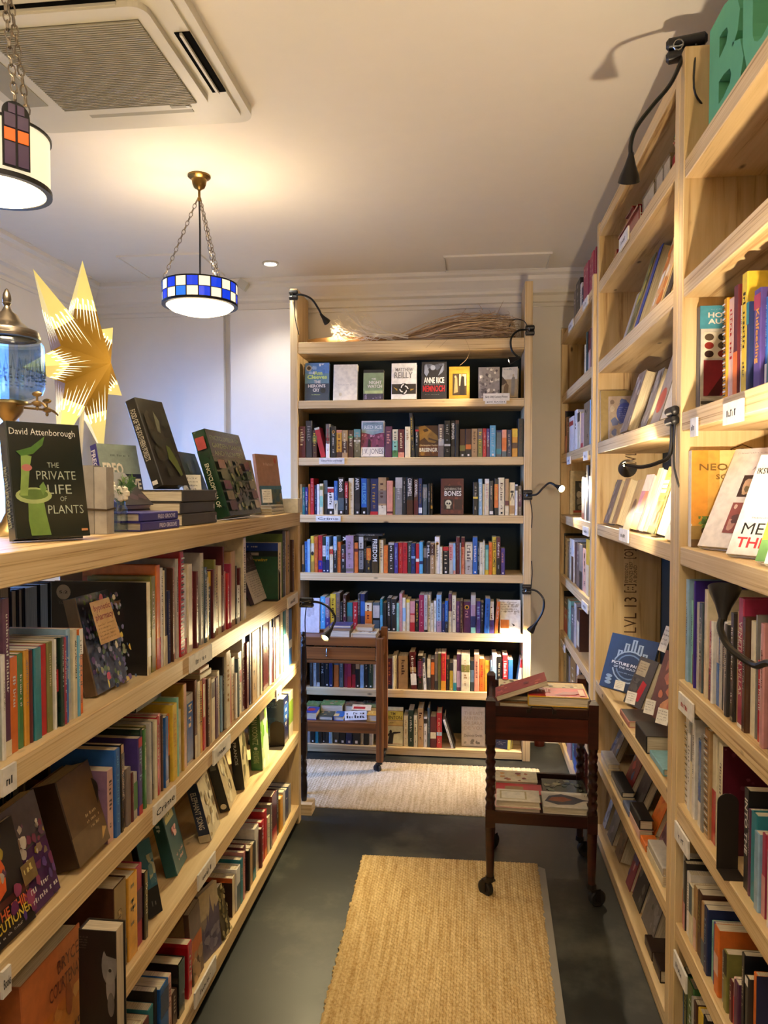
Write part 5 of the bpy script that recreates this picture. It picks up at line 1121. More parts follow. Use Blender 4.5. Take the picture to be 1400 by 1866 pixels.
faceout(Vector((at(142, 1700, Y=yq).x, yq, z)), Vector((at(211, 1700, Y=yq).x, yq, z)), at(180, 1697, Y=yq).z - z, .04, 0, '1a1513', 'black hardback with half a grey face on its cover, third row of the low bookcase', GL, a_face)
def a_castle(P):
    P.rect('f', 0, .6, 1, 1, 'b7a888'); P.poly('f', [(0, 0), (1, 0), (1, .68), (.86, .62), (.78, .7), (.7, .56), (.62, .72), (.57, .9), (.53, .72), (.42, .5), (.36, .66), (.32, .5), (.15, .42), (.1, .5), (0, .36)], '5f5870'); P.spots('f', 14, .05, .05, .95, .4, ['7a7488', '4a4460', '8f8a94'], .04, .09, 24)
FL((371, 1758), (404, 1721), 'd', .20, .014, 5, '8f8578', 'grey face-out book with a misty castle silhouette, bottom row of the low bookcase', a_castle, hard=False)
def a_hill(P): P.rect('f', 0, .55, 1, 1, '6f5f58'); P.rect('f', 0, .3, 1, .6, 'b0602c'); P.spots('f', 14, 0, .0, 1, .4, ['9a7a55', '7a6248', 'b8946a'], .05, .1, 25)
FL((353, 1800), (372, 1764), 'd', .205, .016, 4, '5a4030', 'brown and orange landscape face-out book, bottom row of the low bookcase', a_hill, hard=False)
def a_tree(P): P.spots('f', 50, 0, 0, 1, 1, ['6a5a34', '8a7a4c', '4a3f24', 'b0a070'], .03, .06, 26)
FL((408, 1716), (424, 1694), 'd', .15, .016, 12, '4a3f28', 'small olive patterned book lying back between the castle book and the orange-topped one', a_tree, hard=False)
# books lying over the second row
def lying(o, yd, t, d, h, cov, label, group, art=None, mat='cover', hard=True, tiltdeg=0, spine=None):
    if yd[0] > .9: o = (o[0], o[1] - h, o[2])
    M = fr_mat((0, 0, 1), yd, o)
    if tiltdeg: M = Matrix.Translation(o) @ Matrix.Rotation(math.radians(tiltdeg), 4, Vector(yd)) @ Matrix.Translation(-Vector(o)) @ M
    P = Print(t, d, h)
    if art: art(P)
    return make_book(M, t, d, h, cov, label, group, P, hard, mat, spine=spine)
y0, y1 = at(263, 1300, X=XS).y, at(308, 1280, X=XS).y
lying((XS - .02, y1, LZ['b'] + .232), (-1, 0, 0), .032, .18, y1 - y0, '3a3a36', 'dark grey book lying flat over the green spines of the low bookcase', GL)
y0, y1 = at(372, 1220, X=XS).y, at(392, 1210, X=XS).y
lying((XS - .012, y1, LZ['b'] + .205), (-1, 0, 0), .018, .16, y1 - y0, 'cr', 'cream book lying flat over the second row, lower of a pair', GL)
lying((XS - .016, y1 - .01, LZ['b'] + .2235), (-1, 0, 0), .013, .15, y1 - y0 - .02, 'bs', 'blush book lying flat over the second row, upper of a pair', GL)
# metal bookends
def bookend(px0, px1, yb, yt, zk, xf, near, label, side='left', zz=None):
    z = zz if zz is not None else LZ[zk]
    kw = dict(Y=near); a, b = at(px0, yb, **kw), at(px1, yb, **kw); h = at(px1, yt, **kw).z - z
    m = MB(); w_ = b.x - a.x; r = min(w_ * .45, .05)
    out = [(a.x, z), (b.x, z)] + [(b.x - r + r * math.cos(math.radians(q)), z + h - r + r * math.sin(math.radians(q))) for q in range(0, 91, 15)] + [(a.x + r - r * math.sin(math.radians(q)), z + h - r + r * math.cos(math.radians(q))) for q in range(0, 91, 15)]
    n = len(out); m.add([(x, near, zc) for x, zc in out] + [(x, near - .0016, zc) for x, zc in out], [tuple(range(n)), tuple(range(n, 2 * n))[::-1]] + [(i, (i + 1) % n, n + (i + 1) % n, n + i) for i in range(n)])
    m.box((a.x, near - .09 if side == 'x' else near - .05, z + .0004), (b.x, near, z + .0016))
    solo('bookend', m, 'bookend_metal', label, 'bookend', 'metal bookends')
bookend(474, 511, 1090, 1030, 'a', 0, at(511, 1090, X=XS).y - .006, 'brown metal bookend in the top row of the low bookcase')
bookend(492, 519, 1367, 1315, 'c', 0, at(521, 1367, X=XS).y - .012, 'brown metal bookend before the blue book, third row of the low bookcase')
bookend(142, 180, 1540, 1417, 'b', 0, at(199, 1540, X=XS).y - .004, 'black metal bookend against the mauve book, second row of the low bookcase')
# the dark books of its other side
for k, (x0, x1, yt) in enumerate(OTHER):
    xo = XF - LD + .20; a, b = at(x0 / 4.6625, 1040 + yt / 4.6625, X=xo), at(x1 / 4.6625, 1040 + yt / 4.6625, X=xo)
    M = fr_mat((0, -1, 0), (1, 0, 0), (XF - LD + .012, b.y, LZ['a'] + .001))
    make_book(M, b.y - a.y - .002, .185, min(.285, max(.2, a.z - LZ['a'])), ['2a1612', '1c1412', '3a2416', '1f1512', '2c1d12', '4a3524'][k], ['dark brown', 'black', 'brown', 'thick black', 'dark', 'tan-edged'][k] + ' book seen from its fore-edge through the low bookcase', 'books on the other side of the low bookcase')

g = random.Random(77)
for zk in 'abcd':
    y = 2.22 if zk == 'a' else LY0 + .06
    while y < LY1 - .09:
        t_ = g.uniform(.012, .04); h_ = g.uniform(.17, .27)
        make_book(fr_mat((0, -1, 0), (1, 0, 0), (XF - LD + g.uniform(.01, .02), y + t_, LZ[zk] + .001)), t_ - .001, g.uniform(.15, .2), h_, g.choice(('bk', 'br', 'mr', 'nv', 'dg', 'cr', 'tn', 'gy')), '', '', None, stuff=True)
        y += t_ + .0005
# ---- right bookcases: face-out and lying books, toys
GR = 'face-out books of the right bookcases'
def onX(px, X): return at(px, 900, X=X).y
def FRX(pl, pr, zk, h, t, tilt, cov, label, art=None, X0=.556, X1=None, **k):
    z = RZ[zk]; X1 = X1 or X0; ya, yb = min(onX(pl, X0), 3.232), min(onX(pr, X1), 3.225); yb = max(2.076, min(yb, ya - .05))
    return faceout((X0, ya, z), (X1, yb, z), h, t, tilt, cov, label, GR, art, **k)
def QP(px, X, X2, dy=0): y = min(onX(px, X), 1.953); return (X, y), (X2, y - dy)
def FRP(a, b, zk, h, t, tilt, cov, label, art=None, **k):
    z = RZ[zk]; return faceout((a[0], a[1], z), (b[0], b[1], z), h, t, tilt, cov, label, GR, art, **k)
def mottled(cols, seed, n=14, title=None):
    def f(P):
        P.spots('f', n, .03, .05, .97, .95, cols, .05, .12, seed)
        if title: P.rect('f', .1, .72, .9, .9, title[0]); P.lines('f', .15, .74, .85, .88, 2, title[1])
    return f
# slanted pale books under the level lamp
L4 = 'd'
FRX(1100, 1108, L4, .185, .026, 17, 'tp', 'grey slanted face-out book farthest on the shelf under the level lamp', mottled(['8f8474', 'a3988a', '6d6255'], 31))
FRX(1114, 1122, L4, .185, .040, 17, 'tn', 'tan slanted face-out book with thick bright pages under the level lamp', mottled(['c0a478', 'a88c62'], 32, 6))
FRX(1135, 1147, L4, .185, .012, 17, 'c2a26c', 'thin tan slanted book with a brown shape, under the level lamp', lambda P: P.oval('f', .6, .42, .25, .2, '7a5c44'))
def a_pop(P): P.rect('f', 0, 0, 1, .3, 'd9c21e'); P.rect('f', 0, .3, .6, .7, 'cf8fa0'); P.poly('f', [(.4, .3), (1, .3), (1, .8), (.6, .75)], 'e0946a'); P.rect('f', 0, .7, 1, 1, 'e6d5c0')
FRX(1148, 1160, L4, .195, .034, 17, 'cf8fa0', 'yellow pink and orange slanted face-out book under the level lamp', a_pop)
FRX(1164, 1168, L4, .215, .034, 17, 'e6d6a0', 'cream slanted book showing mostly page edges under the level lamp')
def a_tree2(P):
    P.spots('f', 16, .15, .12, .9, .48, ['d9632c', 'c94f22', 'e0813c'], .06, .1, 33); P.rect('f', 0, 0, 1, .1, '5c6a30'); P.rect('f', .1, .5, .9, .56, '6f7a3c')
    for i in range(3): P.rect('f', .1, .6 + i * .07, .8, .65 + i * .07, 'e8dcb0')
    P.rect('f', .4, .84, .7, .92, 'ddd040')
FRX(1180, 1193, L4, .215, .040, 17, '9a8a52', 'green and orange slanted face-out book with cream title bars', a_tree2)
FRX(1211, 1223, L4, .17, .02, 17, 'e0d8c4', 'white slanted book with lines of text beside the double upright', lambda P: P.lines('f', .1, .2, .9, .9, 8, 'gy'))
# picture books one shelf up
def a_oval(P):
    P.spots('f', 22, .05, .05, .95, .95, ['a58f78', 'c4b5a0', '7d6a5c', '5f6a90'], .05, .1, 34); P.oval('f', .5, .60, .26, .24, '3f4f96'); P.lines('f', .32, .46, .68, .74, 6, '8f9ac8'); P.oval('f', .55, .2, .1, .12, '5a4a44')
FRP((.546, 3.20), (.70, 3.195), 'c', .215, .010, 5, '9c8450', 'large olive backed picture book farthest on the shelf above the lamp')
FRP((.572, 3.155), (.70, 3.135), 'c', .195, .012, 17, 'b09c86', 'picture book with a blue oval on its cover', a_oval)
FRX(1128, 1141, 'c', .225, .036, 17, '8f8072', 'grey slanted picture book with very white page edges', mottled(['a8998a', '6f6258', 'c0b2a0'], 35))
FRX(1165, 1176, 'c', .19, .016, 17, '8d8378', 'taupe slanted picture book beside the one with a red disc', mottled(['a39a8e', '7a7066'], 36))
FRX(1183, 1199, 'c', .25, .012, 17, 'a89a8a', 'slanted picture book with a red disc low on its cover', lambda P: P.oval('f', .5, .28, .4, .16, 'c9604a'))
FRX(1201, 1222, 'c', .20, .02, 17, 'e6d9be', 'cream slanted picture book next to the double upright')
# shelf above that
FRX(1128, 1132, 'b', .20, .016, 17, 'lg', 'thin pale slanted book farthest on the shelf below the toys', X0=.57)
FRX(1138, 1146, 'b', .285, .030, 17, '8f8a5c', 'tall olive slanted book with cream page edges below the toys', mottled(['a8a070', '6f6a44', 'd8cc50'], 37))
FRX(1151, 1157, 'b', .285, .030, 17, '31479c', 'blue tipped slanted book below the toys')
FRX(1178, 1198, 'b', .27, .014, 17, 'd9b27c', 'orange and white slanted picture book below the toys', mottled(['e8d8c4', 'd99a5c', 'c8742c', 'f0e6d8'], 38))
FRX(1204, 1214, 'b', .27, .034, 17, '2a211c', 'black slanted book with thick cream pages beside the upright, below the toys')
# lower display shelves
def a_palace(P):
    for i, (cx, top) in enumerate(((.28, .72), (.40, .86), (.54, .95), (.68, .88), (.8, .74))):
        P.rect('f', cx - .05, .4, cx + .05, top, '9fb0bc'); P.rect('f', cx - .015, .4, cx + .015, top - .02, '3c5064')
    for r_, c in ((.36, '9fb0bc'), (.33, '22303f'), (.28, '6a7f92'), (.25, '1c2937')): P.oval('f', .54, .45, r_, r_ * .82, c)
    P.rect('f', .12, .38, .98, .52, '1a2635'); P.text('f', 'PICTURE PALACES', .16, .455, .95, .51, 'e6e6e0', .03); P.text('f', 'OF THE GOLDEN AGE', .22, .395, .93, .435, 'd0d4d4', .02); P.lines('f', .3, .3, .8, .34, 1, '8fa0b0')
    for y in (.1, .16, .22): P.oval('f', .18, y, .07, .03, '8fa4b4')
FRP(at(1091, 1250, Z=RZ['f'])[:2], at(1176, 1276, Z=RZ['f'])[:2], 'f', .225, .012, 20, '1d2c3f', 'dark blue art deco picture book with a round emblem, lower right display shelf', a_palace)
def a_red(P): P.rect('f', .1, .62, .62, .92, 'a89c84'); P.lines('f', .14, .68, .58, .88, 4, '5a5044'); P.poly('f', [(.45, .1), (.75, .12), (.85, .5), (.6, .55)], 'b3221e'); P.spots('f', 8, .1, .1, .5, .55, ['5a544c', '3a3632', '77706a'], .05, .09, 39)
FRP(at(1134, 1284, Z=RZ['f'])[:2], at(1166, 1300, Z=RZ['f'])[:2], 'f', .185, .03, 24, '4a443e', 'grey book with a red figure, leaning before the art deco one', a_red)
FRP(at(1176, 1312, Z=RZ['f'])[:2], at(1226, 1345, Z=RZ['f'])[:2], 'f', .25, .03, 17, '6a4438', 'dark book with an orange sunset flare, lower right display shelf', lambda P: (P.spots('f', 16, .2, .2, .9, .95, ['c4744c', 'd99a6a', '8a5040', 'a86a58'], .06, .12, 40)))
z = RZ['f']
lying((.546, 2.74, z + .001), (1, 0, 0), .022, .11, .15, 'c98a80', 'small pinkish book lying flat on the lower right display shelf', GR, lambda P: (P.rect('f', .02, .02, .98, .98, '3f3a38')))
lying((.546, 2.49, z + .001), (1, 0, 0), .055, .13, .15, '1f1d1c', 'thick black book lying flat with pages to the camera', GR)
lying((.552, 2.32, z + .001), (1, 0, 0), .02, .12, .16, '7fb0b8', 'pale blue book lying flat by the double upright', GR)
def card(px, py, X, Y, w_, h_, label, name='price_card', col='ece8de', tilt=20, az=-50):
    p = at(px, py, Y=Y) if X is None else Vector((X, onX(px, X), at(px, py, X=X).z))
    m = MB(); M = Matrix.Translation(p) @ Matrix.Rotation(math.radians(az), 4, 'Z') @ Matrix.Rotation(math.radians(-tilt), 4, 'X')
    m.box((-w_ / 2, -.0006, 0), (w_ / 2, .0006, h_), col, M=M)
    for i in range(4):
        q = h_ * (.8 - i * .18); scribble(m, M @ Vector((-w_ * .38, -.001, q)), M.to_3x3() @ Vector((1, 0, 0)), M.to_3x3() @ Vector((0, 0, 1)), w_ * .7, h_ * .07, 'gy')
    return solo(name, m, 'matte', label, 'card', 'small white cards among the display books')
card(1131, 1262, .558, None, .045, .034, 'white price card leaning on the foot of the art deco book')
card(1152, 1288, .553, None, .04, .042, 'white price card before the grey book with the red figure')
card(1186, 1307, .556, None, .036, .045, 'white price card before the sunset book')
card(1210, 1326, .556, None, .04, .045, 'white price card above the thick black flat book')
card(1209, 1190, .70, None, .05, .095, 'tall white card with dark words behind the sunset book', az=-75)
zk = 'g'; z = RZ[zk]
for i, (px, h, t, c, cols, lab) in enumerate(((1101, .17, .02, '4f5666', ['6a7080', '3a4050'], 'bluish slanted book at the far end of the second lowest display shelf'),
        (1107, .175, .024, '77705f', ['8f8875', '5a5446'], 'olive grey slanted book on the second lowest display shelf'),
        (1117, .19, .026, '6f5f4c', ['4f6a7c', '8f7a5c', 'a8906c'], 'brown slanted book with a blue patch, second lowest display shelf'),
        (1142, .19, .026, '8a2a28', ['b3302a', '6a1c1c', '3a5a8a'], 'red slanted book, second lowest display shelf'),
        (1160, .19, .03, '2a2826', ['3d3a38', '4a4644'], 'charcoal slanted book, second lowest display shelf'),
        (1187, .20, .02, 'd9722a', ['e08a3c', 'c45c1c'], 'orange slanted book, second lowest display shelf'),
        (1205, .17, .024, '6a4a52', ['8a6a70', '54383f'], 'plum slanted book, second lowest display shelf'))):
    FRX(px, px + (7 if px < 1130 else 12), zk, h, t, 22, c, lab, mottled(cols, 50 + i, 10), X0=.60)
for i, (px0, px1, dz, t, c, lab) in enumerate(((1100, 1113, 0, .022, 'cr', 'cream flat book, bottom of the farthest flat stack'), (1100, 1113, .0225, .02, 'lg', 'pale flat book, top of the farthest flat stack'),
        (1119, 1139, 0, .02, 'cr', 'cream flat book, bottom of the stack under the black one'), (1119, 1139, .0205, .02, '23272c', 'black topped flat book on a cream one'),
        (1141, 1152, 0, .02, '5a6a90', 'blue and red flat book on the second lowest display shelf'),
        (1154, 1172, 0, .03, 'bs', 'blush flat book, bottom of the middle stack'), (1154, 1172, .0305, .032, '1c1b1b', 'black flat book, top of the middle stack'),
        (1174, 1184, 0, .022, 'd9722a', 'orange flat book before the slanted orange one'), (1187, 1216, 0, .03, 'cr', 'cream flat book nearest the double upright, lower'), (1188, 1216, .0305, .024, 'lg', 'pale flat book nearest the double upright, upper'))):
    y0, y1 = min(3.23, onX(px0, .552)), max(2.078, onX(px1, .552))
    lying((.552, y0, z + .001 + dz), (1, 0, 0), t, .045, y0 - y1, c, lab, GR)
z = RZ['h']
for i, (px, w_, h, t, c, cols, lab) in enumerate(((1100, 8, .26, .02, '8f8c86', ['a8a49c', '6f6c66'], 'grey slanted book at the far end of the lowest display shelf'),
        (1112, 9, .25, .03, '4a4642', ['6a655f', '35322f'], 'dark slanted book with pale edge, lowest display shelf'),
        (1126, 9, .13, .05, '7a5a3c', ['8f6c4a', '5c4430'], 'short brown book on the lowest display shelf'),
        (1147, 8, .22, .014, '8a3a48', ['c9a0a0', '5a4a78', 'a83a3c'], 'red striped slanted book, lowest display shelf'),
        (1159, 14, .24, .04, '2c2a29', ['3f3d3b', '55524f', '6a6763'], 'tall charcoal book on the lowest display shelf'),
        (1176, 20, .17, .045, '6f6862', ['8a837c', '4a4540'], 'grey slanted book with thick pale pages, lowest display shelf'))):
    FRX(px, px + w_, 'h', h, t, 17, c, lab, mottled(cols, 70 + i, 10), X0=.575)
for i in range(2):
    y0 = onX(1184 + i * 16, .56); y1 = max(2.078, onX(1198 + i * 16, .56))
    lying((.56, y0 - .002, z + .001), (1, 0, 0), .03 + .008 * i, .17, y0 - y1 - .004, '2f2119', ('dark brown flat book, farther of two' if i == 0 else 'dark brown flat book, nearer of two') + ' on the lowest display shelf', GR)
# nearest bookcase
def a_hot(P):
    P.rect('f', 0, .78, 1, 1, '4f9cb4'); P.text('f', 'HOTTEST 100', .12, .885, 1.0, .935, 'wh', .03); P.text('f', 'AUSTRALIAN', .12, .825, 1.0, .875, 'wh', .03); P.lines('f', .14, .95, .8, .97, 1, 'lb')
    P.rect('f', .06, .5, .62, .75, 'e6ddca')
    for i in range(3):
        for j in range(3): P.oval('f', .14 + i * .2, .54 + j * .08, .07, .034, ['3a2420', '8a2a22', '5a4a3a', '2a2a2a'][(i + j) % 4])
    P.rect('f', .06, .14, .62, .48, '8a2430'); P.poly('f', [(.12, .14), (.5, .48), (.62, .48), (.3, .14)], '4a1218'); P.poly('f', [(.34, .14), (.6, .36), (.62, .2), (.5, .14)], 'c9bcae')
    for i in range(3): P.rect('f', .02, .02 + i * .04, .5, .05 + i * .04, '3a3434' if i % 2 else 'lg')
FRP(*QP(1262, .575, .735), 'c', .262, .03, 0, 'd8d2c8', 'face-out book with blue header and white title beside the double upright', a_hot, spine='4a4846')
def a_neo(P):
    for i, c in enumerate(('e09a34', 'dba84c', 'e0b868', 'd98a2c', 'cf7a24')): P.rect('f', i * .2, .24, i * .2 + .2, 1, c)
    P.rect('f', .34, .2, .55, 1, 'e6cf8a'); P.poly('f', [(0, 0), (1, 0), (1, .24), (.4, .18), (0, .1)], '6a5236'); P.rect('f', 0, .08, .3, .22, 'a88a4c')
    P.oval('f', .25, .17, .13, .06, '4a3a28'); P.spots('f', 30, .05, .2, .45, .32, ['6a8a3c', '8aa04a', '4f6a30'], .02, .04, 80)
    P.text('f', 'THE', .52, .88, .64, .92, '7a5a20', .005); 
    P.text('f', 'NEOCL', .09, .79, .64, .86, '7a5a20', .005); P.text('f', 'SOURCE', .29, .70, .74, .75, '7a5a20', .005)
FRP(*QP(1250, .56, .76), 'd', .245, .028, 1, 'dca044', 'large golden orange face-out book with a potted plant on its cover', a_neo, spine='e0d8c4')
def a_guide(P):
    P.rect('f', .3, .5, .9, .72, '35221c'); P.spots('f', 12, .34, .52, .88, .7, ['8a5a3c', 'c9a888', '5a2a22', '7a6a4a'], .03, .06, 81); P.rect('f', .3, .14, .9, .44, '8a4a44'); P.spots('f', 16, .34, .16, .88, .42, ['3a2a3a', 'b88a7a', '5a3a3c', 'd0b0a0'], .03, .06, 82)
    P.text('f', 'A Guide to the', .4, .76, .95, .80, '9a9086', .0); P.lines('f', .1, .92, .9, .95, 1, 'lg')
FRP(*QP(1270, .552, .655, .16), 'd', .272, .02, 29, 'e9e2d8', 'white slanted book with two dark photographs in front of the golden one', a_guide)
def a_meti(P):
    P.text('f', 'METI', .12, .2, .6, .31, '1c1c1c', .0); P.text('f', 'THE T', .1, .07, .7, .17, 'd03a40', .02); P.lines('f', .2, .34, .9, .37, 1, 'gy'); P.rect('f', .25, .78, .35, .88, 'bk'); P.rect('f', .35, .82, .95, .9, '8fc4c0'); P.text('f', 'IKSV', .05, .80, .22, .86, 'bk')
FRP(*QP(1322, .552, .65, .15), 'd', .242, .018, 27, 'f0ede6', 'white slanted book with black and red block title', a_meti)
def a_str(P):
    for i, c in enumerate(('5f8a50', 'd9903c', 'cf8a34', 'b05a4c', 'e6d8b0')): P.rect('f', 0, i * .2, .5, i * .2 + .2, c)
FRP(*QP(1377, .552, .645, .13), 'd', .23, .018, 27, 'ece8e0', 'white slanted book with a green and orange striped edge, nearest shelf', a_str)
FRP(*QP(1392, .552, .64, .12), 'd', .18, .016, 27, 'f6f2ea', 'plain white slanted book nearest the camera on the right')
bookend(1306, 1345, 1556, 1447, 'f', 0, 1.645, 'black metal bookend against the maroon book, nearest right bookcase', zz=RZ['f'])
lying((.58, 1.70, RZ['b'] + .001), (1, 0, 0), .014, .19, .30, 'e0b8b0', 'pink and white leaflet lying flat high in the nearest bookcase', GR, lambda P: (P.rect('f', .02, .02, .98, .98, 'ddd0cc'), P.rect('f', .1, .55, .5, .9, 'c9505a')))
# book with a photograph on the corner bookcase's fifth row
def a_time(P): P.rect('f', .16, .04, .98, .76, '3c3a34'); P.spots('f', 14, .2, .1, .95, .72, ['8a8678', 'b8b09c', '5a564c', '23211e'], .05, .1, 90); P.rect('f', .1, .04, .6, .09, 'b8402c'); P.text('f', 'A TIME', .45, .9, .98, .97, '3a2a1c', .01); P.text('f', 'REMEMBERED', .35, .8, 1.0, .87, '3a2a1c', .01)
FRP((.575, 4.33), (.755, 4.33), 'd', .25, .02, 3, 'ddd0ac', 'cream face-out book with an old photograph in the corner bookcase', a_time)
lying((.60, 4.36, RZ['b'] + .001), (1, 0, 0), .03, .16, .22, 'e0d890', 'yellowish book lying flat in the corner bookcase', GR)

# green foam letters standing on the nearest bookcase
def foam(ch, pl, pr, label):
    ya, yb = onX(pl, .575), onX(pr, .575); v, f, dm = txt(ch, .035); zb_ = 2.336; hh = .262
    n = len(v); m = MB(); O = Vector((.572, ya, zb_)); u = Vector((0, -1, 0)); th = Vector((.055, 0, 0)); W_ = ya - yb
    P0 = [O + u * (p[0] * W_) + UZ * (p[1] * hh) for p in v]
    m.add(P0 + [p + th for p in P0], [tuple(q) for q in f] + [tuple(i + n for i in q[::-1]) for q in f])
    ed = {}
    for q in f:
        for i in range(len(q)):
            e = (q[i], q[(i + 1) % len(q)]); ed[e] = 1
    m.add(P0 + [p + th for p in P0], [(a, a + n, b + n, b) for (a, b) in ed if (b, a) not in ed])
    solo('foam_letter', m, 'green_foam', label, 'letter', 'green foam letters')
foam('B', 1285, 1346, 'green foam letter B on top of the nearest bookcase'); foam('U', 1344, 1420, 'green foam letter U cut by the picture edge, top of nearest bookcase')

# toys on the upper shelf of the face-out bookcase
zt_ = RZ['a'] + .001
y0, y1 = onX(1125, .575), onX(1163, .575)
t = thing('toy_caboose', (.60, (y0 + y1) / 2, zt_), 'red toy railway van with white railings on the upper right shelf', 'toy')
part('body', MB().box((.572, y1 + .02, zt_ + .028), (.632, y0 - .02, zt_ + .085), '9c1f24'), 'cover_glossy', t)
part('roof', MB().box((.566, y1 + .01, zt_ + .085), (.638, y0 - .01, zt_ + .093), '7a161c'), 'cover_glossy', t)
part('cupola', MB().box((.578, (y0 + y1) / 2 - .05, zt_ + .093), (.626, (y0 + y1) / 2 + .06, zt_ + .125), '8f1b20').box((.572, (y0 + y1) / 2 - .055, zt_ + .125), (.632, (y0 + y1) / 2 + .065, zt_ + .13), '7a161c'), 'cover_glossy', t)
part('frame', MB().box((.570, y1, zt_ + .020), (.634, y0, zt_ + .028), '241c1a'), 'cover', t)
part('emblem', MB().box((.5712, (y0 + y1) / 2 - .012, zt_ + .045), (.572, (y0 + y1) / 2 + .012, zt_ + .068), 'c9c0b0'), 'cover', t)
for yy in (y1 + .004, y0 - .004):
    r = MB()
    for xx in (.573, .631): r.tube([(xx, yy, zt_ + .028), (xx, yy, zt_ + .085)], .0016, 5, 'e8dcc0')
    for zz in (.05, .06): r.tube([(.573, yy, zt_ + zz), (.631, yy, zt_ + zz)], .0014, 5, 'e8dcc0')
    part('railing', r, 'cover', t)
for yy in (y1 + .05, y1 + .09, y0 - .09, y0 - .05):
    for xx in (.574, .626):
        part('wheel', MB().lathe([(.001, 0), (.0105, 0), (.0105, .005), (.001, .005)], (0, 0, 0), 12, 'bk', M=Matrix.Translation((xx, yy, zt_ + .0105)) @ Matrix.Rotation(math.pi / 2, 4, 'Y')), 'cover', t)
y0, y1 = onX(1101, .575), onX(1121, .575)
t = thing('toy_locomotive', (.60, (y0 + y1) / 2, zt_), 'small black and gold toy steam engine at the shelf end before the red toy', 'toy')
part('boiler', MB().lathe([(.001, -.06), (.017, -.06), (.017, .05), (.001, .05)], (0, 0, 0), 14, '17130f', M=Matrix.Translation((.60, (y0 + y1) / 2 + .02, zt_ + .04)) @ Matrix.Rotation(math.pi / 2, 4, 'X')), 'cover_glossy', t, True)
part('cab', MB().box((.578, (y0 + y1) / 2 - .09, zt_ + .02), (.622, (y0 + y1) / 2 - .04, zt_ + .075), '8a1c1c'), 'cover_glossy', t)
part('chimney', MB().lathe([(.006, 0), (.005, .02), (.009, .03), (.001, .031)], (.60, (y0 + y1) / 2 + .06, zt_ + .054), 12, 'go'), 'cover_glossy', t, True)
part('frame', MB().box((.580, (y0 + y1) / 2 - .09, zt_ + .014), (.62, (y0 + y1) / 2 + .085, zt_ + .022), 'bk'), 'cover', t)
for yy in (-.07, -.02, .03, .07):
    for xx in (.577, .618):
        part('wheel', MB().lathe([(.001, 0), (.014, 0), (.014, .005), (.001, .005)], (0, 0, 0), 14, '7a1a1a', M=Matrix.Translation((xx, (y0 + y1) / 2 + yy, zt_ + .014)) @ Matrix.Rotation(math.pi / 2, 4, 'Y')), 'cover', t)
for a, b, lab, cc in ((1165, 1185, 'clear display box with a white and pink card beside the red toy', 'd8a8a4'), (1188, 1200, 'small clear display box with a pale card, middle of the toy shelf', 'cfc8bc'), (1201, 1213, 'clear display box with a lettered card below the red elf', 'b8b0a4')):
    y0, y1 = onX(a, .565), onX(b, .565)
    t = thing('display_box', (.60, (y0 + y1) / 2, zt_), lab, 'box', 'clear boxes on the toy shelf')
    part('case', MB().box((.565, y1, zt_), (.64, y0, zt_ + .085)), 'acrylic', t)
    m = MB().box((.568, y1 + .006, zt_ + .004), (.5695, y0 - .006, zt_ + .078), 'e6e0d6'); scribble(m, Vector((.5675, y0 - .02, zt_ + .03)), Vector((0, -1, 0)), UZ, (y0 - y1) * .6, .02, cc); part('card', m, 'matte', t)
y0 = onX(1222, .58)
t = thing('elf_toy', (.60, y0, zt_), 'small red elf toy with yellow hair and green hat on the clear boxes shelf', 'toy')
part('body', MB().ball((.60, y0, zt_ + .052), (.028, .03, .045), 'b01f1e').ball((.585, y0 + .03, zt_ + .02), (.012, .02, .012), 'b01f1e').ball((.585, y0 - .02, zt_ + .02), (.012, .02, .012), 'b01f1e').ball((.585, y0 + .05, zt_ + .018), .012, 'e8dcc0'), 'cover', t, True)
part('head', MB().ball((.60, y0, zt_ + .115), .022, 'd9b48c').ball((.602, y0, zt_ + .122), (.024, .025, .02), 'd8c030').ball((.579, y0, zt_ + .112), .004, 'd9967c').ball((.581, y0 + .008, zt_ + .119), .003, 'bk').ball((.581, y0 - .008, zt_ + .119), .003, 'bk'), 'cover', t, True)
part('hat', MB().lathe([(.024, 0), (.018, .02), (.008, .04), (.001, .05)], (.602, y0, zt_ + .128), 14, '2f7a3c'), 'cover', t, True)

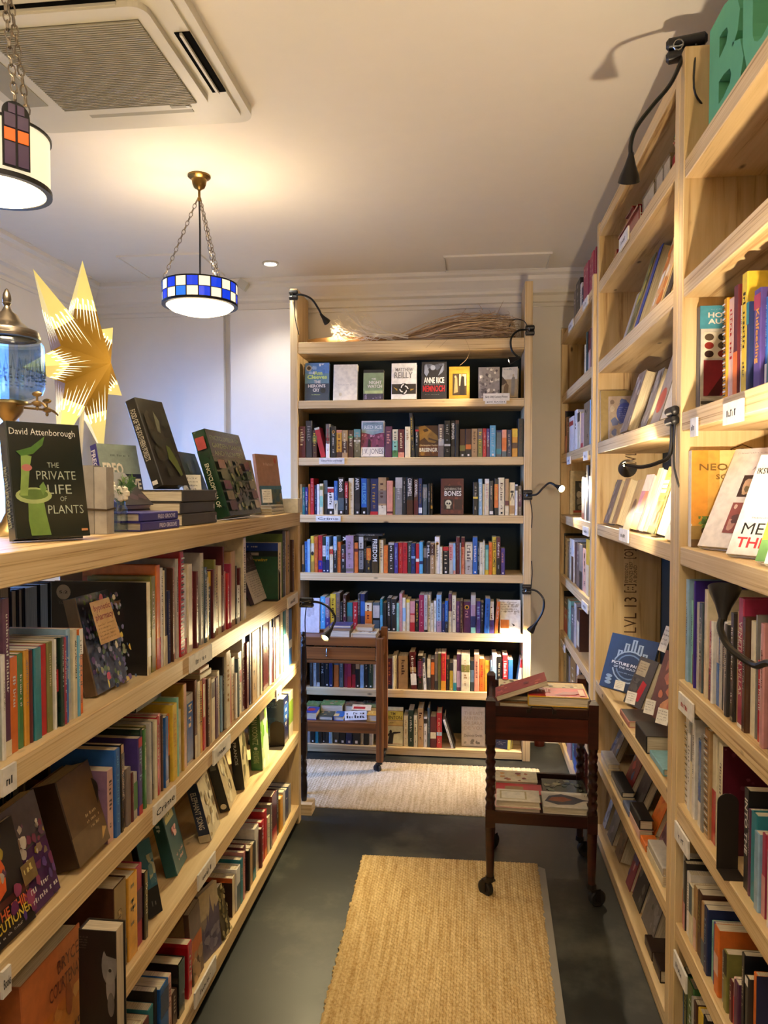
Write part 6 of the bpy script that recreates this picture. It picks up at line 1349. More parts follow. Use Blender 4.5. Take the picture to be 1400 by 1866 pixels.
# ------------------------------------------------------------------ on top of the low bookcase
ZT = LZ['t'] + .0008
GT = 'books on top of the low bookcase'
def TB(pl, Yl, pr, Yr, h, t, tilt, cov, label, art=None, z=ZT, st=True, **k):
    a = at(pl, 950, Y=Yl); b = at(pr, 950, Y=Yr); a.z = b.z = z
    o = faceout(a, b, h, t, tilt, cov, label, GT, art, **k)
    if st: stand_for(a, b, h, t, tilt, 'clear plastic easel under the ' + ' '.join(label.split()[:5]))
    return o
def a_plants(P):
    P.text('f', 'David Attenborough', .04, .87, .93, .945, 'e6e4da', .0)
    for s_, v0, v1, a, b in (('THE', .605, .65, .5, .66), ('PRIVATE', .5, .575, .34, .88), ('LIFE', .375, .455, .47, .8), ('OF', .31, .35, .63, .72), ('PLANTS', .2, .275, .45, .94)): P.text('f', s_, a, v0, b, v1, 'aeb6a0', -.004)
    P.poly('f', [(.2, .02), (.46, .02), (.42, .2), (.4, .34), (.2, .34), (.18, .15)], '6f8f44'); P.oval('f', .28, .36, .24, .07, 'a8b878'); P.oval('f', .28, .37, .19, .045, '5f7a3c')
    P.poly('f', [(.1, .36), (.2, .36), (.26, .6), (.3, .7), (.16, .72), (.14, .55)], '8aa658'); P.poly('f', [(.4, .36), (.46, .42), (.42, .48), (.36, .44)], '6f8f4a'); P.poly('f', [(.1, .74), (.3, .78), (.5, .88), (.46, .8), (.32, .72), (.16, .7)], '4f7a34'); P.oval('f', .22, .6, .07, .03, 'b8706a'); P.rect('f', .88, .045, .97, .065, 'c98a5a'); P.spine_text('PRIVATE LIFE OF PLANTS', .62, .1, 'aeb6a0', .4)
a_ = at(30, 990, Z=ZT); b_ = at(165, 983, Z=ZT)
faceout((a_.x, a_.y, ZT), (b_.x, b_.y, ZT), .232, .036, 12, '17201a', 'large dark green face-out book with a pitcher plant on its cover', GT, a_plants, mat='cover_glossy')
stand_for((a_.x, a_.y, ZT), (b_.x, b_.y, ZT), .23, .036, 12, 'clear plastic easel under the pitcher plant book')
# tied grey bundle
y_ = 1.60; xa, xb = at(139, 900, Y=y_).x, at(194, 900, Y=y_).x; zh = at(165, 848, Y=y_).z
t = thing('book_bundle', ((xa + xb) / 2, y_ + .06, ZT), 'pair of old grey books tied with twine behind the pitcher plant book', 'books')
for i, (u0, u1, dz) in enumerate(((0, .58, 0), (.6, 1, .004))):
    part('grey_book', MB().box((xa + (xb - xa) * u0, y_, ZT), (xa + (xb - xa) * u1, y_ + .035, zh - dz), ['918b84', 'a59f96'][i]), 'matte', t)
zm_ = (ZT + zh) / 2 - .02
part('twine', MB().tube([(xa - .002, y_ - .002, zm_), (xb + .002, y_ - .002, zm_ - .003), (xb + .002, y_ + .037, zm_), (xa - .002, y_ + .037, zm_), (xa - .002, y_ - .002, zm_)], .0022, 6), 'twine', t)
def a_freo(P):
    P.rect('f', 0, .62, 1, 1, '8f9c94'); P.lines('f', .3, .82, .9, .87, 1, '4a5450'); P.rect('f', 0, .42, 1, .62, '2c2a3c'); P.rect('f', 0, 0, 1, .42, '3a2418'); P.rect('f', .1, .30, 1, .40, 'b05a24'); P.spots('f', 10, .3, .06, .95, .3, ['5a3420', '8a4a28'], .03, .06, 100)
    P.text('f', 'FREO', .06, .60, .56, .76, 'ece2d2', .04); P.text('f', 'GROOVE', .12, .42, .96, .56, 'ece2d2', .04); P.spine_text('FREO GROOVE', .93, .25, 'e6e0f0', .6, .03)
TB(200, 1.93, 272, 2.05, .228, .030, 14, '35308a', 'tall book with blocky white title and orange band, behind the posy', a_freo, st=False)
zz = ZT
for i, lab in enumerate(('lower of two flat books with violet spines', 'upper of two flat books with violet spines')):
    lying((-.768 - .004 * i, 1.90, zz), (-.99, .10, 0), .022, .14, .19, '3a3486', lab + ' by the posy', GT, lambda P: P.spine_text('FREO GROOVE', .55, .08, 'd8d4ec', .5, .03)); zz += .0226
TB(222, 1.80, 284, 1.92, .135, .020, 50, '221c24', 'dark book with violet spine leaning far back on the two flat ones', lambda P: P.spots('f', 10, .2, .1, .95, .8, ['3a2a2a', '4a3440', '2c2c4a'], .05, .1, 101), z=zz, st=False, spine='3a3486')
zz = ZT
for i, lab in enumerate(('bottom', 'middle', 'top')):
    lying((-.768 - .006 * (i == 1), 2.195, zz), (-.99, .06, 0), .033, .17, .235, '3c3832', lab + ' book of the flat stack of three dark hardbacks', GT, lambda P: P.rect('s', .3, .02, .7, .04, 'wh')); zz += .0336
def a_food(P):
    P.spots('f', 30, .1, .1, .95, .9, ['2a2620', '3a352c', '34342a'], .05, .12, 102); P.poly('f', [(.5, .3), (.62, .22), (.76, .1), (.86, .12), (.8, .3), (.66, .44), (.55, .46)], '5f6a34'); P.poly('f', [(.4, .62), (.5, .6), (.58, .74), (.46, .86)], '6a6a5a'); P.spine_text('FOOD OF THE SOUTHERN FORESTS', .88, .3, 'cfc8b8', .5); P.rect('s', .2, .03, .7, .075, 'wh')
TB(299, 2.02, 346, 2.15, .268, .036, 20, '26221d', 'tall black hardback tilted back on the stack of three dark ones', a_food, z=zz, mat='cover')
TB(368, 2.22, 398, 2.42, .225, .022, 20, '2c3a2a', 'dark green book leaning between the tall black one and the thick green one', mottled(['3f5038', '24301f'], 103), st=False)
def a_ency(P):
    P.rect('f', 0, .68, 1, .98, '3a3a2a')
    for i, s_ in enumerate(('ENCYCLOPEDIA OF', 'GARDEN PLANTS', 'AND FLOWERS')): P.text('f', s_, .08, .88 - i * .09, .92, .935 - i * .09, '9aa070', .005)
    P.spots('f', 60, .25, .05, .78, .66, ['5f6f3c', '8a8f5a', '4a5a30', 'a39a6c', '6a4a44'], .02, .05, 104)
    for i in range(5):
        P.rect('f', .03, .06 + i * .12, .22, .16 + i * .12, ['6a3a40', '8a7a5a', '7a4a5a', '4a5a34', '8a5a50'][i]); P.rect('f', .80, .06 + i * .12, .97, .16 + i * .12, ['c0a890', '7a3a3a', '8f8a6a', '6a7a4a', '8a3a44'][i])
    P.spine_text('ENCYCLOPEDIA OF', .62, .12, 'e0dcc0', .3); P.rect('s', .2, .78, .85, .92, 'b0484a')
TB(421, 2.34, 478, 2.66, .298, .048, 17, '1f3a26', 'thick green plant encyclopedia with flower pictures, tilted back', a_ency, mat='cover_glossy')
TB(458, 2.72, 478, 2.86, .215, .02, 12, '8a7a3c', 'mustard green book behind the thick plant encyclopedia', mottled(['a8923c', '6a6a34', 'b8a45c'], 105), st=False)
def a_peach(P): P.rect('f', 0, .45, 1, 1, 'b08468'); P.rect('f', 0, 0, 1, .45, '5a6a5a'); P.oval('f', .85, .9, .06, .05, 'c0583a'); P.lines('f', .3, .76, .8, .86, 1, 'd8b8a0'); P.spots('f', 16, .05, .05, .95, .4, ['7a6a4a', '3f5a5f', '9a8a6a', '4f5a3c'], .04, .09, 106); P.rect('f', 0, .4, 1, .46, '4a7a8a')
TB(479, 2.93, 518, 3.10, .245, .016, 8, '8f6a50', 'peach coloured landscape book, last standing book on top of the low bookcase', a_peach, st=False)
zz = ZT
for i, lab in enumerate(('bottom', 'middle', 'top')):
    lying((-.772 - .003 * i, 3.05, zz), (-1, 0, 0), .012, .09, .20 - .01 * i, ['b8b09c', 'c9c2b0', 'a8a292'][i], lab + ' booklet of the small cream stack near the bookcase end', GT); zz += .0124
card(352, 902, None, 2.22, .055, .065, 'white information card before the dark green leaning book', 'information_card', tilt=15, az=35)
card(488, 916, None, 2.88, .04, .055, 'white information card on the cream booklet stack', 'information_card', tilt=15, az=35)
p = at(532, 935, Y=3.13); solo('white_block', MB().box((p.x - .035, 3.10, ZT), (p.x + .033, 3.19, ZT + .060), 'e2dccb'), 'matte', 'small white painted block at the far end of the low bookcase', 'block')
# posy
p = at(214, 915, Y=1.70); px_, py_ = p.x, 1.70
t = thing('posy', (px_, py_, ZT), 'small posy of cream flowers and fir sprigs in a glass jar', 'flowers')
part('jar', MB().lathe([(.001, 0), (.022, 0), (.024, .004), (.024, .055), (.019, .064), (.019, .072), (.0175, .072), (.0175, .064), (.0222, .054), (.0222, .006), (.001, .004)], (px_, py_, ZT), 20), 'clear_glass', t, True)
g = random.Random(5)
for i in range(11):
    a = g.uniform(-.6, 1.5); e = Vector((px_ + math.cos(a) * g.uniform(.03, .075), py_ - .02 + math.sin(a) * .03 - .02, ZT + g.uniform(.06, .135)))
    s0 = Vector((px_, py_, ZT + .06)); m = MB().tube([s0, (s0 + e) / 2 + Vector((0, 0, .012)), e], .0009, 4, smooth=3)
    d_ = (e - s0)
    for k in range(16):
        f_ = .2 + .8 * k / 16; q = s0 + d_ * f_ + Vector((0, 0, .024 * f_ * (1 - f_)))
        for sgn in (-1, 1):
            n_ = d_.normalized().cross(Vector((g.uniform(-.3, .3), -1, .3))).normalized() * sgn
            tip = q + n_ * .016 * (1.15 - f_ * .5) + d_.normalized() * .010; wv = d_.normalized() * .0016
            m.add([q - wv, q + wv, tip], [(0, 1, 2)])
    part('sprig', m, 'leaf' if i % 2 else 'leaf_dark', t)
for i, (dx, dz) in enumerate(((-.004, .105), (.028, .092))):
    m = MB(); c_ = Vector((px_ + dx, py_ - .03, ZT + dz))
    for ring, (n_, r_, el) in enumerate(((7, .017, .35), (6, .012, .8), (4, .007, 1.2))):
        for k in range(n_):
            a = 2 * math.pi * k / n_ + ring * .4; dr = Vector((math.cos(a) * math.cos(el), -math.sin(el) * .8, math.sin(a) * math.cos(el)))
            m.ball(c_ + dr * r_ * .7, (r_ * .55, r_ * .4, r_ * .55), seg=7)
    part('flower', m, 'petal', t, True)

# glass fountain with brass taps
p = at(15, 700, Y=1.56); fx, fy = p.x, 1.56
def zat(py): return at(8, py, Y=1.56).z
t = thing('drink_fountain', (fx, fy, ZT), 'cut glass drink fountain with pewter lid, acorn finial and brass tap', 'fountain')
z620, z720 = zat(622), zat(712); rg = .0755
part('finial', MB().lathe([(.001, .044), (.004, .041), (.0085, .030), (.0095, .02), (.008, .013), (.0095, .011), (.006, .005), (.008, 0)], (fx, fy, zat(562)), 20), 'pewter', t, True)
part('lid', MB().lathe([(.008, zat(562)), (.012, zat(568)), (.022, zat(574)), (.030, zat(586)), (.045, zat(597)), (.064, zat(603)), (.066, zat(607)), (.0665, zat(612)), (.069, zat(613)), (.069, zat(618)), (.06, zat(619))], (fx, fy, 0), 36), 'pewter', t, True)
part('vessel', MB().lathe([(.068, z620), (.074, z620 - .006), (rg, z620 - .015), (rg, z720 + .008), (.070, z720 - .006), (.045, z720 - .018), (.03, z720 - .022), (.03, z720 - .019), (.044, z720 - .014), (.067, z720 - .003), (.0725, z720 + .01), (.0725, z620 - .015), (.0715, z620 - .006)], (fx, fy, 0), 40), 'clear_glass', t, True)
m = MB(); g = random.Random(9)
for k in range(36):
    a = 2 * math.pi * k / 36
    for zz0, zz1, da in ((z620 - .040, z620 - .072, .05), (z620 - .046, z620 - .078, -.05)):
        A_ = Vector((fx + (rg + .0006) * math.cos(a), fy + (rg + .0006) * math.sin(a), zz0)); B_ = Vector((fx + (rg + .0006) * math.cos(a + da), fy + (rg + .0006) * math.sin(a + da), zz1)); m.tube([A_, B_], [.0004, .0011], 4, cap=False)
for zz0 in (z720 + .04, z720 + .03, z720 + .02):
    for k in range(40):
        a = 2 * math.pi * (k + g.random() * .4) / 40; m.ball((fx + rg * math.cos(a), fy + rg * math.sin(a), zz0 + g.uniform(-.003, .003)), (.004, .004, .0025), seg=6)
o = part('cut_pattern', m, 'clear_glass', t); o['kind'] = 'stuff'
zc_ = zat(735)
part('stem', MB().lathe([(.03, z720 - .022), (.042, z720 - .03), (.040, zc_ + .004), (.032, zc_), (.030, zc_ - .018), (.022, zc_ - .03), (.012, zc_ - .04), (.010, ZT + .05), (.02, ZT + .03), (.05, ZT + .012), (.055, ZT), (.001, ZT)], (fx, fy, 0), 30), 'old_brass', t, True)
for k in range(4):
    a = math.radians(-22 + 90 * k); d_ = Vector((math.cos(a), math.sin(a), 0)); o_ = Vector((fx, fy, zat(740)))
    tp = part('tap', MB().tube([o_ + d_ * .03, o_ + d_ * .095], .0026, 8).ball(o_ + d_ * .098, (.012, .012, .007)).tube([o_ + d_ * .10, o_ + d_ * .115 + Vector((0, 0, -.001)), o_ + d_ * .128 + Vector((0, 0, -.010))], [.004, .0032, .002], 8, smooth=4), 'old_brass', t, True)
    part('tap_handle', MB().tube([o_ + d_ * .098, o_ + d_ * .098 + Vector((0, 0, .016))], .0025, 8).ball(o_ + d_ * .098 + Vector((0, 0, .021)), (.012, .004, .006)).ball(o_ + d_ * .098 + Vector((0, 0, -.010)), (.004, .004, .005)), 'old_brass', tp, True)

# paper star lantern on a white pole
axis = Vector((1.0, .0, .0))
ctr = at(150, 662, Y=2.06)
e1 = UZ.copy()
e2 = UZ.cross(axis).normalized()
t = thing('star_lantern', (ctr.x, ctr.y, ZT), 'large glowing gold paper star lantern on a white pole', 'lamp')
NPT = 7; Ro, Ri, Dp = .300, .118, .088
dirs = [(math.cos(q), math.sin(q)) for q in [2 * math.pi * (k + .06) / (2 * NPT) for k in range(2 * NPT)]]
RF = [1, .8, .85, .95, 1, 1, 1.05]
def sp(k, f=1.0):
    c_, s_ = dirs[k % (2 * NPT)]; r_ = Ro * RF[(k // 2) % NPT] if k % 2 == 0 else Ri
    return ctr + (e1 * c_ + e2 * s_) * (r_ * f)
for k in range(NPT):
    m_in, m_out, m_sl = MB(), MB(), MB()
    tip, l_, r_ = sp(2 * k), sp(2 * k - 1), sp(2 * k + 1)
    for sg in (1, -1):
        ap = ctr + axis * (Dp * sg)
        for side in (l_, r_):
            # one flat triangle apex - valley - tip; a cut band divides inner from outer paper
            a1, a2 = ap.lerp(tip, .50), side.lerp(tip, .22)
            m_in.add([ap, side, a2, a1], [(0, 1, 2, 3)]); m_out.add([a1, a2, tip], [(0, 1, 2)])
            nrm = (side - ap).cross(tip - ap).normalized()
            if nrm.dot(axis) * sg < 0: nrm = -nrm
            for j in range(7):
                u_ = (j + .5) / 7; base = ap.lerp(side, .16 + .8 * u_); top = a1.lerp(a2, u_).lerp(tip, .10)
                p0 = base.lerp(top, .28 + .16 * (j % 2)); p1 = top.lerp(tip, .12 * ((j + 1) % 2)); wv = (side - ap).normalized() * .0034
                m_sl.add([p0 + nrm * .0008, p1 + wv + nrm * .0008, p1 - wv + nrm * .0008], [(0, 1, 2)])
    pt = part('star_point', m_in, 'star_paper', t); part('outer_paper', m_out, 'star_tip', pt); part('cut_slits', m_sl, 'star_slit', pt)
pp = at(140, 840, Y=2.06)
part('pole', MB().tube([(ctr.x, ctr.y, ctr.z - .1), (pp.x, pp.y, ZT + .01)], .0065, 10), 'petal', t, True)
part('pole_base', MB().lathe([(.001, .012), (.008, .012), (.05, .008), (.052, 0), (.001, 0)], (pp.x, pp.y, ZT), 24), 'petal', t, True)
light('star_light', 'POINT', ctr + axis * .2, 1.2, (1, .8, .4), .08, parent=t)
# ------------------------------------------------------------------ tea trolleys
def twist(mb, x, y, z0, z1, r, M, lobes=2, turns=5.0, seg=10, n=44):
    vs, fs = [], []
    for i in range(n + 1):
        f = i / n; z = z0 + (z1 - z0) * f; e = min(1, f * 10, (1 - f) * 10)
        for k in range(seg):
            a = 2 * math.pi * k / seg; rr = r * (.86 + .14 * (e * math.cos(lobes * (a - 2 * math.pi * turns / lobes * f)) + (1 - e)))
            vs.append((x + rr * math.cos(a), y + rr * math.sin(a), z))
    for i in range(n):
        for k in range(seg):
            k2 = (k + 1) % seg; fs.append((i * seg + k, i * seg + k2, (i + 1) * seg + k2, (i + 1) * seg + k))
    fs += [tuple(range(seg))[::-1], tuple(range(n * seg, n * seg + seg))]
    mb.add(vs, fs, M=M)
def caster(parent, M, x, y, yaw, wood):
    """small wheel in a fork; wheel radius 22 mm, swivelled by yaw"""
    W = M @ Matrix.Translation((x, y, 0)) @ Matrix.Rotation(yaw, 4, 'Z') @ Matrix.Scale(1.35 if wood else 1, 4)
    k = part('caster', MB().lathe([(.001, .062), (.012, .062), (.013, .05), (.001, .05)], (0, 0, 0), 12, M=W).box((.006, -.013, .018), (.020, -.0105, .05), M=W).box((.006, .0105, .018), (.020, .013, .05), M=W).box((-.008, -.013, .046), (.020, .013, .051), M=W), 'black_metal', parent)
    part('wheel', MB().lathe([(.004, -.008), (.019, -.0095), (.0225, -.0065), (.023, 0), (.0225, .0065), (.019, .0095), (.004, .008), (.004, -.008)], (0, 0, 0), 20, M=W @ Matrix.Translation((.016, 0, .023)) @ Matrix.Rotation(math.pi / 2, 4, 'X')), 'rubber', k, True)
# dark barley twist trolley standing on the runner
fl, fr_, br_ = at(893, 1637, Z=0), at(1078, 1652, Z=0), at(1050, 1552, Z=0)
ang = math.atan2(fr_.y - fl.y, fr_.x - fl.x); Wd = (fr_ - fl).length; Dd = .37
t = thing('tea_trolley', (fl.x, fl.y, 0), 'dark mahogany barley twist tea trolley piled with books, on casters by the runner', 'trolley')
M = Matrix.Translation((fl.x, fl.y, 0)) @ Matrix.Rotation(ang, 4, 'Z')
ZTOP, ZLO = .690, .305
for x, y, hh in ((0, 0, .745), (Wd, 0, .745), (0, Dd, .745), (Wd, Dd, .745)):
    m = MB(); q = .0175
    m.box((x - q, y - q, ZTOP - .115), (x + q, y + q, hh - .012), M=M)
    m.add([(x - q, y - q, hh - .012), (x + q, y - q, hh - .012), (x + q, y + q, hh - .012), (x - q, y + q, hh - .012), (x - q * .5, y - q * .5, hh), (x + q * .5, y - q * .5, hh), (x + q * .5, y + q * .5, hh), (x - q * .5, y + q * .5, hh)], [(0, 1, 5, 4), (1, 2, 6, 5), (2, 3, 7, 6), (3, 0, 4, 7), (4, 5, 6, 7)], M=M)
    twist(m, x, y, ZLO + .03, ZTOP - .115, .0190, M, turns=7)
    m.box((x - q, y - q, ZLO - .035), (x + q, y + q, ZLO + .03), M=M)
    m.lathe([(.001, .08), (.0135, .08), (.0185, ZLO - .035), (.001, ZLO - .035)], (x, y, 0), 14, M=M)
    part('leg', m, 'mahogany', t, True)
    caster(t, M, x, y, {(0, 0): 2.4, (1, 0): .4, (0, 1): 1.0, (1, 1): .2}[(int(x > 0), int(y > 0))], 1)
part('tray', MB().box((-.005, -.005, ZTOP - .012), (Wd + .005, Dd + .005, ZTOP), M=M), 'mahogany', t)
for a, b in (((0, -.008, ZTOP), (Wd, .004, ZTOP + .022)), ((0, Dd - .004, ZTOP), (Wd, Dd + .008, ZTOP + .022)), ((-.008, 0, ZTOP), (.004, Dd, ZTOP + .022)), ((Wd - .004, 0, ZTOP), (Wd + .008, Dd, ZTOP + .022))):
    part('tray_edge', MB().box(a, b, M=M), 'mahogany', t)
for a, b in (((.012, -.004, ZTOP - .10), (Wd - .012, .010, ZTOP - .015)), ((.012, Dd - .010, ZTOP - .10), (Wd - .012, Dd + .004, ZTOP - .015)), ((-.004, .012, ZTOP - .10), (.010, Dd - .012, ZTOP - .015)), ((Wd - .010, .012, ZTOP - .10), (Wd + .004, Dd - .012, ZTOP - .015))):
    part('apron', MB().box(a, b, M=M), 'mahogany_panel', t)
part('lower_shelf', MB().box((0, 0, ZLO - .012), (Wd, Dd, ZLO), M=M), 'mahogany', t)
for a, b in (((.012, -.010, ZLO - .02), (Wd - .012, .004, ZLO + .022)), ((.012, Dd - .004, ZLO - .02), (Wd - .012, Dd + .010, ZLO + .028)), ((-.008, .012, ZLO - .02), (.004, Dd - .012, ZLO + .022)), ((Wd - .004, .012, ZLO - .02), (Wd + .008, Dd - .012, ZLO + .022))):
    part('shelf_rail', MB().box(a, b, M=M), 'mahogany', t)
for y in (-.010, Dd + .010):
    c_ = Wd * .5
    part('handle', MB().tube([M @ Vector(p) for p in ((c_ - .045, y, ZTOP + .012), (c_ - .034, y - .006, ZTOP + .030), (c_ + .034, y - .006, ZTOP + .030), (c_ + .045, y, ZTOP + .012))], .003, 6).box((c_ - .052, y - .003, ZTOP + .004), (c_ - .038, y + .003, ZTOP + .018), M=M).box((c_ + .038, y - .003, ZTOP + .004), (c_ + .052, y + .003, ZTOP + .018), M=M), 'black_metal', t)
GD = 'books on the dark trolley'
def TL(x, y, z, w_, d, t_, cov, label, art=None, az=0, tiltx=0, **k):
    """a book lying with its front cover up and its top edge away; spine to the left"""
    A = M @ Matrix.Translation((x, y, z)) @ Matrix.Rotation(math.radians(az), 4, 'Z')
    if tiltx: A = A @ Matrix.Rotation(math.radians(tiltx), 4, 'Y')
    B = A @ Matrix(((0, 1, 0, 0), (0, 0, 1, 0), (1, 0, 0, 0), (0, 0, 0, 1)))
    P = Print(t_, w_, d)
    if art: art(P)
    return make_book(B, t_, w_, d, cov, label, k.get('group', GD), P, k.get('hard', True), k.get('mat', 'cover'))
e_ = .0006
TL(.03, .20, ZTOP + e_, .15, .155, .030, 'cr', 'cream paged book lying at the back left of the dark trolley top', mottled(['8a3a30', 'b8705a', '4a3a34'], 120))
TL(.03, .03, ZTOP + e_, .145, .15, .028, '8a5a28', 'orange brown thick book at the front left of the dark trolley top', mottled(['6a7a5a', '8a8a6a', '4a5a4a'], 121, 20))
TL(.035, .045, ZTOP + .030, .15, .15, .020, '6f6a50', 'grey green mottled book under the red leaning one on the dark trolley', mottled(['8a8468', '5a5a48', 'a39a78'], 122, 30))
TL(.022, .020, ZTOP + .032, .195, .13, .018, '8a3c3a', 'red and plum book propped slanting on the dark trolley top', mottled(['a85a50', '6a3a44', 'c07a60'], 123, 14), tiltx=-20, hard=False)
TL(Wd - .215, .02, ZTOP + e_, .20, .19, .022, '7a7468', 'grey book under the yellow and red one on the dark trolley')
def a_yr(P): P.rect('f', .02, .03, .98, .97, 'c3271f'); P.rect('f', .02, .60, .98, .97, 'b89a5c'); P.spots('f', 14, .05, .62, .9, .95, ['8a7a50', 'c9b88a', '6a5a3c'], .03, .06, 124); P.text('f', 'THE', .14, .28, .4, .52, 'e6a090', .02); P.poly('f', [(.45, .1), (.8, .14), (.95, .4), (.6, .3)], 'a01c18'); P.rect('f', .86, .08, .95, .5, 'd8a888')
TL(Wd - .228, .012, ZTOP + .024, .215, .20, .036, 'e3b32c', 'large yellow edged red hardback lying on the right of the dark trolley', a_yr)
TL(Wd - .20, .235, ZTOP + e_, .17, .12, .02, '5a5650', 'dark grey magazine lying at the back right of the dark trolley top', mottled(['7a766c', '3a3836', 'a39c8c'], 125, 16))
TL(.018, .235, ZLO + e_, .165, .11, .04, 'cr', 'cream paged thick book at the back left of the dark trolley shelf', lambda P: P.spots('f', 16, .05, .05, .95, .95, ['b86a34', 'd8a05c', 'e6d8b0', '8a3a24'], .06, .12, 126))
TL(.020, .135, ZLO + e_, .175, .095, .034, 'rd', 'bright red book in the middle of the dark trolley shelf', lambda P: P.rect('f', .2, .3, .6, .7, '8a6a3a'))
TL(.016, .015, ZLO + e_, .165, .115, .030, 'bs', 'pale worn book stack base at the front left of the dark trolley shelf')
TL(.022, .020, ZLO + .0315, .158, .105, .022, 'e0d6c0', 'pale book with a gold framed cover at the front left of the dark trolley shelf', lambda P: (P.rect('f', .08, .15, .7, .85, 'b8a878'), P.rect('f', .12, .2, .66, .8, 'e3dcc8')))
def a_pear(P): P.poly('f', [(.05, .35), (.15, .7), (.4, .85), (.65, .7), (.8, .55), (.98, .5), (.8, .44), (.6, .2), (.3, .15)], '4a4a55'); P.poly('f', [(.12, .4), (.2, .62), (.42, .68), (.6, .5), (.4, .34)], '9a5a3c'); P.lines('f', .86, .15, .96, .85, 3, '8a8478')
TL(.19, .025, ZLO + .012, .185, .14, .026, 'd8d0c0', 'white book with a dark pear shaped picture, front of the dark trolley shelf', a_pear)
TL(.195, .03, ZLO + e_, .14, .12, .0105, '3a4a8a', 'thin blue edged book under the pear picture one', hard=False)
TL(.20, .20, ZLO + e_, .165, .13, .022, '4a4f44', 'dark green glossy book at the back right of the dark trolley shelf', mottled(['6a7060', '2f342c', '8a8a70'], 127, 18), mat='cover_glossy')

# oak trolley before the far bookcase, its left half behind the low bookcase
M = Matrix.Identity(4)
X0, X1, Y0, Y1 = -1.06, -.462, 3.83, 4.045
t = thing('tea_trolley', ((X0 + X1) / 2, (Y0 + Y1) / 2, 0), 'plain oak tea trolley with a drawer, standing before the far bookcase', 'trolley')
for x in (X0, X1):
    for y in (Y0, Y1):
        zb_ = .0625
        board('leg', (x - .018, y - .018, zb_), (x + .018, y + .018, .735 if y == Y1 or x == X0 else .715), 'oak', t)
        caster(t, M, x, y, 2.6 if x == X1 else .6, 0)
board('tray', (X0 - .005, Y0 + .019, .690), (X1 - .019, Y1 - .019, .704), 'oak', t)
board('tray_edge', (X0 + .019, Y0 - .012, .672), (X1 - .019, Y0 + .014, .716), 'oak', t)
board('tray_edge', (X0 + .019, Y1 - .014, .672), (X1 - .019, Y1 + .012, .716), 'oak', t)
dr = board('drawer', (X0 + .03, Y0 - .014, .600), (X1 - .022, Y0 + .006, .664), 'oak', t)
kx = at(597, 1212, Y=Y0).x; w0 = WM[dr.name]
mk = MB().tube([(kx, Y0 - .022, .655), (kx, Y0 - .026, .64), (kx, Y0 - .024, .625)], .0035, 8).ball((kx, Y0 - .018, .655), .005).ball((kx, Y0 - .02, .620), .006)
link('drawer_pull', mk.mesh('drawer_pull'), 'steel', dr, M=w0.inverted(), smooth=True, label='small bright metal pull')
board('rail', (X0 + .019, Y0 - .008, .578), (X1 - .019, Y0 + .008, .596), 'oak', t)
board('side_rail', (X1 - .008, Y0 + .019, .600), (X1 + .008, Y1 - .019, .690), 'oak', t)
board('lower_shelf', (X0, Y0 + .012, .252), (X1 - .019, Y1 - .012, .262), 'oak', t)
board('shelf_rail', (X0 + .019, Y0 - .012, .212), (X1 - .019, Y0 + .010, .268), 'oak', t)
board('shelf_rail', (X0 + .019, Y1 - .010, .212), (X1 - .019, Y1 + .012, .262), 'oak', t)
GO = 'books on the oak trolley'
def TO(px0, px1, y, z, d, t_, cov, label, art=None, az=0, tilt=0, hard=True):
    global M
    a, b = at(px0, 1300, Y=y).x, at(px1, 1300, Y=y).x
    A = Matrix.Translation((a, y, z)) @ Matrix.Rotation(math.radians(az), 4, 'Z') @ Matrix.Rotation(math.radians(tilt), 4, 'X')
    B = A @ Matrix(((0, 1, 0, 0), (0, 0, 1, 0), (1, 0, 0, 0), (0, 0, 0, 1)))
    P = Print(t_, b - a, d)
    if art: art(P)
    return make_book(B, t_, b - a, d, cov, label, GO, P, hard, 'cover')
zo = .705
TO(590, 638, 3.845, zo, .14, .045, '8a6a48', 'thick tan paged book lying on the oak trolley by the lamp bulb')
TO(600, 640, 3.90, zo + .046, .10, .016, '4a4a80', 'purple speckled book on the thick tan one, oak trolley top', mottled(['6a5a90', '3a3a70', '8a6a7a'], 130, 20))
TO(640, 686, 3.845, zo, .15, .030, 'cr', 'cream book with a printed strip on the oak trolley top', lambda P: (P.rect('f', .25, .15, .95, .6, 'd8d0c4'), P.spots('f', 16, .28, .18, .92, .58, ['a33a3a', '3a3a44', '7a7a84'], .03, .06, 131)))
TO(648, 680, 3.90, zo + .031, .08, .024, 'b58a55', 'small tan book on the cream one, oak trolley top')
# white picture card standing at the left of the oak trolley
L_, R_ = at(549, 1160, Y=4.0), at(583, 1160, Y=4.0); h_ = at(560, 1089, Y=4.02).z - zo
faceout((L_.x, 3.985, zo), (R_.x, 3.985, zo), h_, .012, 4, 'd8d4d6', 'white picture book with faint grey figures standing on the oak trolley', GO, lambda P: P.spots('f', 5, .25, .45, .7, .75, ['b9b6ba', 'c6c2c6'], .06, .1, 132))
zl = .2635
TO(556, 581, 3.96, zl, .09, .045, '6a8a4a', 'green book at the back left of the oak trolley shelf', mottled(['8aa06a', '9a9a90', '4f6f3a'], 133))
TO(584, 625, 3.955, zl, .09, .055, '5f8a4a', 'larger green book with pale pages, back of the oak trolley shelf', mottled(['c07a4a', '8a9a80', 'b0a890', '6a4a34'], 134))
TO(628, 662, 3.965, zl, .08, .05, '6a5a44', 'brown book at the back of the oak trolley shelf', mottled(['8a7a5c', '4a3f30', 'a8322c'], 135))
TO(663, 690, 3.965, zl, .08, .045, '5a6a48', 'olive book at the back right of the oak trolley shelf', mottled(['7a8a5c', '4a2a24'], 136))
TO(556, 577, 3.855, zl, .10, .04, '2f3f9a', 'blue book with a red oval at the front left of the oak trolley shelf', lambda P: P.oval('f', .4, .5, .35, .25, 'b03a3c'))
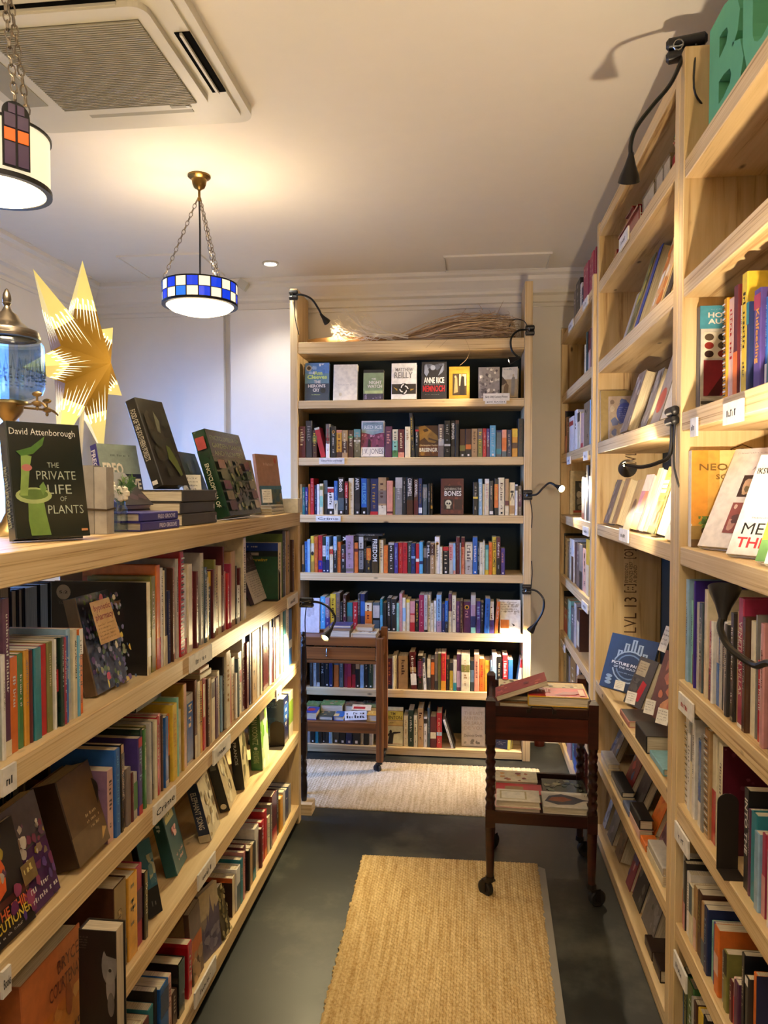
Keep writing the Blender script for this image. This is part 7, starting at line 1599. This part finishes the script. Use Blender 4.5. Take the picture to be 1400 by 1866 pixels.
TO(580, 606, 3.855, zl, .09, .022, '3a4034', 'dark book at the front of the oak trolley shelf', mottled(['b8a070', '5a6a50'], 137, 8))
TO(608, 626, 3.855, zl, .09, .024, '2a62a8', 'bright blue book at the front of the oak trolley shelf', lambda P: P.rect('f', 0, 0, .5, .5, 'd0b878'))
TO(641, 676, 3.93, zl + .0, .05, .045, 'd8c4a4', 'cream book with a red band behind the price sign, oak trolley', lambda P: P.rect('f', .1, .2, .7, .6, 'a8282a'), tilt=18)
TO(668, 689, 3.86, zl, .07, .035, 'c99a3c', 'golden book at the front right of the oak trolley shelf', mottled(['e0c87a', 'b8702c'], 138, 8))
a, b = at(629, 1320, Y=3.853).x, at(669, 1320, Y=3.853).x
m = MB(); Mx = Matrix.Translation((a, 3.850, zl)) @ Matrix.Rotation(math.radians(-14), 4, 'X') @ Matrix.Rotation(math.radians(-4), 4, 'Y')
m.box((0, 0, .004), (b - a, .0015, .050), 'ece6da', M=Mx)
R3 = Mx.to_3x3()
scribble(m, Mx @ Vector(((b - a) * .08, -.001, .033)), R3 @ Vector((1, 0, 0)), R3 @ Vector((0, 0, 1)), (b - a) * .84, .011, '2a2422', 8)
scribble(m, Mx @ Vector(((b - a) * .08, -.001, .014)), R3 @ Vector((1, 0, 0)), R3 @ Vector((0, 0, 1)), (b - a) * .84, .015, '2a2422', 7)
solo('price_sign', m, 'matte', 'white sign with bold black lettering on the oak trolley shelf', 'sign')
# slim dark barley twist stand peeping out beyond the low bookcase, on a wooden block
p = at(549, 1490, Z=0); bx, by = -.757, 3.335
t = thing('side_table', (bx - .12, by + .07, 0), 'dark barley twist side table almost hidden beyond the low bookcase end', 'table')
for x, y, sh_ in ((bx, by, True), (bx - .25, by, False), (bx - .04, by + .17, False), (bx - .29, by + .17, False)):
    m = MB(); M = Matrix.Identity(4); z0 = .052 if sh_ else .0
    m.lathe([(.001, z0), (.012, z0), (.015, .07), (.017, .12), (.013, .16), (.010, .168), (.001, .168)], (x, y, 0), 14)
    twist(m, x, y, .165, .27, .0150, M, turns=2); m.box((x - .014, y - .014, .27), (x + .014, y + .014, .42))
    twist(m, x, y, .42, .66, .0155, M, turns=4); m.lathe([(.001, .66), (.015, .66), (.0155, .70), (.013, .77), (.008, .775), (.006, .782), (.011, .790), (.0115, .797), (.006, .805), (.001, .806)], (x, y, 0), 14)
    part('leg', m, 'twist_oak', t, True)
for z in (.69, .34):
    part('shelf', MB().prism([(bx - .25, by), (bx, by), (bx - .04, by + .17), (bx - .29, by + .17)], .016, M=Matrix.Translation((0, 0, z))), 'twist_oak', t)
solo('wooden_block', MB().box((bx - .035, by - .045, 0), (bx + .045, by + .035, .05)), 'pine', 'small wooden block under the dark twisted table leg', 'block')

# ------------------------------------------------------------------ twigs on the far bookcase
g = random.Random(11); zt_ = BZ['t'] + .001
p0, p1 = at(560, 606, Y=4.18), at(765, 606, Y=4.18)
m = MB(); m.tube([(p0.x, 4.19, zt_ + .022), (p0.x + .15, 4.20, zt_ + .028), (p0.x + .34, 4.20, zt_ + .026), (p1.x, 4.21, zt_ + .018)], [.014, .021, .023, .010], 9, smooth=4)
solo('driftwood', m, 'driftwood', 'pale driftwood branch lying on top of the far bookcase', 'branch', smooth=True)
bx0 = at(735, 600, Y=4.20).x; bx1 = at(925, 590, Y=4.20).x
t = thing('twig_bundle', ((bx0 + bx1) / 2, 4.2, zt_), 'bushy bundle of dry brown twigs lying on top of the far bookcase', 'twigs')
m = MB(); m2 = MB()
for i in range(330):
    s0 = Vector((bx0 + g.uniform(-.10, .10), 4.20 + g.uniform(-.03, .03), zt_ + g.uniform(.008, .03)))
    q_ = g.uniform(0, 1) ** .8; e = Vector((bx1 - .17 + .20 * q_, 4.20 + g.gauss(0, .045), zt_ + .012 + g.uniform(0, 1) * (.145 - .03 * q_)))
    e.y = min(4.33, max(4.10, e.y)); mid_ = s0.lerp(e, .55) + Vector((0, g.gauss(0, .022), g.uniform(-.02, .06)))
    cv = e + Vector((g.uniform(-.03, .05), g.gauss(0, .02), g.uniform(-.055, .03))); cv.z = max(cv.z, zt_ + .004); cv.y = min(4.34, max(4.09, cv.y))
    k_ = g.choice((.7, 1, 1.4)); (m if i % 5 < 3 else m2).tube([s0, mid_, e, cv], [.0030 * k_, .0024 * k_, .0018 * k_, .0008], 4, smooth=3, cap=False)
o = part('twigs', m, 'twig', t); o['kind'] = 'stuff'
o = part('light_twigs', m2, 'twig_light', t); o['kind'] = 'stuff'
m = MB()
for pts in ([(870, 590), (852, 572), (832, 568)], [(905, 575), (912, 560), (918, 548)], [(842, 572), (850, 562)], [(880, 565), (872, 553)]):
    m.tube([at(*q, Y=4.16) for q in pts], [.002, .0015, .0009][:len(pts)], 4, smooth=3)
for pts in ([(845, 612), (852, 626), (856, 640), (850, 655), (838, 666)], [(800, 614), (786, 625), (776, 634)], [(820, 614), (806, 628), (800, 634)]):
    m.tube([at(q[0], q[1], Y=4.075) for q in pts], .0009, 4, smooth=3)
o = part('stray_twigs', m, 'twig', t); o['kind'] = 'stuff'
t = thing('twig_spray', (at(640, 600, Y=4.15).x, 4.15, zt_), 'thin pale branching twigs spreading over the driftwood on the far bookcase', 'twigs')
m = MB()
def grow(p, d, L, r, dep):
    if dep == 0 or L < .012: return
    q = p + d * L; q.z = max(q.z, zt_ + .005); q.y = min(4.33, max(4.08, q.y))
    m.tube([p, p.lerp(q, .5) + Vector((0, 0, g.uniform(-.006, .008))), q], [r, r * .85, r * .7], 4, smooth=2, cap=False)
    for _ in range(g.choice((2, 2, 3))):
        nd = (d + Vector((g.uniform(-.35, .25), g.gauss(0, .35), g.gauss(.12, .4)))).normalized(); grow(q, nd, L * g.uniform(.6, .8), r * .7, dep - 1)
for sx, dz in ((745, .02), (735, .03), (725, .015), (700, .03), (745, .035), (715, .025), (690, .02), (740, .04)):
    p = at(sx, 600, Y=4.17); grow(Vector((p.x, 4.16 + g.uniform(-.03, .04), zt_ + dz)), Vector((-1, g.uniform(-.25, .15), g.uniform(.05, .3))).normalized(), (.095), .0046, 6)
o = part('twigs', m, 'pale_twig', t); o['kind'] = 'stuff'

# ------------------------------------------------------------------ all other books, too small or too many to keep apart
if STUFF['cover'].v:
    o = link('shelf_books', STUFF['cover'].mesh('shelf_books'), 'cover', label='the remaining small books standing close together on the shelves', cat='books', kind='stuff')
    q = link('pages', STUFF['pages'].mesh('pages'), 'pages', o); q['kind'] = 'stuff'
print('BOOKS', NB[0], 'of', len(ALL), 'objects', len(bpy.data.objects))
